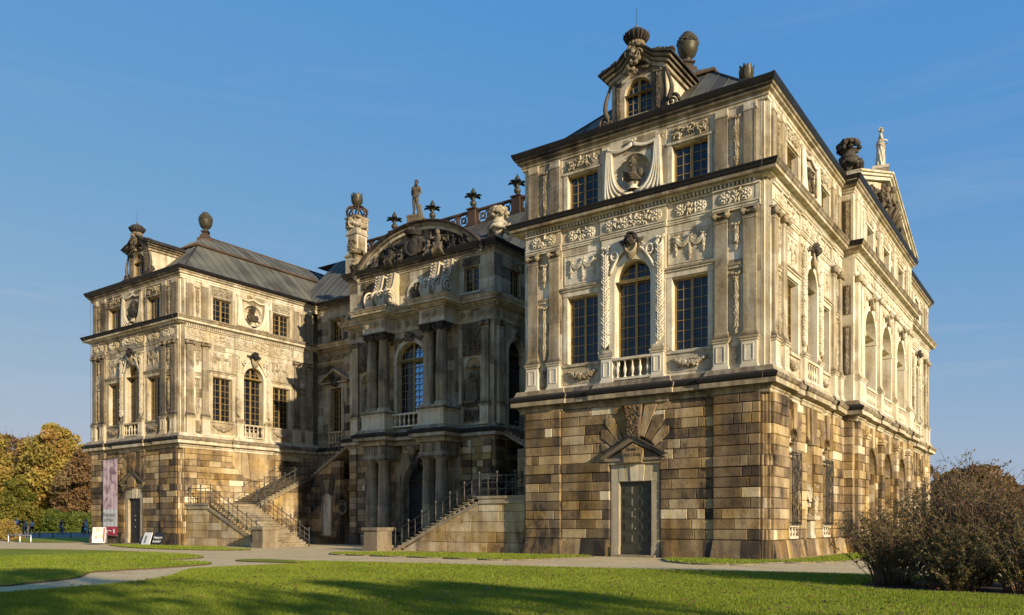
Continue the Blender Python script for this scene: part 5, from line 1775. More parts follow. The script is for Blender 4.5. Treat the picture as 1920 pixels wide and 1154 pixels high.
def frontispiece():
    loc = (FX0, YF, 0); mid = CX - FX0
    sh = .58
    AW, AZF = 1.45, 16.1 - 1.45
    DW, DZ = 1.35, 6.55 - 1.35
    w = MB()
    NU = 5.6; NH = .72
    ops = [(mid - AW - .1, mid + AW + .1, 9.3, 16.3), (mid - DW, mid + DW, .3, DZ, 1), (mid - DW, mid + DW, DZ, DZ + DW, 1)]
    for s in (-1, 1):
        ops += [(mid + s * NU - NH, mid + s * NU + NH, 11.0, 13.65, 1), (mid + s * NU - NH, mid + s * NU + NH, 13.65, 13.65 + NH, 1), (mid + s * 5.45 - .72, mid + s * 5.45 + .72, 19.35, 21.25)]
    ops.append((mid - .8, mid + .8, 19.4, 21.0, 1))
    w.wall(0, FW, 0, 22.9, -.7, 0, ops, .52, .12, .8, sides=False, seed=31)
    w.spandrel(mid, DW, DZ, DZ + DW, -.7, 0, .5)
    for s in (-1, 1):
        u = mid + s * NU
        w.spandrel(u, NH, 13.65, 13.65 + NH, -.1, 0, .6)
        n = 12
        for i in range(n):
            a, b = math.pi * i / n, math.pi * (i + 1) / n
            P = lambda t, z: (u + NH * math.cos(t), -NH * math.sin(t), z)
            w.quad(P(a, 11), P(b, 11), P(b, 13.65), P(a, 13.65), .66)
            for j in range(5):
                e0, e1 = j * Q / 5, (j + 1) * Q / 5
                S = lambda t, e: (u + NH * math.cos(t) * math.cos(e), -NH * math.sin(t) * math.cos(e), 13.65 + NH * math.sin(e))
                w.quad(S(a, e0), S(b, e0), S(b, e1), S(a, e1), .66)
    # returns
    w.quad((0, 0, 0), (0, -4.7, 0), (0, -4.7, 22.9), (0, 0, 22.9), .5)
    w.build("wall", 'stone', palace, loc, 0, sh)
    cf = MB()
    cf.wall(mid - 1.78, mid + 1.78, 8.9, 16.98, -.1, CP, [(mid - AW, mid + AW, 9.3, AZF, 1), (mid - AW, mid + AW, AZF, 16.1, 1)], .58, .1, .8, seed=37)
    cf.spandrel(mid, AW, AZF, 16.1, -.1, CP, .6)
    cf.box(mid - 1.78, mid + 1.78, 16.981, 18.1, 0, CP - .03, .6)
    cf.build("centre_field", 'stone', palace, loc, 0, sh)
    # bowl behind the bust
    bw = MB()
    bw.blob(mid, -.1, 20.2, .95, .8, .95, .80, 3)
    bw.ring(mid, .80, 1.05, 20.2, 0, .10, .8, 24, 0, 360)
    bw.quad((mid - .8, -.69, 19.4), (mid + .8, -.69, 19.4), (mid + .8, -.69, 21), (mid - .8, -.69, 21), .8)
    bw = MB(); bw.ring(mid, .80, 1.05, 20.2, -.2, .10, .8, 24, 0, 360); bw.quad((mid - .8, -.45, 19.4), (mid + .8, -.45, 19.4), (mid + .8, -.45, 21), (mid - .8, -.45, 21), .86)
    bw.build("niche_ring", 'dress', palace, loc, 0, sh)
    b = MB(); bust_geo(b, mid, 19.45, .5, .12, .14, .4, .4); b.build("niche_bust", 'carve', palace, loc, 0, sh)
    # right-hand return with the side door
    loc2 = (FX1, YF, 0)
    rw = MB()
    rops = [(1.75, 3.85, 8.9, 14.8, 1), (1.75, 3.85, 14.8, 15.85, 1), (2.1, 3.5, 19.35, 21.25)]
    rw.wall(0, YC - YF, 0, 22.9, -.6, 0, rops, .56, .1, .8, sides=False, seed=33)
    rw.spandrel(2.8, 1.05, 14.8, 15.85, -.6, 0, .6)
    rw.ring(2.8, 1.05, 1.3, 14.8, 0, .1, .66)
    for a, c in ((1.5, 1.75), (3.85, 4.1)): rw.box(a, c, 9.3, 14.8, 0, .1, .66)
    rw.box(0, 4.65, 17.0, 17.26, 0, .08, .6); rw.box(0, 4.65, 18.02, 18.1, 0, .12, .6)
    for j in range(5): rosette(rw, .5 + j * .9, 17.62, .24, .02, .5)
    x = .1
    while x < 4.6: rw.box(x, x + .11, 18.12, 18.28, 0, .26, .66); x += .205
    rw.build("wall", 'stone', palace, loc2, Q, sh)
    d = MB(); d.box(1.75, 3.85, 8.9, 13.9, -.5, -.42, .4)
    for k in (0, 1):
        for z in (9.3, 11.0, 12.5): d.block(1.9 + k * 1.0, 2.7 + k * 1.0, z, z + 1.2, -.43, -.37, .4, .05)
    d.box(1.75, 3.85, 13.9, 14.05, -.5, -.34, .4)
    d.quad((1.75, -.46, 14), (3.85, -.46, 14), (3.85, -.46, 15.9), (1.75, -.46, 15.9), .3)
    for i in range(7): d.tube([(2.8, -.42, 14.1), (2.8 + 1.0 * math.cos(math.pi * i / 6), -.42, 14.1 + 1.6 * math.sin(math.pi * i / 6))], .05, 5, .4)
    d.build("door", 'doordark', palace, loc2, Q)
    o = window(palace, 2.1, 3.5, 19.35, 21.25, -.25, 4, 4); o.location = loc2; o.rotation_euler = (0, 0, Q)
    s2 = MB(); pilaster(s2, .35, .95, ZP, ZC, .2, .6); capital(s2, .35, .95, ZC - .5, .2, .4); pedestal_geo(s2, .28, 1.02, ZB, ZP, .3, .72)
    s2.box(2.1, 3.5, 21.35, 21.95, 0, .06, .5); foliage_relief(s2, 2.1, 3.5, 21.35, 21.95, .06, .5, 26, 3)
    mask_head(s2, 2.8, 16.3, .3, .1, .3, .5)
    s2.build("pilaster", 'stone', palace, loc2, Q, sh)
    bb = MB(); courses(bb, 0, 4.65, 0, .12, None, 501, -.06); plinth(bb, 0, 4.65, 4, -.1); bb.build("rusticated_blocks", 'rust', palace, loc2, Q, .52)
    # windows and doors of the front
    o = window(palace, mid - AW, mid + AW, 10.5, 16.1, CP - .38, 6, 9, True, AZF + .2, sky=True); o.location = loc
    for s in (-1, 1):
        o = window(palace, mid + s * 5.45 - .72, mid + s * 5.45 + .72, 19.35, 21.25, -.26, 4, 4); o.location = loc
    d = MB(); d.box(mid - DW, mid + DW, .3, DZ - .1, -.6, -.5, .3)
    for k in (-1, 1):
        for z, h in ((.6, 1.1), (1.95, 1.3), (3.5, 1.3)): d.block(mid + k * .68 - .5, mid + k * .68 + .5, z, z + h, -.52, -.44, .3, .06)
    d.box(mid - DW, mid + DW, DZ - .15, DZ + .05, -.6, -.42, .3)
    d.quad((mid - DW, -.55, DZ), (mid + DW, -.55, DZ), (mid + DW, -.55, DZ + DW), (mid - DW, -.55, DZ + DW), .2)
    for i in range(9):
        scroll(d, mid + DW * .68 * math.cos(math.pi * i / 8), DZ + .1 + DW * .62 * math.sin(math.pi * i / 8), .2, -.52, .3, 1 if i % 2 else -1)
    d.build("door", 'doordark', palace, loc)
    balustrade(palace, mid - 1.7, mid + 1.7, 9.4, 10.5, 1.0, 7, .8, loc, 0, sh)
    # column pairs, pedestals, entablature blocks
    for s in (-1, 1):
        for u in (mid + s * 2.36, mid + s * 3.66):
            c = MB(); column(c, u, 1.35, 10.62, 17.0, .45, .38); o = c.build("column", 'stone', palace, loc, 0, sh)
            k = MB(); comp_capital(k, u, 1.35, 16.38, .47, .12); k.build("capital", 'carve', o, (0, 0, 0), 0, sh)
            c = MB(); column(c, u, 1.3, .75, 6.95, .54, .34, True); c.box(u - .68, u + .68, 0, .75, .4, 1.98, .42)
            c.build("column", 'stone', palace, loc, 0, sh)
        a, b = sorted((mid + s * 1.78, mid + s * 4.3))
        p = MB()
        p.box(a, b, 9.25, 10.35, 0, 1.92, .74); p.box(a - .08, b + .08, 10.35, 10.48, 0, 2.0, .7); p.box(a - .12, b + .12, 10.48, 10.62, 0, 2.05, .3)
        p.box(a - .06, b + .06, 9.25, 9.45, 0, 1.98, .74)
        for q in ((a + .25, b - .25, 9.65, 9.7), (a + .25, b - .25, 10.15, 10.2), (a + .25, a + .3, 9.7, 10.15), (b - .3, b - .25, 9.7, 10.15)): p.box(*q, 1.9, 1.95, .78)
        p.build("pedestal", 'dress', palace, loc, 0, sh)
        e = MB()
        e.box(a, b, 17.0, 17.28, 0, 1.84, .68); e.box(a + .02, b - .02, 17.28, 18.02, 0, 1.80, .62); e.box(a, b, 18.02, 18.1, 0, 1.9, .7)
        x = a
        while x < b: e.box(x, x + .11, 18.12, 18.28, 0, 2.1, .68); x += .205
        y = .2
        while y < 1.9:
            e.box(b, b + .2, 18.12, 18.28, y, y + .11, .68); e.box(a - .2, a, 18.12, 18.28, y, y + .11, .68); y += .205
        for j in range(3): rosette(e, a + .45 + j * .85, 17.65, .24, 1.80, .6); scroll(e, a + .87 + j * .8, 17.65, .2, 1.80, .55)
        e.build("entablature", 'stone', palace, loc, 0, sh); e = MB()
        e.box(a, b, 6.95, 7.25, 0, 1.86, .46); e.box(a + .04, b - .04, 7.25, 7.95, 0, 1.80, .42)
        for j in range(3):
            u = a + .4 + j * .88
            for q in range(3): e.box(u + q * .13, u + q * .13 + .09, 7.27, 7.9, 1.8, 1.86, .36)
        e.build("entablature", 'stone', palace, loc, 0, sh)
        # scroll consoles of the attic
        for i, u in enumerate((mid + s * 2.35, mid + s * 3.65)):
            v = MB()
            pts = [(1.75, 18.98), (1.8, 19.4), (1.65, 19.9), (1.1, 20.35), (.75, 20.9), (.6, 21.5), (.5, 22.0), (0, 22.0), (0, 18.98)]
            n = len(pts)
            vs = [(u - .38, -dd, z) for dd, z in pts] + [(u + .38, -dd, z) for dd, z in pts]
            v.raw(vs, [(i2, (i2 + 1) % n, n + (i2 + 1) % n, n + i2) for i2 in range(n)] + [tuple(range(n)), tuple(range(n, 2 * n))], .66)
            for k in (-1, 1):
                for q in range(3):
                    rr = (.78, .5, .25)[q]
                    v.tube([(u + k * (.40 + .03 * q), 1.1 + rr * math.cos(t * .4), 19.75 + rr * math.sin(t * .4)) for t in range(17)], .085, 5, .72)
                v.tube([(u + k * .38, dd, z) for dd, z in pts[2:7]], .07, 5, .7)
            for q in range(9):
                t = q / 8
                v.blob(u, .62 + 1.1 * (1 - t) ** 1.6, 19.9 + 2.0 * t, .14, .1, .12, .5)
            v.build("scroll_console", 'dress', palace, loc, 0, sh)
        # niche surround, hanging and panel
        u = mid + s * NU
        g = MB()
        g.box(u - .95, u + .95, 14.5, 15.7, 0, .08, .2); foliage_relief(g, u - .9, u + .9, 14.55, 15.65, .08, .24, 46, 3, .14)
        g.box(u - .95, u + .95, 15.75, 17.0, 0, .08, .22)
        for q in range(6): g.tube([(u - .85 + 1.7 * t / 10, .14, 16.85 - q * .05 - (.35 + q * .12) * math.sin(math.pi * t / 10)) for t in range(11)], .06, 5, .24)
        g.box(u - .85, u + .85, 9.5, 10.4, 0, .08, .25); foliage_relief(g, u - .8, u + .8, 9.55, 10.35, .08, .25, 30, 5, .12)
        g.box(u - .6, u + .6, 10.6, 11.0, -.6, .1, .2)
        g.build("relief_panel", 'carve', palace, loc, 0, sh)
        a, b = sorted((mid + s * 6.55, mid + s * 7.2))
        p = MB(); pilaster(p, a, b, ZP, ZC, .2, .45); capital(p, a, b, ZC - .5, .2, .3); pedestal_geo(p, a - .07, b + .07, ZB, ZP, .32, .72)
        p.build("pilaster", 'stone', palace, loc, 0, sh)
        a, b = sorted((mid + s * 4.45, mid + s * 4.75))
        p = MB(); pilaster(p, a, b, ZP, ZC, .3, .6); p.build("pilaster", 'stone', palace, loc, 0, sh)
        g = MB(); g.box(mid + s * 5.45 - .8, mid + s * 5.45 + .8, 21.35, 21.95, 0, .06, .25); foliage_relief(g, mid + s * 5.45 - .8, mid + s * 5.45 + .8, 21.35, 21.95, .06, .28, 26, 2)
        g.box(mid + s * 5.45 - .95, mid + s * 5.45 + .95, 19.2, 19.35, 0, .1, .72)
        g.build("foliage_panel", 'carve', palace, loc, 0, sh)
    # arch surrounds, door ring, frieze, giant mask over the door
    a = MB()
    a.ring(mid, AW, AW + .32, AZF, CP, CP + .12, .68); a.ring(mid, DW, DW + .45, DZ, 0, .16, .45)
    for k in (-1, 1):
        x0, x1 = sorted((mid + k * AW, mid + k * (AW + .3))); a.box(x0, x1, 10.6, AZF - .25, CP, CP + .1, .6); a.box(x0 - .03, x1 + .03, AZF - .25, AZF, CP, CP + .18, .66)
        x0, x1 = sorted((mid + k * DW, mid + k * (DW + .4))); a.box(x0, x1, .2, DZ, 0, .14, .42)
        swag(a, mid + k * .4, mid + k * 1.6, 16.6, .3, .12, CP + .08, .3, 9); garland(a, mid + k * 1.6, 15.2, 16.6, .24, CP + .06, .34)
    a.box(mid - 1.78, mid + 1.78, 16.99, 17.28, 0, CP + .08, .6); a.box(mid - 1.78, mid + 1.78, 18.02, 18.09, 0, CP + .12, .62)
    x = mid - 1.7
    while x < mid + 1.7: a.box(x, x + .11, 18.12, 18.28, 0, CP + .27, .62); x += .205
    for j in range(4): rosette(a, mid - 1.3 + j * .87, 17.65, .22, CP, .52)
    a.box(0, FW, 17.0, 17.28, 0, .08, .6); a.box(0, FW, 18.02, 18.1, 0, .12, .62)
    x = .1
    while x < FW: a.box(x, x + .11, 18.12, 18.28, 0, .27, .62); x += .205
    for j in range(18): rosette(a, .45 + j * .85, 17.65, .22, .02, .52)
    for i in range(30): a.blob(mid + rng.uniform(-.4, .4), CP + .25, 16.5 + rng.uniform(-.3, .3), .12, .14, .16, .28, 1, rng.uniform(-1, 1), .1)
    a.build("arch_surround", 'dress', palace, loc, 0, sh)
    g = MB()
    mask_head(g, mid, 7.6, .85, .1, .52, .5, False)
    for i in range(24):
        t = rng.uniform(0, math.pi); g.blob(mid + 1.05 * math.cos(t), .4, 7.75 + .8 * math.sin(t), .26, .2, .2, .48 + rng.uniform(-.1, .1), 1, t)
    g.build("keystone_mask", 'carve', palace, loc, 0, sh)
    b = MB()
    courses(b, 0, FW, 0, .10, lambda p, q: [(mid - 4.4, mid + 4.4)] + ([] ), 555, -.08)
    plinth(b, 0, mid - 4.4, 5, -.1); plinth(b, mid + 4.4, FW, 6, -.1)
    for s in (-1, 1):
        for x in (mid + s * 5.2, mid + s * 7.1):
            courses(b, x - .4, x + .4, .05, .26, None, int(x * 7), -.1, lmin=2, lmax=3)
    b.build("rusticated_blocks", 'rust', palace, loc, 0, .60)
    # segmental pediment with relief
    half, rise = 7.0, 3.15
    Rr = (half * half + rise * rise) / (2 * rise)
    zc = 22.5 + rise - Rr
    am = math.degrees(math.asin(half / Rr))
    pm = MB()
    pm.poly([(mid + Rr * math.sin(rad(t)), zc + (Rr - .3) * math.cos(rad(t))) for t in [am - 2 * am * i / 24 for i in range(25)]], -.3, .02, .30)
    for r0, r1, d, t in ((Rr - .62, Rr - .36, .25, .66), (Rr - .36, Rr - .14, .42, .40), (Rr - .14, Rr, .60, .12)):
        pm.ring(mid, r0, r1, zc, -.3, d, t, 40, 90 - am, 90 + am)
    po = pm.build("pediment", 'stone', palace, loc, 0, sh)
    rf_ = MB()
    for i in range(32):
        t0, t1 = rad(-am + 2 * am * i / 32), rad(-am + 2 * am * (i + 1) / 32)
        P = lambda t, y: (mid + (Rr + .03) * math.sin(t), y, zc + (Rr + .03) * math.cos(t))
        rf_.raw([P(t0, -.66), P(t1, -.66), P(t1, 7.5), P(t0, 7.5)], [(0, 1, 2, 3)], .4 + .15 * (i % 2))
        rf_.raw([P(t0, -.66), P(t1, -.66), (P(t1, -.66)[0], -.66, P(t1, 0)[2] - .10), (P(t0, 0)[0], -.66, P(t0, 0)[2] - .10)], [(0, 1, 2, 3)], .3)
    slope(rf_, (-.5, -.5, 22.88), (mid - 4.6, -.5, 22.88), (2.2, 2.2, 24.4), (mid - 4.6, 2.2, 24.4))
    slope(rf_, (-.5, 4.6, 22.88), (-.5, -.5, 22.88), (2.2, 4.6, 24.4), (2.2, 2.2, 24.4))
    rf_.raw([(2.2, 2.2, 24.4), (mid - 4.6, 2.2, 24.4), (mid - 4.6, 5.5, 24.4), (2.2, 5.5, 24.4)], [(0, 1, 2, 3)], .4); rf_.raw([(FW - 2.2, 2.2, 24.4), (mid + 4.6, 2.2, 24.4), (mid + 4.6, 5.5, 24.4), (FW - 2.2, 5.5, 24.4)], [(0, 1, 2, 3)], .4)
    slope(rf_, (mid + 4.6, -.5, 22.88), (FW + .5, -.5, 22.88), (mid + 4.6, 2.2, 24.4), (FW - 2.2, 2.2, 24.4))
    slope(rf_, (FW + .5, -.5, 22.88), (FW + .5, 4.6, 22.88), (FW - 2.2, 2.2, 24.4), (FW - 2.2, 4.6, 24.4))
    rf_.build("pediment_roof", 'trim', po)
    rel = MB()
    for i, (t, h) in enumerate(((-.80, .95), (-.62, 1.35), (-.40, 2.0), (-.22, 1.3), (.2, 1.5), (.36, 2.1), (.55, 1.4), (.70, 1.3), (.84, .8), (0.48, .9), (-.5, .9), (.08, 1.0))):
        relief_figure(rel, mid + t * half, 22.55 if i < 9 else 23.4, h, .12, rng.choice([.12, .16, .22, .34]), i + 20)
    # oval shield under a crown
    rel.blob(mid - .1, .3, 23.8, .75, .3, .85, .14, 2); rel.ring(mid - .1, .62, .82, 23.85, .2, .5, .2, 20, 0, 360)
    rel.lathe((mid - .1, .35), [(.55, 24.6), (.75, 24.85), (.8, 24.95), (.5, 25.05), (.15, 25.1)], 14, .12); rel.blob(mid - .1, .35, 25.2, .1, .1, .12, .5)
    for i in range(170):
        t = rng.uniform(-.95, .95); zt = zc + math.sqrt(Rr * Rr - (t * half) ** 2) - .7
        rel.blob(mid + t * half, .08, rng.uniform(22.55, max(22.65, zt)), rng.uniform(.1, .35), .18, rng.uniform(.1, .25), .13 + rng.uniform(-.05, .12), 1, rng.uniform(-1, 1), .15)
    rel.build("pediment_relief", 'carve', po)
frontispiece()
# ------------------------------------------------------------------ courtyard staircases
def staircase(s, xw, label):
    """s=+1 right, -1 left; xw = face of the wing; x runs from the wing towards the middle"""
    X = lambda t: xw - s * t                       # t = distance from the wing wall
    root = empty("staircase", (X(6), 2.5, 0))
    tag(root, label, "staircase", "courtyard staircases")
    off = Vector((-X(6), -2.5, 0))
    def fin(mb, name, mat, par=root, shift=.5):
        o = mb.build(name, mat, par, (0, 0, 0), 0, shift)
        if par is root: o.location = off
        return o
    tb, tl = 10.45, 3.6                            # foot and head of the first flight
    Y0, Y1 = .35, 4.7
    ZL = 3.42
    def bx(mb, t0, t1, z0, z1, y0, y1, tone):
        a, b = sorted((X(t0), X(t1))); mb.box(a, b, z0, z1, -y1, -y0, tone)
    st = MB()
    n = 19
    for i in range(n):
        t1 = tb - (tb - tl) * i / n; t0 = tb - (tb - tl) * (i + 1) / n
        z = ZL * (i + 1) / n
        bx(st, t0 - .0, t1, 0 if i == 0 else z - ZL / n * 1.0, z - .05, Y0 - .02, Y1, .50 + rng.uniform(-.06, .06))
        bx(st, t0, t1 + .06, z - .05, z, Y0 - .09, Y1, .55 + rng.uniform(-.08, .06))
    bx(st, 0.02, tl, ZL - .16, ZL, Y0 - .09, Y1, .55)
    n2 = 15
    for i in range(n2):
        y0 = Y1 + (10.4 - Y1) * i / n2; y1 = Y1 + (10.4 - Y1) * (i + 1) / n2
        z = ZL + (6.05 - ZL) * (i + 1) / n2
        bx(st, 0.02, 4.0, z - .4, z - .05, y0, y1, .5 + rng.uniform(-.06, .06)); bx(st, 0.02, 4.06, z - .05, z, y0 - .06, y1, .53)
    bx(st, 0.02, 4.0, 5.8, 6.05, 10.4, 14.45, .52)
    n3 = 15; tf = 9.3
    for i in range(n3):
        t0 = 4.0 + (tf - 4.0) * i / n3; t1 = 4.0 + (tf - 4.0) * (i + 1) / n3
        z = 6.05 + (8.9 - 6.05) * (i + 1) / n3
        bx(st, t0, t1, z - .4, z - .05, 10.42, 14.45, .5); bx(st, t0 - .06, t1, z - .05, z, 10.38, 14.45, .53)
    fin(st, "steps", 'dress')
    # side walls of coursed stone
    w = MB(); rg = random.Random(17 + s)
    def coursed(pt, length_fn, y=None, xc=None, H=.62, zmax_fn=None, zmin=0):
        pass
    zc = 0
    while zc < ZL - .5:
        h = .62; z1 = min(zc + h, ZL - .42)
        tlim = tb - .2 - (tb - tl) * max(0, (z1 + .18)) / ZL     # stay below the slope
        t = 0.02
        tend = tlim if z1 < ZL - .45 else tl
        while t < tend - .05:
            q = min(tend, t + rg.uniform(1.0, 2.4))
            if tend - q < .5: q = tend
            a, b = sorted((X(t), X(q)))
            last = abs(q - tend) < 1e-6
            zz = zc
            w.block(a + .006, b - .006, zz + .008, z1 - .008, -Y1 + .05, -Y0, rg.choice([.5, .58, .66, .7, .74, .62]), .025)
            if last:      # triangular end stone under the coping
                te = tb - .2 - (tb - tl) * max(0, zc + .18) / ZL
                w.poly([(X(q), zc + .008), (X(te), zc + .008), (X(q), z1 - .008)], -Y1 + .05, -Y0 - .004, rg.choice([.58, .66, .7]))
            t = q
        zc = z1
        if z1 >= ZL - .43: break
    # wall below the second and third flights
    zc = 0; k = 0
    while zc < 9:
        z1 = zc + .56
        def lim2(z): return Y1 + (10.4 - Y1) * max(0, (z - ZL + .25)) / (6.05 - ZL)
        ya = max(Y1, lim2(z1)) if z1 > ZL - .25 else Y1
        y = ya
        while y < 10.4 - .05 and z1 < 6.0:
            q = min(10.4, y + rg.uniform(.9, 1.8))
            if 10.4 - q < .4: q = 10.4
            t_ = rg.choice([.36, .46, .55, .6, .66])
            xf = X(4.0)
            dx = -s * .0
            w.raw([(xf, y + .006, zc + .006), (xf, q - .006, zc + .006), (xf, q - .006, z1 - .006), (xf, y + .006, z1 - .006)], [(0, 1, 2, 3)], t_)
            if y == ya and z1 > ZL: 
                yy = max(Y1, lim2(zc))
                w.raw([(xf, yy, zc + .006), (xf, y, zc + .006), (xf, y, z1)], [(0, 1, 2)], t_)
            y = q
        t0 = 4.0
        t = t0
        def lim3(z): return 4.0 + (tf - 4.0) * max(0, (z - 6.05 + .25)) / (8.9 - 6.05)
        ta = lim3(z1) if z1 > 5.9 else 4.0
        t = ta
        while t < 7.75 - .05 and ta < 7.7:
            q = min(7.75, t + rg.uniform(.8, 1.7))
            if 7.75 - q < .4: q = 7.75
            tone = rg.choice([.25, .34, .42, .5, .56])
            nic = (6.2 - .52, 6.2 + .52)
            a, b = sorted((X(t), X(q)))
            w.block(a + .006, b - .006, zc + .006, z1 - .006, -10.9, -10.42, tone, .02)
            if t == ta and ta > 4.0:
                tt = max(4.0, lim3(zc))
                w.poly([(X(tt), zc + .006), (X(t), zc + .006), (X(t), z1 - .006)], -10.9, -10.44, tone)
            t = q
        zc = z1; k += 1
    fin(w, "side_wall", 'rust')
    sk = MB()
    bx(sk, .0, 4.0 - .03, 0, 3.2, Y1 - .05, 10.45, .5)
    bx(sk, .3, 7.7, 0, 5.7, 10.6, 14.4, .5)
    pts = [(Y0 + .1, 0), (Y1, 0), (Y1, ZL - .3), (Y0 + .1, ZL - .3)]
    bx(sk, .02, tl, 0, ZL - .2, Y0 + .15, Y1 - .05, .5)
    pol = [(X(tl), 0), (X(tb - .6), 0), (X(tl), ZL - .35)]
    sk.poly(pol, -Y1 + .02, -Y0 - .12, .5)
    fin(sk, "core_wall", 'rust')
    # copings
    c = MB()
    def beam(p0, p1, w_, h_, tone):
        p0, p1 = Vector(p0), Vector(p1)
        d = (p1 - p0).normalized(); side = d.cross(Vector((0, 0, 1))).normalized(); up = side.cross(d).normalized()
        if up.z < 0: up = -up
        vs = [p + side * a * w_ + up * b * h_ for p in (p0, p1) for a, b in ((-1, 0), (1, 0), (1, 1), (-1, 1))]
        c.raw(vs, [(0, 1, 2, 3), (4, 5, 6, 7), (0, 1, 5, 4), (1, 2, 6, 5), (2, 3, 7, 6), (3, 0, 4, 7)], tone)
    beam((X(tb + .05), Y0 + .05, -.12), (X(tl), Y0 + .05, ZL - .52), .14, .2, .56)
    beam((X(tl), Y0 + .05, ZL - .45), (X(.02), Y0 + .05, ZL - .45), .15, .1, .6)
    bx(c, .02, tl - .05, ZL - .36, ZL - .17, Y0 - .03, Y0 + .2, .6)
    beam((X(4.0), Y1, ZL - .22), (X(4.0), 10.4, 5.75), .12, .16, .5)
    beam((X(4.0), 10.4, 5.8), (X(tf), 10.4, 8.62), .12, .16, .5)
    fin(c, "coping", 'dress')
    # arched recess and ovals in the wall under the third flight
    r = MB()
    uc = X(6.15)
    r.box(uc - .5, uc + .5, .75, 3.95, -10.46, -10.40, .86)
    r.raw([(uc + .5 * math.cos(math.pi * i / 14), 10.40, 3.95 + .5 * math.sin(math.pi * i / 14)) for i in range(15)], [tuple(range(15))], .86)
    r.ring(uc, .5, .72, 3.95, -10.5, -10.33, .5)
    r.box(uc - .72, uc - .5, .7, 3.95, -10.5, -10.34, .5); r.box(uc + .5, uc + .72, .7, 3.95, -10.5, -10.34, .45)
    for k in (-1, 1):
        r.poly([(uc + k * .25, 4.5), (uc + k * .62, 4.25), (uc + k * 1.0, 5.55), (uc + k * .55, 5.75)], -10.5, -10.28, .22, .02)
    r.poly([(uc - .22, 4.45), (uc + .22, 4.45), (uc + .42, 5.65), (uc - .42, 5.65)], -10.5, -10.30, .46, .02)
    for k in (-1, 1):
        xo = uc + k * 2.0
        r.ring(xo, .36, .52, 3.1, -10.5, -10.32, .36, 20, 0, 360)
        r.ring(xo, .36, .52, 3.35, -10.5, -10.33, .34, 20, 0, 180)
        r.blob(xo, -10.5, 3.2, .38, .12, .55, .06, 2)
    fin(r, "blind_niche", 'dress')
    # newel block at the foot
    p = MB()
    a, b = sorted((X(tb + .35), X(tb + 1.55)))
    p.box(a, b, .36, 1.28, -.4, .95, .44); p.box(a - .08, b + .08, 0, .36, -.48, 1.03, .46); p.box(a - .06, b + .06, 1.28, 1.34, -.46, 1.01, .5); p.box(a - .12, b + .12, 1.34, 1.52, -.52, 1.07, .46)
    pp = p.build("newel_block", 'dress', root); pp.location = off
    # iron railings
    def railing(pts, name="railing", balls=True, step=.62):
        """pts: list of (x,y,z) foot line"""
        m = MB()
        P = [Vector(q) for q in pts]
        for h in (.42, .82, 1.22):
            m.tube([(q.x, -q.y, q.z + h) for q in P], .035 if h > 1 else .022, 6, .5)
        o = fin(m, name, 'iron')
        L = 0; k = 0
        kn = None
        for a, b in zip(P, P[1:]):
            d = (b - a).length; nseg = max(1, round(d / step))
            for i in range(nseg + (1 if b is P[-1] else 0)):
                q = a + (b - a) * i / nseg
                pm = MB()
                tall = k % 2 == 0
                pm.tube([(q.x, -q.y, q.z), (q.x, -q.y, q.z + (1.34 if tall else 1.2))], .038 if tall else .026, 6, .5)
                if tall:
                    pm.blob(q.x, -q.y, q.z + 1.42, .075, .075, .10, .5, 2)
                pm.build("post", 'knob' if False else 'iron', o)
                if tall and balls:
                    if kn is None: kn = MB()
                    kn.blob(q.x, -q.y, q.z + 1.43, .062, .062, .085, .5, 2)
                k += 1
        if kn is not None:
            kn.build("knob", 'knob', o)
        return o
    sl = lambda t: ZL * max(0, min(1, (tb - t) / (tb - tl)))
    railing([(X(tb + .1), Y0 + .12, .0), (X(tl), Y0 + .12, ZL), (X(.25), Y0 + .12, ZL)])
    railing([(X(tb + .15), Y1 - .15, .0), (X(tl + .4), Y1 - .15, ZL - .2), (X(3.9), Y1 + .2, ZL), (X(3.9), 10.3, 6.05), (X(4.2), 10.55, 6.1), (X(8.0), 10.55, 8.15)])
    railing([(X(.3), Y1 + .3, ZL), (X(.3), 10.4, 6.05), (X(.3), 13.9, 6.05)], balls=False)
    return root
staircase(1, XR, "stone double-flight staircase with knobbed iron railings beside the right wing, its flank wall sunlit")
staircase(-1, XL - .2, "stone double-flight staircase with knobbed iron railings against the left wing, its wide steps visible")

# ------------------------------------------------------------------ figures
def skin_data(V, E, R, sub=1):
    """grow a continuous surface over a skeleton; returns verts, faces"""
    me = bpy.data.meshes.new("sk"); me.from_pydata(V, E, []); me.update()
    o = bpy.data.objects.new("sk", me); COL.objects.link(o)
    sm = o.modifiers.new("s", 'SKIN'); sm.use_smooth_shade = True
    if sub:
        ss = o.modifiers.new("u", 'SUBSURF'); ss.levels = sub; ss.render_levels = sub
    for i, r in enumerate(R):
        rr = r if isinstance(r, tuple) else (r, r)
        me.skin_vertices[0].data[i].radius = rr
    me.skin_vertices[0].data[0].use_root = True
    bpy.context.view_layer.update()
    ev = o.evaluated_get(bpy.context.evaluated_depsgraph_get())
    m2 = bpy.data.meshes.new_from_object(ev)
    vs = [tuple(v.co) for v in m2.vertices]; fs = [list(p.vertices) for p in m2.polygons]
    bpy.data.objects.remove(o); bpy.data.meshes.remove(m2); bpy.data.meshes.remove(me)
    return vs, fs

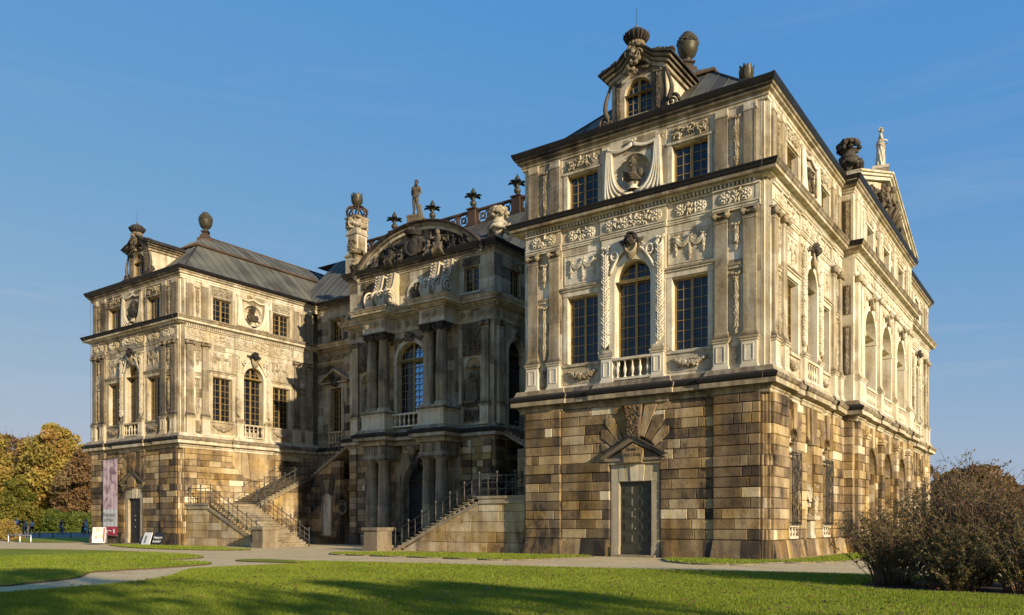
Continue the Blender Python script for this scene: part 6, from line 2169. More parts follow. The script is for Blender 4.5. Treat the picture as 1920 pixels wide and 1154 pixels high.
BASE = {'pelvis': (0, 0, .95), 'spine': (0, 0, 1.15), 'chest': (0, 0, 1.36), 'neck': (0, .0, 1.50), 'head0': (0, .01, 1.57), 'head1': (0, .025, 1.67), 'head2': (0, .02, 1.745),
        'shl': (-.185, 0, 1.42), 'ell': (-.25, .01, 1.14), 'wrl': (-.26, .06, .90), 'shr': (.185, 0, 1.42), 'elr': (.25, .01, 1.14), 'wrr': (.26, .06, .90),
        'hil': (-.095, 0, .90), 'knl': (-.105, .02, .50), 'anl': (-.11, -.02, .09), 'tol': (-.12, .14, .03), 'hir': (.095, 0, .90), 'knr': (.105, .02, .50), 'anr': (.11, -.02, .09), 'tor': (.12, .14, .03)}
RB = {'pelvis': (.155, .115), 'spine': (.135, .10), 'chest': (.165, .115), 'neck': .058, 'head0': .068, 'head1': (.082, .098), 'head2': (.06, .07), 'shl': .068, 'ell': .047, 'wrl': .033, 'shr': .068, 'elr': .047, 'wrr': .033,
      'hil': .098, 'knl': .064, 'anl': .046, 'tol': .035, 'hir': .098, 'knr': .064, 'anr': .046, 'tor': .035}
EB = [('pelvis', 'spine'), ('spine', 'chest'), ('chest', 'neck'), ('neck', 'head0'), ('head0', 'head1'), ('head1', 'head2'), ('chest', 'shl'), ('shl', 'ell'), ('ell', 'wrl'), ('chest', 'shr'), ('shr', 'elr'), ('elr', 'wrr'),
      ('pelvis', 'hil'), ('hil', 'knl'), ('knl', 'anl'), ('anl', 'tol'), ('pelvis', 'hir'), ('hir', 'knr'), ('knr', 'anr'), ('anr', 'tor')]

def body_data(pose=None, only=None, grow=0, sub=1, hands=True):
    J = dict(BASE); J.update(pose or {})
    names = [n for n in J if (only is None or n in only)]
    V = [J[n] for n in names]; R = []
    for n in names:
        r = RB[n]; r = r if isinstance(r, tuple) else (r, r)
        R.append((r[0] + grow, r[1] + grow))
    E = [(names.index(a), names.index(b)) for a, b in EB if a in names and b in names]
    if hands and only is None:
        for sd in 'lr':
            wr = Vector(J['wr' + sd]); el = Vector(J['el' + sd])
            d = (wr - el).normalized(); x = Vector((1 if sd == 'r' else -1, 0, 0)); sdv = d.cross(x)
            if sdv.length < .2: sdv = Vector((0, 1, 0))
            sdv.normalize()
            wi = names.index('wr' + sd)
            p = wr + d * .07; V.append(tuple(p)); R.append((.036, .018)); pi = len(V) - 1; E.append((wi, pi))
            for k, ln in enumerate((.075, .085, .08, .065)):
                a = p + d * .03 + sdv * (k - 1.5) * .019; b = a + d * ln * .55 - x * .008; c = b + d * ln * .4 - x * .02
                i0 = len(V); V += [tuple(a), tuple(b), tuple(c)]; R += [(.010, .010), (.009, .009), (.008, .008)]
                E += [(pi, i0), (i0, i0 + 1), (i0 + 1, i0 + 2)]
            a = wr + d * .035 + sdv * -.035; b = a + d * .045 - sdv * .02
            i0 = len(V); V += [tuple(a), tuple(b)]; R += [(.012, .012), (.009, .009)]; E += [(wi, i0), (i0, i0 + 1)]
    return skin_data(V, E, R, sub)

def face_bits(mb, J, tone):
    h = J['head1']; 
    mb.blob(h[0], -(h[1] + .095), h[2] - .03, .014, .028, .026, tone)
    for k in (-1, 1):
        mb.blob(h[0] + k * .034, -(h[1] + .085), h[2] + .005, .014, .012, .009, tone * .5)
        mb.blob(h[0] + k * .088, -(h[1] - .005), h[2] - .01, .014, .026, .034, tone)
    mb.blob(h[0], -(h[1] + .088), h[2] - .075, .028, .012, .008, tone * .7)

def transform(vs, scale, rz, loc):
    c, s = math.cos(rz), math.sin(rz)
    return [((x * c - y * s) * scale + loc[0], (x * s + y * c) * scale + loc[1], z * scale + loc[2]) for x, y, z in vs]

def stone_figure(name, label, loc, h, rz, tone, pose, drape=None, group=None, extra=None, mat='carve', parent_plinth=True, cat="statue", plinth_tone=None):
    """carved stone figure, one continuous remeshed body standing on its own block"""
    sc = h / 1.78
    J = dict(BASE); J.update(pose)
    vs, fs = body_data(pose, sub=2)
    mb = MB(); mb.raw(vs, fs, tone, True); face_bits(mb, J, tone)
    for i in range(26):
        a = rng.uniform(0, 6.28); e = rng.uniform(-.1, 1.4); q = J['head1']
        if math.sin(a) > .1 and e < .75: continue
        mb.blob(q[0] + .098 * math.cos(a) * math.cos(e), -(q[1] - .02 + .105 * math.sin(a) * math.cos(e)), q[2] + .02 + .1 * math.sin(e), .034, .036, .03, tone)
    mb.blob(J['head1'][0], -(J['head1'][1] - .1), J['head1'][2] + .02, .05, .05, .05, tone)
    if drape:
        z0, z1, rx0, rx1, k = drape
        n = 90
        V, F = [], []
        lv = 20
        px, py = J['pelvis'][0], J['pelvis'][1]
        for i in range(lv + 1):
            t = i / lv; z = z0 + (z1 - z0) * t
            r = rx0 + (rx1 - rx0) * t ** .8
            for j in range(n):
                a = 2 * math.pi * j / n
                f = 1 + .085 * math.sin(a * 9 + 4.5 * t * k) * (1 - t * .35) + .045 * math.sin(a * 17 - 6 * t)
                V.append((px * t + r * f * math.cos(a) * 1.05, py * t + r * f * math.sin(a) * .82, z + .03 * math.sin(a + k)))
        for i in range(lv):
            for j in range(n):
                q = (j + 1) % n
                F.append((i * n + j, i * n + q, (i + 1) * n + q, (i + 1) * n + j))
        F.append(tuple(range(n))); F.append(tuple(range(lv * n, lv * n + n)))
        mb.raw(V, F, tone, True)
        for q in range(3):     # sash of cloth rolled round the hips
            mb.tube([(px + (rx1 + .01) * math.cos(a) * 1.05, -(py + (rx1 + .01) * math.sin(a) * .85), z1 - .05 * q + .12 * math.sin(a + k + q * .3)) for a in [i * math.pi / 16 for i in range(33)]], .026, 6, tone)
    if extra: extra(mb, tone)
    me = bpy.data.meshes.new("fig"); me.from_pydata(mb.v, [], mb.f); me.update()
    bm = bmesh.new(); bm.from_mesh(me); bmesh.ops.recalc_face_normals(bm, faces=bm.faces); bm.to_mesh(me); bm.free()
    o = bpy.data.objects.new("fig", me); COL.objects.link(o)
    if drape:
        rm = o.modifiers.new("r", 'REMESH'); rm.mode = 'VOXEL'; rm.voxel_size = .012
    smo = o.modifiers.new("s", 'SMOOTH'); smo.iterations = 2 if drape else 0; smo.factor = .35
    bpy.context.view_layer.update()
    m2 = bpy.data.meshes.new_from_object(o.evaluated_get(bpy.context.evaluated_depsgraph_get()))
    V = [tuple(v.co) for v in m2.vertices]; F = [tuple(p.vertices) for p in m2.polygons]
    bpy.data.objects.remove(o)
    root = empty(name, loc, rz)
    tag(root, label, cat, group)
    f = MB(); f.raw(transform(V, sc, 0, (0, 0, 0)), F, tone, True)
    f.build("figure", mat, root)
    if parent_plinth:
        p = MB(); w = .34 * sc
        p.box(-w, w, -.12 * sc, .02 * sc, -w, w, plinth_tone or tone)
        p.build("base", mat, root)
    return root

def add_block(root, w, h, z, tone):
    p = MB(); p.box(-w, w, z - h, z, -w, w, tone); p.box(-w * 1.06, w * 1.06, z - h * .12, z, -w * 1.06, w * 1.06, tone)
    p.build("plinth", 'carve', root)

contra = {'pelvis': (.04, 0, .95), 'hil': (-.06, 0, .92), 'hir': (.13, 0, .89), 'knl': (-.09, .07, .50), 'anl': (-.13, -.05, .09), 'tol': (-.17, .10, .03), 'knr': (.12, .0, .48), 'anr': (.11, -.02, .09), 'tor': (.13, .14, .03), 'chest': (-.01, -.01, 1.36), 'shl': (-.19, 0, 1.40), 'shr': (.18, 0, 1.44)}
p1 = dict(contra); p1.update({'elr': (.24, .06, 1.17), 'wrr': (.06, .20, 1.20), 'ell': (-.24, .05, 1.14), 'wrl': (-.05, .19, 1.08), 'head1': (.04, .04, 1.67), 'head2': (.04, .03, 1.745), 'head0': (.01, .02, 1.57)})
st = stone_figure("draped_statue", "white stone woman statue with bare shoulders and wrapped skirt, atop the right side pediment", (.45, 23.6, 27.0), 2.82, -Q + .2, .86, p1, (.02, 1.02, .25, .19, 2.0))
add_block(st, .50, .75, -.02, .62)
p2 = dict(contra); p2.update({'elr': (.25, -.05, 1.16), 'wrr': (.16, -.16, .95), 'ell': (-.26, .0, 1.14), 'wrl': (-.17, .14, 1.02), 'head0': (-.02, .04, 1.57), 'head1': (-.05, .09, 1.64), 'head2': (-.06, .10, 1.715)})
def stump(mb, tone):
    mb.tube([(-.2, .16, 0), (-.16, .13, .35), (-.12, .10, .62)], .09, 7, tone)
    mb.tube([(.2, .2, 0), (.23, .18, .3), (.16, .15, .5)], .05, 6, tone)
st = stone_figure("nude_statue", "brown weathered nude male statue with bowed head, standing on the round central pediment", (-31.3, 9.9, 26.25), 2.95, math.pi + .25, .30, p2, None, None, stump)
add_block(st, .55, .75, -.02, .36)
p3 = dict(contra); p3.update({'elr': (.26, .04, 1.15), 'wrr': (.02, .18, 1.25), 'ell': (-.25, .06, 1.14), 'wrl': (-.12, .2, 1.0), 'head1': (-.03, .04, 1.67), 'head2': (-.03, .04, 1.745)})
for s_, lab in ((1, "grey draped statue holding its robe, in the arched niche right of the central window"), (-1, "dark draped statue in the arched niche left of the central window, half hidden by columns")):
    stone_figure("niche_statue", lab, (CX + s_ * 5.6 - .05, YF + .15, 11.05), 2.75, math.pi, .36 if s_ > 0 else .3, p3, (.02, 1.1, .27, .2, 1.2), "statues in the niches beside the central window")
def child(mb, tone):
    mb.blob(.0, -.30, .62, .08, .08, .1, tone, 2); mb.blob(.02, -.27, .42, .1, .1, .16, tone, 2)
    for k in (-1, 1):
        mb.tube([(.02 + k * .05, -.27, .32), (.03 + k * .08, -.3, .16), (.02 + k * .07, -.25, .02)], .05, 6, tone, .03)
        mb.tube([(.02 + k * .09, -.27, .52), (.03 + k * .2, -.32, .55), (.05 + k * .24, -.3, .68)], .032, 6, tone, .022)
p4 = dict(contra); p4.update({'elr': (.27, .1, 1.16), 'wrr': (.2, .26, 1.08), 'ell': (-.25, .1, 1.15), 'wrl': (-.08, .26, 1.12)})
for y0, lab in ((7.03, "pale stone woman and child statue between the two near iron window grilles"), (33.15 + 7.03, "pale stone woman and child statue in the far bay, behind the shrubs")):
    stone_figure("group_statue", lab, (-.05, y0, 2.15), 2.75, Q + math.pi if False else Q - math.pi, .74, {k: v for k, v in p4.items()}, (.3, 1.0, .2, .18, 1.6), "woman and child statues on the ground floor", child)

# ------------------------------------------------------------------ urns and finials
def fruit_urn(loc, label):
    root = empty("fruit_urn", loc); tag(root, label, "roof urn", "fruit urns on the wing roofs")
    b = MB()
    b.lathe((0, 0), [(.30, 0), (.28, .1), (.22, .18), (.34, .3), (.58, .55), (.74, .95), (.76, 1.3), (.80, 1.42), (.70, 1.5)], 24, .5)
    f = MB()
    for i in range(70):
        t = i / 70
        z = 1.45 + t * .95; r = .68 * math.cos(t * 1.45) ** .8
        a = i * 2.4
        f.blob(r * math.cos(a), r * math.sin(a), z, .19, .19, .19, .5, 2 if i > 60 else 1)
    f.blob(0, 0, 2.4, .14, .14, .2, .5, 2)
    for m_ in (b, f): m_.v = [(x * .80, y * .80, z * .70) for x, y, z in m_.v]
    b.build("bowl", 'bronze', root)
    f.build("fruit", 'bronze', root)
fruit_urn((-7.03, 7.05, 29.3), "large dark urn heaped with fruit on the right wing roof")
fruit_urn((XL - 7.03, 7.05, 29.3), "dark urn heaped with fruit on the left wing roof ridge")

def flower_urn(loc, h, tone, label, name="flower_urn"):
    root = empty(name, loc); tag(root, label, "stone urn", "stone urns with carved flowers")
    k = h / 2.35
    b = MB()
    b.lathe((0, 0), [(r * k, z * k) for r, z in ((.46, 0), (.46, .1), (.30, .18), (.26, .4), (.34, .46), (.30, .52), (.55, .75), (.62, 1.0), (.52, 1.15), (.56, 1.2), (.60, 1.28), (.50, 1.36), (.38, 1.45), (.36, 1.6), (.5, 1.72))], 22, tone)
    b.build("vase", 'carve', root, (0, 0, 0), 0, .5)
    f = MB()
    for i in range(60):
        a = rng.uniform(0, 6.28); e = rng.uniform(-.5, 1.5)
        f.blob(.62 * k * math.cos(a) * math.cos(e), .62 * k * math.sin(a) * math.cos(e), (1.95 + .36 * math.sin(e)) * k, .19 * k, .19 * k, .16 * k, tone + rng.uniform(-.14, .05), 1, rng.uniform(-1, 1), .15)
    f.build("flowers", 'carve', root)
    g = MB()
    for s in (-1, 1):
        for i in range(16):
            g.blob(s * (.62 + rng.uniform(-.1, .18)) * k, rng.uniform(-.2, .2) * k, (1.05 - i * .04) * k, .15 * k, .16 * k, .14 * k, tone - .06 + rng.uniform(-.08, .08), 1, rng.uniform(-1, 1), .1)
    for i in range(36):
        a = i * 2 * math.pi / 36
        g.blob(.66 * k * math.cos(a), .66 * k * math.sin(a), (.95 - .16 * abs(math.sin(a * 2))) * k, .12 * k, .12 * k, .12 * k, tone + rng.uniform(-.1, .06))
    g.build("festoon", 'carve', root)
flower_urn((.45, 14.2, 22.95), 2.35, .22, "dark brown flower urn on the corner of the right side pavilion")
flower_urn((-23.6, 10.6, 23.0), 2.5, .62, "pale flower urn right of the round central pediment")
flower_urn((-38.6, 10.6, 23.0), 2.3, .50, "small flower urn left of the round central pediment")

def lily(loc, label):
    root = empty("lily_finial", loc); tag(root, label, "roof finial", "lily finials on the terrace parapet")
    b = MB()
    b.lathe((0, 0), [(.18, 0), (.10, .08), (.08, .16), (.26, .3), (.32, .48), (.26, .64), (.14, .74), (.14, .9), (.22, 1.1), (.28, 1.2)], 16, .5)
    b.lathe((0, 0), [(.26, 1.2), (.30, 1.36), (.22, 1.6), (.1, 1.78), (.03, 1.95)], 14, .5)
    b.build("stem", 'bronze', root)
    for i in range(6):
        a = i * math.pi / 3 + .3
        l = MB()
        V, F = [], []
        for t, w, r, z in ((0, .10, .14, .95), (.35, .22, .42, 1.18), (.7, .22, .66, 1.22), (1, .03, .86, 1.10)):
            for s in (-1, 0, 1):
                V.append((r * math.cos(a) - s * w * math.sin(a), r * math.sin(a) + s * w * math.cos(a), z + (0 if s else .05)))
        for q in range(3):
            for s in range(2): F.append((q * 3 + s, q * 3 + s + 1, q * 3 + s + 4, q * 3 + s + 3))
        l.raw(V, F, .5, True)
        l.raw([(x, y, z - .03) for x, y, z in V], F, .5, True)
        l.build("petal", 'bronze', root)
LL = ["right of the dormerless attic, nearest the right wing", "second from the right wing", "just right of the nude statue", "just left of the nude statue", "beside the chimney tower", "far left of the parapet", "last on the left end of the parapet"]
LL[0] = "nearest the right wing"
for x, q in zip(finial_x, LL):
    lily((x, 20.0, 30.62), "dark metal lily finial on the parapet, " + q)
r_ = empty("tulip_finial", (-2.1, 3.15, 24.85)); tag(r_, "small dark tulip finial peeking over the right wing's eaves", "roof finial")
t_ = MB(); tulip(t_, 0, 0, 0, .42, .75); t_.box(-.25, .25, -1.6, .06, -.25, .25, .5); t_.build("tulip", 'bronze', r_)
# ------------------------------------------------------------------ ground
def sheet(name, pts, z, mat, h=0, kind="structure", edge=None):
    n = len(pts)
    mb = MB()
    mb.raw([(x, y, z) for x, y in pts], [tuple(range(n))], .5)
    o = mb.build(name, mat)
    tag(o, kind=kind)
    if h:
        e = MB()
        for i in range(n):
            a, b = pts[i], pts[(i + 1) % n]
            e.raw([(a[0], a[1], z - h), (b[0], b[1], z - h), (b[0], b[1], z - .003), (a[0], a[1], z - .003)], [(0, 1, 2, 3)], .5)
        e.build("turf_edge", 'earth', o)
    return o

def smooth(pts, it=2):
    for _ in range(it):
        q = []
        for i in range(len(pts)):
            a, b = pts[i], pts[(i + 1) % len(pts)]
            q += [(a[0] * .75 + b[0] * .25, a[1] * .75 + b[1] * .25), (a[0] * .25 + b[0] * .75, a[1] * .25 + b[1] * .75)]
        pts = q
    return pts

LA = [(-14.01, -21.57), (-14.69, -20.81), (-14.84, -19.8), (-14.82, -18.62), (-14.63, -16.96), (-14.34, -15.68), (-14.38, -15.15), (-15.35, -14.97), (-16.89, -15.16), (-18.5, -15.37), (-19.84, -15.33), (-20.79, -14.27), (-19.99, -13.34), (-17.36, -13.58), (-15.64, -13.97), (-12.89, -13.23), (-9.39, -12.71), (-6.07, -12.41), (-0.96, -11.49), (3.44, -10.54), (5.8, -10.12), (8.47, -9.87), (10.88, -9.64), (24.4, -8.25), (25, -25), (15.37, -40), (-5, -44), (-9.89, -33.19), (-8.84, -29.74), (-9.02, -28.93), (-9.24, -27.64), (-9.74, -25.89), (-11.2, -23.83)]
LB = [(-28.5, -21.5), (-36.65, -26.2), (-14.8, -34), (-11.55, -28.62), (-12.22, -27.65), (-12.73, -26.68), (-13.42, -25.71), (-14.26, -25.04), (-15.29, -24.38), (-16.17, -23.89), (-16.45, -22.49), (-16.68, -20.88), (-17.3, -18.86), (-17.98, -17.71), (-19.3, -16.88), (-21.35, -16.74), (-22.86, -17.14), (-23.45, -16.51), (-23.15, -15.58), (-24.19, -14.01), (-25.3, -13.14), (-28.54, -11.77), (-32.8, -11.13), (-40.09, -10.82), (-46.19, -12.37), (-52.31, -15.24), (-50, -19)]
LC = [(-57.04, -1.66), (-52.33, -1.69), (-45.13, -1.66), (-39.5, -1.9), (-38.4, -2.86), (-34.05, -3.75), (-32.14, -5.17), (-34.13, -6.59), (-39.08, -7.33), (-46.33, -6.14)]
LD = [(-22.6, -7.2), (-24.6, -4.6), (-22.99, -2.9), (-20.83, -1.63), (-13.07, -0.9), (-11.08, -0.62), (-8.88, -0.8), (-8.29, -2.73), (-9.27, -6.81), (-10.24, -7.84), (-14.92, -7.43), (-20.36, -7.4)]
LE = [(-5.17, -0.92), (-2.73, -0.44), (0.57, -0.85), (0.99, 1.93), (1.3, 13.36), (1.9, 13.6), (2.0, 32.77), (2.0, 53.8), (5.5, 53), (4.4, 24.72), (4.06, 10.41), (3.59, 1.3), (3.25, -1.17), (1.03, -3.05), (1.07, -5.56), (-2.16, -5.9)]
LF = [(-85.01, 2.42), (-93.92, 8.9), (-97, 14), (-95, 17), (-76.82, 8.23), (-66, 2.9), (-65, -0.58), (-66.75, -2.28), (-71.21, -2.67)]
BED = [(7.35, -14.97), (7.49, -13.66), (8.08, -12.19), (9.37, -11.27), (11.47, -11.08), (16.29, -10.94), (16.92, -16.43), (11.67, -16.69), (9.95, -16.4), (8.55, -16.46), (7.77, -16.0)]
g = MB(); g.raw([(-1800, -1500, 0), (1500, -1500, 0), (1500, 1800, 0), (-1800, 1800, 0)], [(0, 1, 2, 3)], .5)
tag(g.build("ground", 'gravel'), kind="structure")
LZ = .05
sheet("lawn", smooth(LA), LZ, 'lawn', .05)
sheet("lawn", smooth(LB), LZ, 'lawn', .05)
sheet("lawn", smooth(LC), LZ, 'lawn', .05)
sheet("lawn", smooth(LD, 1), LZ, 'lawn', .05)
sheet("lawn", smooth(LE, 1), LZ, 'lawn', .05)
sheet("lawn", smooth(LF), LZ, 'lawn', .05)
sheet("path", [(-400, -60), (-112, -4.8), (-97, 6.6), (-98.2, 10.8), (-92, 15.4), (-105, 23.2), (-115, 40), (-152, 56), (-164, 37), (-222, 24), (-500, -20)], .012, 'tar')
sheet("lawn", [(-500, -18), (-222, 25), (-165, 38), (-153, 57), (-160, 160), (-600, 200)], .02, 'lawn')
sheet("lawn", [(26, -60), (26, -8), (8, -4), (9, 60), (60, 260), (400, 300), (400, -200)], .02, 'lawn')
sheet("flower_bed", smooth(BED), LZ + .012, 'soil')
# bare turned earth on the left lawn
for i, (x, y, rx, ry) in enumerate(((-21.5, -20.5, 2.3, .35), (-25, -17.8, 2.0, .3), (-18.6, -20.4, .9, .2), (-20.3, -24.2, 1.1, .3), (-27, -15.5, 1.6, .22))):
    rg = random.Random(i)
    sheet("bare_earth", [(x + rx * math.cos(a) * rg.uniform(.5, 1.1), y + (ry * 2 * math.sin(a) + .4 * rx * math.cos(a)) * rg.uniform(.6, 1.1)) for a in [k * math.pi / 9 for k in range(18)]], LZ + .006, 'earth')

# pale edging stones of the lawns next to the palace
ed = MB()
for P in (smooth(LD, 1), smooth(LE, 1)):
    for a, b in zip(P, P[1:] + P[:1]):
        if math.hypot(b[0] - a[0], b[1] - a[1]) < 1e-3: continue
        ed.tube([(a[0], -a[1], .03), (b[0], -b[1], .03)], .05, 4, .45)
tag(ed.build("lawn_edging", 'dress'), kind="structure")

def inside(P, x, y):
    c = np.zeros(len(x), bool); n = len(P)
    for i in range(n):
        x0, y0 = P[i]; x1, y1 = P[(i + 1) % n]
        if y0 == y1: continue
        t = ((y0 > y) != (y1 > y)) & (x < (x1 - x0) * (y - y0) / (y1 - y0) + x0)
        c ^= t
    return c

def np_mesh(name, V, F, tone, mat, parent=None, loc=(0, 0, 0)):
    me = bpy.data.meshes.new(name)
    k = F.shape[1]
    me.vertices.add(len(V)); me.vertices.foreach_set("co", V.astype(np.float32).ravel())
    me.loops.add(F.size); me.loops.foreach_set("vertex_index", F.astype(np.int32).ravel())
    me.polygons.add(len(F)); me.polygons.foreach_set("loop_start", np.arange(0, F.size, k, dtype=np.int32))
    a = me.attributes.new("tone", 'FLOAT', 'FACE'); a.data.foreach_set("value", tone.astype(np.float32))
    me.materials.append(M[mat]); me.update(calc_edges=True); me.validate()
    o = bpy.data.objects.new(name, me); COL.objects.link(o); o.parent = parent; o.location = loc
    return o

nr = np.random.default_rng(4)
def grass(P, n, box, hmin, hmax, name="grass_blades", zmask=None):
    x = nr.uniform(box[0], box[1], n); y = nr.uniform(box[2], box[3], n)
    dep = (x - 12.45) * -.5789 + (y + 38.5) * .8154
    lat = (x - 12.45) * .8154 + (y + 38.5) * .5789
    keep = inside(P, x, y) & (dep > 11) & (np.abs(lat) < dep * .70 + 1.5) & ~inside(BED, x, y)
    keep &= nr.uniform(0, 1, n) < np.clip((19.0 / np.maximum(dep, 1)) ** 1.3, .05, 1)
    x, y, dep = x[keep], y[keep], dep[keep]; n = len(x)
    a = nr.uniform(0, 6.283, n); h = nr.uniform(hmin, hmax, n); w = nr.uniform(.008, .016, n) * np.clip(dep / 19, 1, 1.8)
    lx = nr.normal(0, .035, n); ly = nr.normal(0, .035, n)
    V = np.empty((n, 3, 3))
    V[:, 0] = np.stack([x - w * np.cos(a), y - w * np.sin(a), np.full(n, LZ - .01)], 1)
    V[:, 1] = np.stack([x + w * np.cos(a), y + w * np.sin(a), np.full(n, LZ - .01)], 1)
    V[:, 2] = np.stack([x + lx, y + ly, LZ + h], 1)
    patch = .5 + .25 * np.sin(x * .9 + 1.3 * np.sin(y * .7)) * np.cos(y * 1.1 + np.sin(x * .5))
    o = np_mesh(name, V.reshape(-1, 3), np.arange(3 * n).reshape(n, 3), np.clip(patch * .6 + nr.uniform(0, .5, n), 0, 1), 'blade')
    tag(o, kind="stuff")
grass(smooth(LA), 900000, (-16, 18, -32, -9), .035, .085)
grass(smooth(LB), 160000, (-34, -11, -32, -11), .03, .07)
grass(smooth(LD, 1), 60000, (-25, -8, -8, 0), .04, .09)
grass(smooth(LE, 1), 60000, (-6, 6, -6, 14), .04, .09)
grass(smooth(LC), 50000, (-58, -32, -8, -1), .05, .10)
# fallen leaves
n = 1500
x = nr.uniform(-12, 14, n); y = nr.uniform(-28, -11, n); k = inside(smooth(LA), x, y) ; x, y = x[k], y[k]; n = len(x)
a = nr.uniform(0, 6.28, n); s = nr.uniform(.04, .08, n); V = np.empty((n, 4, 3))
for q in range(4):
    V[:, q] = np.stack([x + s * np.cos(a + q * 1.57) * (1 if q % 2 else .6), y + s * np.sin(a + q * 1.57) * (1 if q % 2 else .6), LZ + .07 + nr.uniform(-.01, .03, n)], 1)
tag(np_mesh("fallen_leaves", V.reshape(-1, 3), np.arange(4 * n).reshape(n, 4), nr.uniform(0, 1, n), 'fallen'), kind="stuff")

# ------------------------------------------------------------------ trees and shrubs
def leaf_quads(P, size, up=.3, aspect=.55):
    n = len(P)
    d = nr.normal(0, 1, (n, 3)); d[:, 2] += up; d /= np.linalg.norm(d, axis=1)[:, None]
    e = np.cross(d, nr.normal(0, 1, (n, 3))); e /= np.linalg.norm(e, axis=1)[:, None]
    s = (size * nr.uniform(.6, 1.35, n))[:, None]
    V = np.empty((n, 4, 3))
    V[:, 0] = P - d * s; V[:, 1] = P + e * s * aspect; V[:, 2] = P + d * s; V[:, 3] = P - e * s * aspect
    return V.reshape(-1, 3), np.arange(4 * n).reshape(n, 4)

def tree(name, label, loc, h, r, mat, nleaf, size, clumps=26, base=.22, shape='round', group=None, bare=0, seed=0, cat="tree", trunk_r=None):
    rg = random.Random(seed)
    root = empty(name, (loc[0], loc[1], 0)); tag(root, label, cat, group)
    t = MB()
    tr = trunk_r or h * .022
    zt = h * (base + .25)
    top = (rg.uniform(-.3, .3), rg.uniform(-.3, .3), h * .92)
    t.tube([(0, 0, 0), (top[0] * .3, top[1] * .3, h * .3), (top[0] * .6, top[1] * .6, h * .6), top], tr, 8, .5, tr * .15)
    C = []
    for i in range(clumps):
        f = (i + .5) / clumps
        z = h * (base + (1 - base) * f)
        if shape == 'round': rr = r * math.sqrt(max(.06, 1 - ((z - h * (base + .5 * (1 - base))) / (h * (1 - base) * .5)) ** 2))
        elif shape == 'cone': rr = r * (1 - f) ** .75 + .1
        else: rr = r * math.sqrt(max(.05, 1 - f ** 2.2))
        a = i * 2.4 + rg.uniform(-.4, .4)
        q = rr * rg.uniform(.35, .85)
        c = (q * math.cos(a), q * math.sin(a), z * rg.uniform(.94, 1.0))
        C.append((c, max(r * .18, rr * rg.uniform(.28, .46))))
        z0 = max(h * base * .6, z * .62)
        t.tube([(0, 0, z0), (c[0] * .5, -c[1] * .5, z0 + (c[2] - z0) * .45), (c[0], -c[1], c[2])], tr * .42 * (1 - .6 * f), 5, .5, tr * .07)
        if bare:
            for j in range(bare):
                e = (c[0] + rg.uniform(-1, 1) * r * .3, c[1] + rg.uniform(-1, 1) * r * .3, c[2] + rg.uniform(-.1, .35) * r)
                t.tube([(c[0] * .7, -c[1] * .7, z0 + (c[2] - z0) * .7), (e[0], -e[1], e[2])], tr * .12, 3, .5, tr * .03)
    t.build("trunk", 'bark', root)
    per = max(1, nleaf // clumps)
    P, T = [], []
    for (c, cr) in C:
        u = nr.normal(0, 1, (per, 3)); u /= np.linalg.norm(u, axis=1)[:, None]
        q = u * (cr * nr.uniform(.35, 1.12, per) ** .6)[:, None]
        q[:, 2] *= .72
        P.append(q + np.array(c)); T.append(np.full(per, rg.uniform(.1, .9)) + nr.normal(0, .13, per))
    P = np.concatenate(P); T = np.clip(np.concatenate(T), 0, 1)
    P[:, 2] = np.maximum(P[:, 2], .15)
    V, F = leaf_quads(P, size)
    np_mesh("crown", V, F, T, mat, root)
    return root

tree("broadleaf_tree", "tallest golden autumn tree beyond the path, just left of the palace", (-236.5, 79.1), 31, 10.5, 'leaf_gold', 16000, .55, 60, .16, seed=1, group="autumn trees at the park edge")
tree("broadleaf_tree", "thin purplish half-bare tree at the left edge of the picture", (-274.5, 82.8), 31, 12, 'leaf_rust', 6000, .5, 40, .2, bare=14, seed=2, group="autumn trees at the park edge")
tree("broadleaf_tree", "russet brown tree directly beside the palace's left edge", (-214.9, 76), 22, 7, 'leaf_rust', 12000, .42, 40, .06, seed=3, group="autumn trees at the park edge")
tree("broadleaf_tree", "golden tree cut by the picture's left border", (-255.2, 65.9), 31, 11, 'leaf_gold', 12000, .55, 44, .12, seed=4, group="autumn trees at the park edge")
tree("broadleaf_tree", "russet tree between the tall golden tree and the half-bare tree, behind both", (-262.1, 85.4), 28, 9, 'leaf_rust', 11000, .5, 40, .08, seed=5, group="autumn trees at the park edge")
tree("broadleaf_tree", "russet and gold tree behind the tall golden tree, next to the palace", (-252.4, 92.4), 26, 9, 'leaf_gold', 12000, .5, 40, .08, seed=6, group="autumn trees at the park edge")
tree("conical_tree", "dense olive cone-shaped tree at left behind the strollers", (-192.3, 49.2), 12.8, 5.2, 'leaf_olive', 12000, .30, 46, .03, 'dome', seed=7)
for i, (x, y, h, r) in enumerate(((-199.8, 56.1, 4.8, 5.2), (-195.6, 59.1, 5.2, 5.0), (-191.3, 62.2, 4.7, 5), (-190.6, 65.8, 4.4, 4.4), (-204.1, 53, 4.5, 5))):
    tree("evergreen_shrub", ["broad green shrub second from left in the evergreen row behind the strollers", "tallest green shrub in the middle of the evergreen row", "green shrub behind the cyclist in the evergreen row", "green shrub nearest the palace in the evergreen row", "leftmost green shrub of the evergreen row"][i], (x, y), h, r, 'leaf_green', 9000, .26, 34, .02, 'dome', "evergreen shrubs behind the path", seed=20 + i, cat="shrub", trunk_r=.2)
tree("autumn_shrub", "low orange and yellow shrub at the left picture border beside the path", (-80, 0), 2.3, 1.7, 'leaf_gold', 4000, .10, 20, .02, 'dome', seed=31, cat="shrub", trunk_r=.06)
tree("dome_tree", "large russet dome-shaped tree behind the right shrubs", (1.8, 70.4), 8.3, 7.0, 'leaf_rust', 16000, .24, 50, .02, 'dome', seed=32, bare=2)
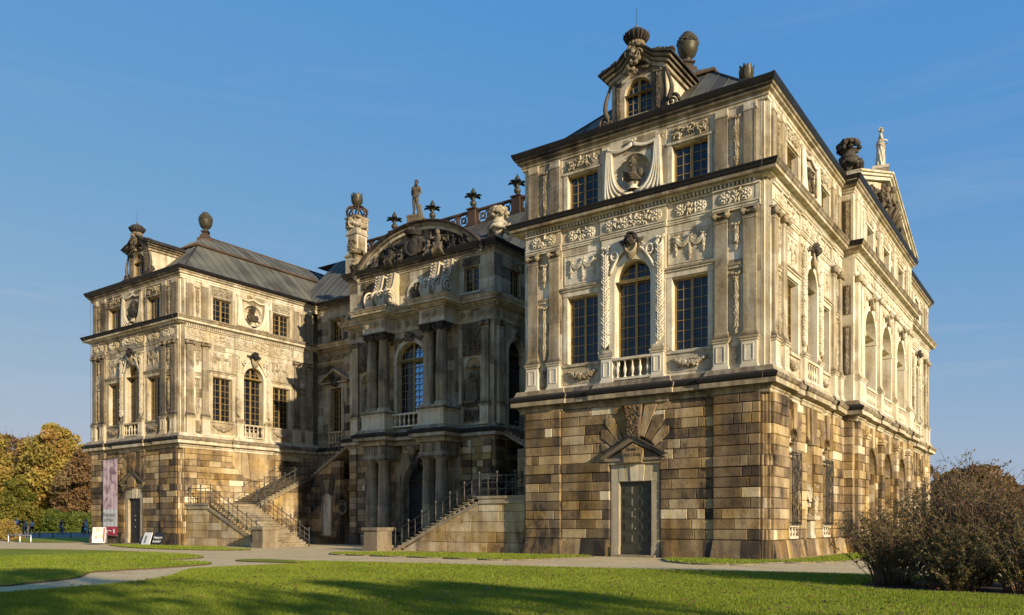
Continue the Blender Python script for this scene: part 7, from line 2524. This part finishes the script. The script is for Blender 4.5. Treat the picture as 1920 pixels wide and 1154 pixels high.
tree("dome_tree", "second russet dome-shaped tree at the right picture border, further back", (8.5, 92), 7.4, 6.5, 'leaf_rust', 12000, .26, 44, .02, 'dome', seed=33, bare=2)
# trees outside the picture whose shade falls on the lawn
for i, (x, y, h, r) in enumerate(((46, -45.5, 20, 6.0), (60, -41.5, 19, 5.0), (56, -55, 24, 6.5), (68, -29.5, 17, 3.2))):
    tree("park_tree", "park tree standing on the lawn to the right, outside the photograph", (x, y), h, r, 'leaf_gold', 3400, .30, 34, .25, seed=40 + i, group="park trees to the right")
# distant woodland that closes the horizon
P, T = [], []
for a0, a1, rad0 in ((60, 168, 330), (-60, 55, 420)):
    for i in range(260):
        a = rad(random.Random(i).uniform(a0, a1)); q = rad0 * random.Random(i + 500).uniform(.95, 1.25)
        hh = random.Random(i + 900).uniform(10, 17) * (1.35 if a0 > 0 else .55)
        u = nr.normal(0, 1, (70, 3)); u /= np.linalg.norm(u, axis=1)[:, None]
        P.append(u * np.array([9, 9, hh * .5]) + np.array([12 + q * math.cos(a), -38 + q * math.sin(a), hh * .5])); T.append(np.clip(nr.normal(random.Random(i).uniform(.2, .8), .12, 70), 0, 1))
P = np.concatenate(P); T = np.concatenate(T)
V, F = leaf_quads(P, 2.2)
tag(np_mesh("distant_woodland", V, F, T, 'leaf_rust'), kind="stuff")

def shrub(name, label, loc, h, spread, stems, nleaf, seed, group=None, lean=(0, 0), low=0):
    """many-stemmed shrub: arching canes with side twigs and small leaves set along them"""
    rg = random.Random(seed)
    root = empty(name, (loc[0], loc[1], LZ)); tag(root, label, "shrub", group)
    t = MB(); pts = []; tn = []
    for i in range(stems):
        a = rg.uniform(0, 6.283); q = rg.random() ** .6
        hh = h * rg.uniform(.55, 1.0) * (1 - .35 * q * q)
        if rg.random() < low: hh *= .5
        bx_, by_ = .32 * q * spread * math.cos(a), .32 * q * spread * math.sin(a)
        ex, ey = spread * q * math.cos(a) + lean[0], spread * q * math.sin(a) + lean[1]
        path = []
        for k in range(7):
            f = k / 6
            path.append((bx_ + (ex - bx_) * f ** 1.35 + rg.uniform(-.03, .03), by_ + (ey - by_) * f ** 1.35 + rg.uniform(-.03, .03), hh * (f ** .85)))
        t.tube([(x, -y, z) for x, y, z in path], .016, 4, .5, .004)
        for k in range(2, 7):
            x, y, z = path[k]
            for s in range(3):
                aa = rg.uniform(0, 6.283); L = rg.uniform(.18, .5) * h * .22
                e = (x + L * math.cos(aa), y + L * math.sin(aa), z + L * rg.uniform(.2, 1.1))
                if s < 2: t.tube([(x, -y, z), (e[0], -e[1], e[2])], .007, 3, .5, .003)
                pts.append((path[k], e, k / 6))
        pts += [(path[5], path[6], 1)] * 2 + [(path[3], path[4], .6), (path[1], path[2], .25)]
    t.build("branches", 'cane', root)
    P = np.empty((nleaf, 3)); T = np.empty(nleaf)
    idx = nr.integers(0, len(pts), nleaf); f = nr.uniform(0, 1.05, nleaf)
    A = np.array([p[0] for p in pts])[idx]; B = np.array([p[1] for p in pts])[idx]; L = np.array([p[2] for p in pts])[idx]
    P = A + (B - A) * f[:, None] + nr.normal(0, .028, (nleaf, 3))
    T = np.clip(nr.normal(.38, .19, nleaf) + np.where(L < .5, .28, 0) * nr.uniform(0, 1, nleaf), 0, 1)
    P[:, 2] = np.maximum(P[:, 2], .04)
    V, F = leaf_quads(P, .043, .6, .42)
    np_mesh("foliage", V, F, T, 'leaf_shrub', root)
    return root
shrub("ornamental_shrub", "dark low shrub at the left end of the mulched bed, nearest the palace", (8.1, -14.6), 2.35, 1.65, 140, 7000, 1, "shrubs in the mulched bed")
shrub("ornamental_shrub", "tallest twiggy shrub in the middle of the mulched bed, its shoots against the sky", (9.75, -13.3), 3.6, 1.9, 220, 8500, 2, "shrubs in the mulched bed")
shrub("ornamental_shrub", "yellow-green leafed low shrub in front of the tallest shrub", (9.7, -15.5), 1.8, 1.35, 120, 7800, 3, "shrubs in the mulched bed", low=.4)
shrub("ornamental_shrub", "tall brown-green shrub cut by the right picture border", (11.9, -13.6), 3.2, 1.8, 190, 7600, 4, "shrubs in the mulched bed")
shrub("ornamental_shrub", "low dark shrub at the right picture border, front of the bed", (11.3, -15.5), 2.0, 1.6, 120, 8500, 5, "shrubs in the mulched bed")
shrub("ornamental_shrub", "half-bare reddish shrub at the back of the bed, against the palace wall", (9.2, -11.9), 2.9, 1.5, 130, 4500, 6, "shrubs in the mulched bed")

# ------------------------------------------------------------------ people at the far left
CLOTH = {}
def cloth(col):
    if col not in CLOTH: CLOTH[col] = plain_mat("cloth_%d" % len(CLOTH), col, .85, var=.15, scale=10, bump=.2)
    return CLOTH[col]
M['skin'] = plain_mat("skin", (.42, .25, .17), .6, var=.08, bump=0)
M['hair'] = plain_mat("dark_hair", (.03, .022, .016), .7, var=.2)
WALK = {'hil': (-.095, 0, .90), 'knl': (-.10, .16, .52), 'anl': (-.10, .26, .10), 'tol': (-.10, .40, .07), 'knr': (.10, .0, .50), 'anr': (.10, -.26, .14), 'tor': (.11, -.14, .03), 'ell': (-.25, -.10, 1.15), 'wrl': (-.25, .02, .93), 'elr': (.25, .08, 1.15), 'wrr': (.24, .26, .98)}
RIDE = {'pelvis': (0, -.22, 1.02), 'spine': (0, -.14, 1.22), 'chest': (0, -.03, 1.42), 'neck': (0, .05, 1.55), 'head0': (0, .07, 1.61), 'head1': (0, .10, 1.71), 'head2': (0, .10, 1.785), 'shl': (-.18, .0, 1.48), 'shr': (.18, .0, 1.48), 'ell': (-.24, .22, 1.28), 'wrl': (-.23, .42, 1.12), 'elr': (.24, .22, 1.28), 'wrr': (.23, .42, 1.12),
        'hil': (-.09, -.2, .96), 'hir': (.09, -.2, .96), 'knl': (-.11, .17, .82), 'anl': (-.11, .10, .42), 'tol': (-.11, .24, .36), 'knr': (.11, .10, .60), 'anr': (.11, -.06, .20), 'tor': (.11, .08, .14)}
SIT = {'pelvis': (0, 0, .50), 'spine': (0, -.02, .70), 'chest': (0, 0, .91), 'neck': (0, .03, 1.05), 'head0': (0, .04, 1.12), 'head1': (0, .055, 1.22), 'head2': (0, .05, 1.295), 'shl': (-.185, 0, .97), 'shr': (.185, 0, .97), 'ell': (-.25, .05, .70), 'wrl': (-.15, .25, .60), 'elr': (.25, .05, .70), 'wrr': (.15, .25, .60),
       'hil': (-.09, .02, .49), 'hir': (.09, .02, .49), 'knl': (-.11, .42, .50), 'knr': (.11, .42, .50), 'anl': (-.11, .42, .09), 'anr': (.11, .42, .09), 'tol': (-.12, .56, .03), 'tor': (.12, .56, .03)}
PU = 1 / UNIT * .98
def person(label, loc, rz, pose, top, bottom, long_coat=False, skirt=False, hat=None, z=0):
    root = empty("person", (loc[0], loc[1], z), rz); tag(root, label, "person", "visitors on the path")
    J = dict(BASE); J.update(pose)
    vs, fs = body_data(pose, sub=1)
    b = MB(); b.raw(vs, fs, .5, True); face_bits(b, J, .5)
    b.v = [(x * PU, y * PU, q * PU) for x, y, q in b.v]
    b.build("body", 'skin', root)
    vs, fs = body_data(pose, {'pelvis', 'spine', 'chest', 'shl', 'ell', 'wrl', 'shr', 'elr', 'wrr'}, .022, 1)
    t = MB(); t.raw(transform(vs, PU, 0, (0, 0, 0)), fs, .5, True)
    if long_coat:
        p = J['pelvis']; t.lathe((p[0], -p[1]), [(.24 * PU, .58 * PU), (.20 * PU, .8 * PU), (.18 * PU, 1.05 * PU)], 14, .5)
    t.build("jacket", cloth(top), root)
    vs, fs = body_data(pose, {'pelvis', 'hil', 'knl', 'anl', 'hir', 'knr', 'anr'}, .018, 1)
    t = MB(); t.raw(transform(vs, PU, 0, (0, 0, 0)), fs, .5, True)
    if skirt: t.lathe((0, 0), [(.30 * PU, .35 * PU), (.25 * PU, .6 * PU), (.17 * PU, .95 * PU)], 14, .5)
    t.build("trousers" if not skirt else "skirt", cloth(bottom), root)
    h = MB(); q = J['head1']
    h.blob(q[0] * PU, -(q[1] - .02) * PU, (q[2] + .035) * PU, .098 * PU, .105 * PU, .085 * PU, .5, 2)
    for sd in 'lr':
        a = J['an' + sd]; c = J['to' + sd]
        h.blob((a[0] + c[0]) / 2 * PU, -(a[1] + c[1]) / 2 * PU, (min(a[2], c[2]) + .02) * PU, .055 * PU, .13 * PU, .05 * PU, .5, 2)
    h.build("hair", cloth(hat) if hat else 'hair', root)
    return root
FACE = rad(145)
person("person in grey-green jacket and blue jeans walking towards the camera", (-123.2, 21.0), FACE, WALK, (.24, .26, .22), (.10, .13, .19), hat=(.35, .25, .2))
person("person with white and purple top and black trousers beside the man in jeans", (-136.1, 27.7), FACE - .5, WALK, (.50, .48, .55), (.02, .018, .02))
person("person in dark clothes half hidden behind the man in jeans", (-137.3, 26.0), FACE + .4, WALK, (.02, .02, .024), (.02, .02, .025))
person("person in red jacket and dark skirt walking beside the palace corner", (-121.8, 29.3), rad(-40), WALK, (.42, .02, .02), (.02, .018, .02), skirt=True, hat=(.35, .36, .36))
person("person in pale blue coat walking next to the one in red", (-119.6, 28.6), rad(-50), WALK, (.33, .40, .48), (.02, .02, .03), long_coat=True)
person("person in dark coat sitting at the far left behind the orange shrub", (-128.5, 20.9), rad(60), SIT, (.015, .015, .018), (.02, .02, .02), z=.9)
person("person in pale blue jacket sitting at the far left beside the dark coat", (-127.6, 21.5), rad(60), SIT, (.40, .50, .58), (.06, .08, .12), hat=(.40, .50, .58), z=.9)
bn = empty("park_bench", (-128.2, 21.3, 0), rad(60)); tag(bn, "park bench under the two seated people at the far left", "bench")
b_ = MB(); b_.box(-1.6, 1.6, 1.45, 1.55, -.5, .35, .5); b_.build("seat", 'bark', bn)
b_ = MB(); b_.box(-1.6, 1.6, 1.9, 2.3, .36, .44, .5); b_.build("backrest", 'bark', bn)
for sx in (-1.4, 1.4):
    b_ = MB(); b_.box(sx - .08, sx + .08, 0, 1.45, -.45, .4, .5); b_.build("leg", 'iron', bn)
CYP = (-126.8, 28.2)
person("person in black jacket and blue jeans riding a bicycle away from the camera", CYP, rad(30), RIDE, (.018, .018, .02), (.07, .13, .24))
bk = empty("bicycle", (CYP[0], CYP[1], 0), rad(30)); tag(bk, "dark bicycle ridden by the person in the black jacket", "bicycle")
for y in (-.52, .55):
    w_ = MB(); w_.tube([(0, -(y + .33 * math.cos(a)) * PU, (.34 + .33 * math.sin(a)) * PU) for a in [i * math.pi / 12 for i in range(25)]], .02 * PU, 6, .5)
    wo = w_.build("wheel", 'black', bk)
    s_ = MB()
    for i in range(8):
        a = i * math.pi / 8
        s_.tube([(0, -(y + .32 * math.cos(a)) * PU, (.34 + .32 * math.sin(a)) * PU), (0, -(y - .32 * math.cos(a)) * PU, (.34 - .32 * math.sin(a)) * PU)], .004 * PU, 3, .5)
    s_.build("spokes", 'alu', wo)
f_ = MB()
T_ = lambda *p: [(q[0] * PU, -q[1] * PU, q[2] * PU) for q in p]
for a, b in (((0, -.05, .32), (0, -.22, .88)), ((0, -.05, .32), (0, .38, .82)), ((0, -.2, .80), (0, .38, .86)), ((0, .38, .92), (0, .55, .34)), ((0, -.52, .34), (0, -.05, .32)), ((0, -.52, .34), (0, -.2, .80)), ((0, .36, .86), (0, .36, 1.06))):
    f_.tube(T_(a, b), .022 * PU, 6, .5)
f_.build("frame", 'black', bk)
f_ = MB(); f_.tube(T_((-.27, .40, 1.08), (-.1, .37, 1.07), (.1, .37, 1.07), (.27, .40, 1.08)), .018 * PU, 6, .5); f_.build("handlebar", 'alu', bk)
f_ = MB(); f_.blob(0, .23 * PU, .91 * PU, .08 * PU, .14 * PU, .035 * PU, .5, 2); f_.build("saddle", 'black', bk)

# ------------------------------------------------------------------ low fences, boards, banner
def low_fence(label, pts, h, mat):
    root = empty("low_fence", (pts[0][0], pts[0][1], 0)); tag(root, label, "fence")
    o = Vector((pts[0][0], pts[0][1]))
    m = MB(); m.tube([(x - o.x, -(y - o.y), h * .92) for x, y in pts], .05, 6, .5); m.build("rail", mat, root)
    for x, y in pts:
        p = MB(); p.lathe((x - o.x, -(y - o.y)), [(.08, 0), (.08, h), (.05, h + .04)], 8, .5); p.build("post", mat, root)
low_fence("low pale hoop fence with short posts round the small lawn at left", [(-85, 3.2), (-74.4, -2.0), (-71, -2.4), (-68.8, -2.4)], .75, 'alu')
low_fence("low dark rail fence beyond the small lawn at left, in shade", [(-94.5, 8.4), (-93.5, 9.6), (-92.3, 10.6), (-91.5, 12.4), (-92.5, 15.4), (-93.0, 18)], .75, 'iron')
sp = empty("sign_post", (-83.7, 1.1, 0)); tag(sp, "thin post with small white board at the left picture border", "sign")
m = MB(); m.tube([(0, 0, 0), (0, 0, 2.1)], .06, 6, .5); m.build("pole", 'iron', sp)
m = MB(); m.box(-.45, .45, 2.0, 2.12, -.3, .3, .5); m.box(-.4, .4, 1.85, 2.0, -.05, .05, .5); m.build("board", 'white', sp)
bo = MB(); bo.lathe((0, 0), [(.09, 0), (.09, 1.5), (.05, 1.6)], 8, .5)
tag(bo.build("bollard", 'iron', None, (-93.4, 8.2, 0)), "tall dark bollard rising above the low rail fence at left", "bollard")

def print_mat(name, cols, scale):
    m, n, l, p = newmat(name)
    tc = N(n, "ShaderNodeTexCoord")
    mp = N(n, "ShaderNodeMapping"); mp.inputs["Scale"].default_value = (scale * .8, scale * .8, scale * .62)
    l.new(tc.outputs["Object"], mp.inputs["Vector"])
    nz = N(n, "ShaderNodeTexNoise"); nz.inputs["Scale"].default_value = 1; nz.inputs["Detail"].default_value = 5; nz.inputs["Distortion"].default_value = 1.2
    l.new(mp.outputs[0], nz.inputs["Vector"])
    r = ramp(n, [(.3 + .4 * i / (len(cols) - 1), c) for i, c in enumerate(cols)])
    l.new(nz.outputs[0], r.inputs[0]); l.new(r.outputs[0], p.inputs["Base Color"])
    p.inputs["Roughness"].default_value = .6
    return m
M['banner'] = print_mat("banner_print", [(.12, .07, .085), (.34, .22, .23), (.56, .42, .42), (.45, .31, .30)], 2.2)
M['poster'] = print_mat("poster_print", [(.22, .08, .05), (.55, .38, .26), (.75, .66, .55), (.62, .45, .34)], 5)
M['bannerw'] = plain_mat("banner_white_cloth", (.50, .49, .47), .7, var=.06)
M['greytext'] = plain_mat("grey_print", (.22, .22, .20), .7, var=.05)
bn = empty("exhibition_banner", (-58.35, -.42, .75)); tag(bn, "tall hanging banner with mauve print, white panel and crimson foot on the left wing", "banner")
def cloth_strip(z0, z1, mat, name):
    m = MB(); k = 14
    for i in range(k):
        a, b = -1.2 + 2.4 * i / k, -1.2 + 2.4 * (i + 1) / k
        fa, fb = .009 * math.sin(i * 1.7), .009 * math.sin((i + 1) * 1.7)
        m.quad((a, fa, z0), (b, fb, z0), (b, fb, z1), (a, fa, z1)); m.quad((a, fa - .015, z0), (b, fb - .015, z0), (b, fb - .015, z1), (a, fa - .015, z1))
    return m.build(name, mat, bn)
cloth_strip(2.3, 6.75, 'banner', "picture_panel"); cloth_strip(.78, 2.3, 'bannerw', "text_panel"); cloth_strip(0, .78, 'crimson', "foot_panel")
text_mesh("Permoser", .52, 'greytext', bn, (.0, -.06, 1.86), name="lettering"); text_mesh("im Palais", .46, 'greytext', bn, (-.1, -.06, 1.42), name="lettering")
text_mesh("Skulpturensammlung", .15, 'white', bn, (-.35, -.06, .42), name="lettering"); text_mesh("im Palais", .15, 'white', bn, (-.6, -.06, .24), name="lettering")
m = MB()
for a in (20, 75, 140, 200, 265, 320):
    m.tube([(.72, .06, .38), (.72 + .22 * math.cos(rad(a)), .06, .38 + .22 * math.sin(rad(a)))], .02, 4, .5)
m.build("emblem", 'white', bn)
m = MB(); m.tube([(-1.3, .0, 6.8), (1.3, .0, 6.8)], .05, 6, .5); m.tube([(-1.3, 0, 6.8), (-1.3, -.3, 6.8)], .04, 5, .5); m.tube([(1.3, 0, 6.8), (1.3, -.3, 6.8)], .04, 5, .5); m.tube([(-1.3, .0, -.03), (1.3, .0, -.03)], .05, 6, .5)
m.build("rod", 'iron', bn)

af = empty("a_frame_sign", (-55.8, -2.7, 0), rad(52)); tag(af, "white and red A-frame poster stand on the gravel before the left wing", "sign board")
def panel(mb, sgn, x0, x1, z0, z1, off, t):
    y = lambda z: sgn * (-.05 - .42 * (1 - z / 1.75)) + sgn * off * -1
    mb.raw([(x0, y(z0), z0), (x1, y(z0), z0), (x1, y(z1), z1), (x0, y(z1), z1)], [(0, 1, 2, 3)], t)
for sgn, mt in ((1, 'white'), (-1, 'alu')):
    m = MB(); panel(m, sgn, -.62, .62, .22, 1.75, 0, .5); panel(m, sgn, -.62, .62, .22, 1.75, -.03, .5); m.build("panel", mt, af)
m = MB(); panel(m, 1, -.52, .36, .55, 1.70, .012, .5); m.build("poster", 'poster', af)
m = MB(); panel(m, 1, .37, .52, .30, 1.70, .012, .5); m.build("red_strip", 'red', af)
m = MB()
for x in (-.62, .62):
    for sgn in (1, -1): m.tube([(x, sgn * .53, 0), (x, sgn * .05, 1.78)], .03, 6, .5)
m.build("frame", 'alu', af)

for ch in af.children:
    ch.data.transform(Matrix.Scale(.84, 4))
for i, (x, w, mt, lab) in enumerate(((-52.2, .62, 'white', "pale board leaning on the plinth beside the left wing's open door"), (-50.55, .72, 'black', "black board with white lettering leaning on the left wing's plinth"))):
    r0 = empty("leaning_board", (x, -.75, .02)); tag(r0, lab, "board")
    m = MB(); m.raw([(-w, 0, 0), (w, 0, 0), (w - .05, .34, 1.02), (-w + .05, .34, 1.02), (-w, .05, 0), (w, .05, 0), (w - .05, .39, 1.02), (-w + .05, .39, 1.02)], [(0, 1, 2, 3), (4, 5, 6, 7), (0, 1, 5, 4), (1, 2, 6, 5), (2, 3, 7, 6), (3, 0, 4, 7)], .5)
    m.build("panel", 'earth' if False else mt, r0)
    if i == 0:
        m = MB(); m.raw([(-.35, .04, .12), (.0, .04, .12), (.0, .25, .76), (-.35, .25, .76)], [(0, 1, 2, 3)], .5); m.build("picture", 'greytext', r0)
    else:
        text_mesh("Eingang im", .30, 'white', r0, (.0, .185, .62), rx=rad(71), name="lettering"); text_mesh("Innenhof", .32, 'white', r0, (-.05, .075, .30), rx=rad(71), name="lettering")

# ------------------------------------------------------------------ survey units to metres
done = set()
SM = Matrix.Scale(UNIT, 4)
for o in list(scene.objects):
    o.location = o.location * UNIT
    if o.type == 'MESH' and o.data.name not in done:
        done.add(o.data.name)
        o.data.transform(SM)
    if o.type == 'EMPTY':
        o.empty_display_size *= UNIT
bpy.context.view_layer.update()
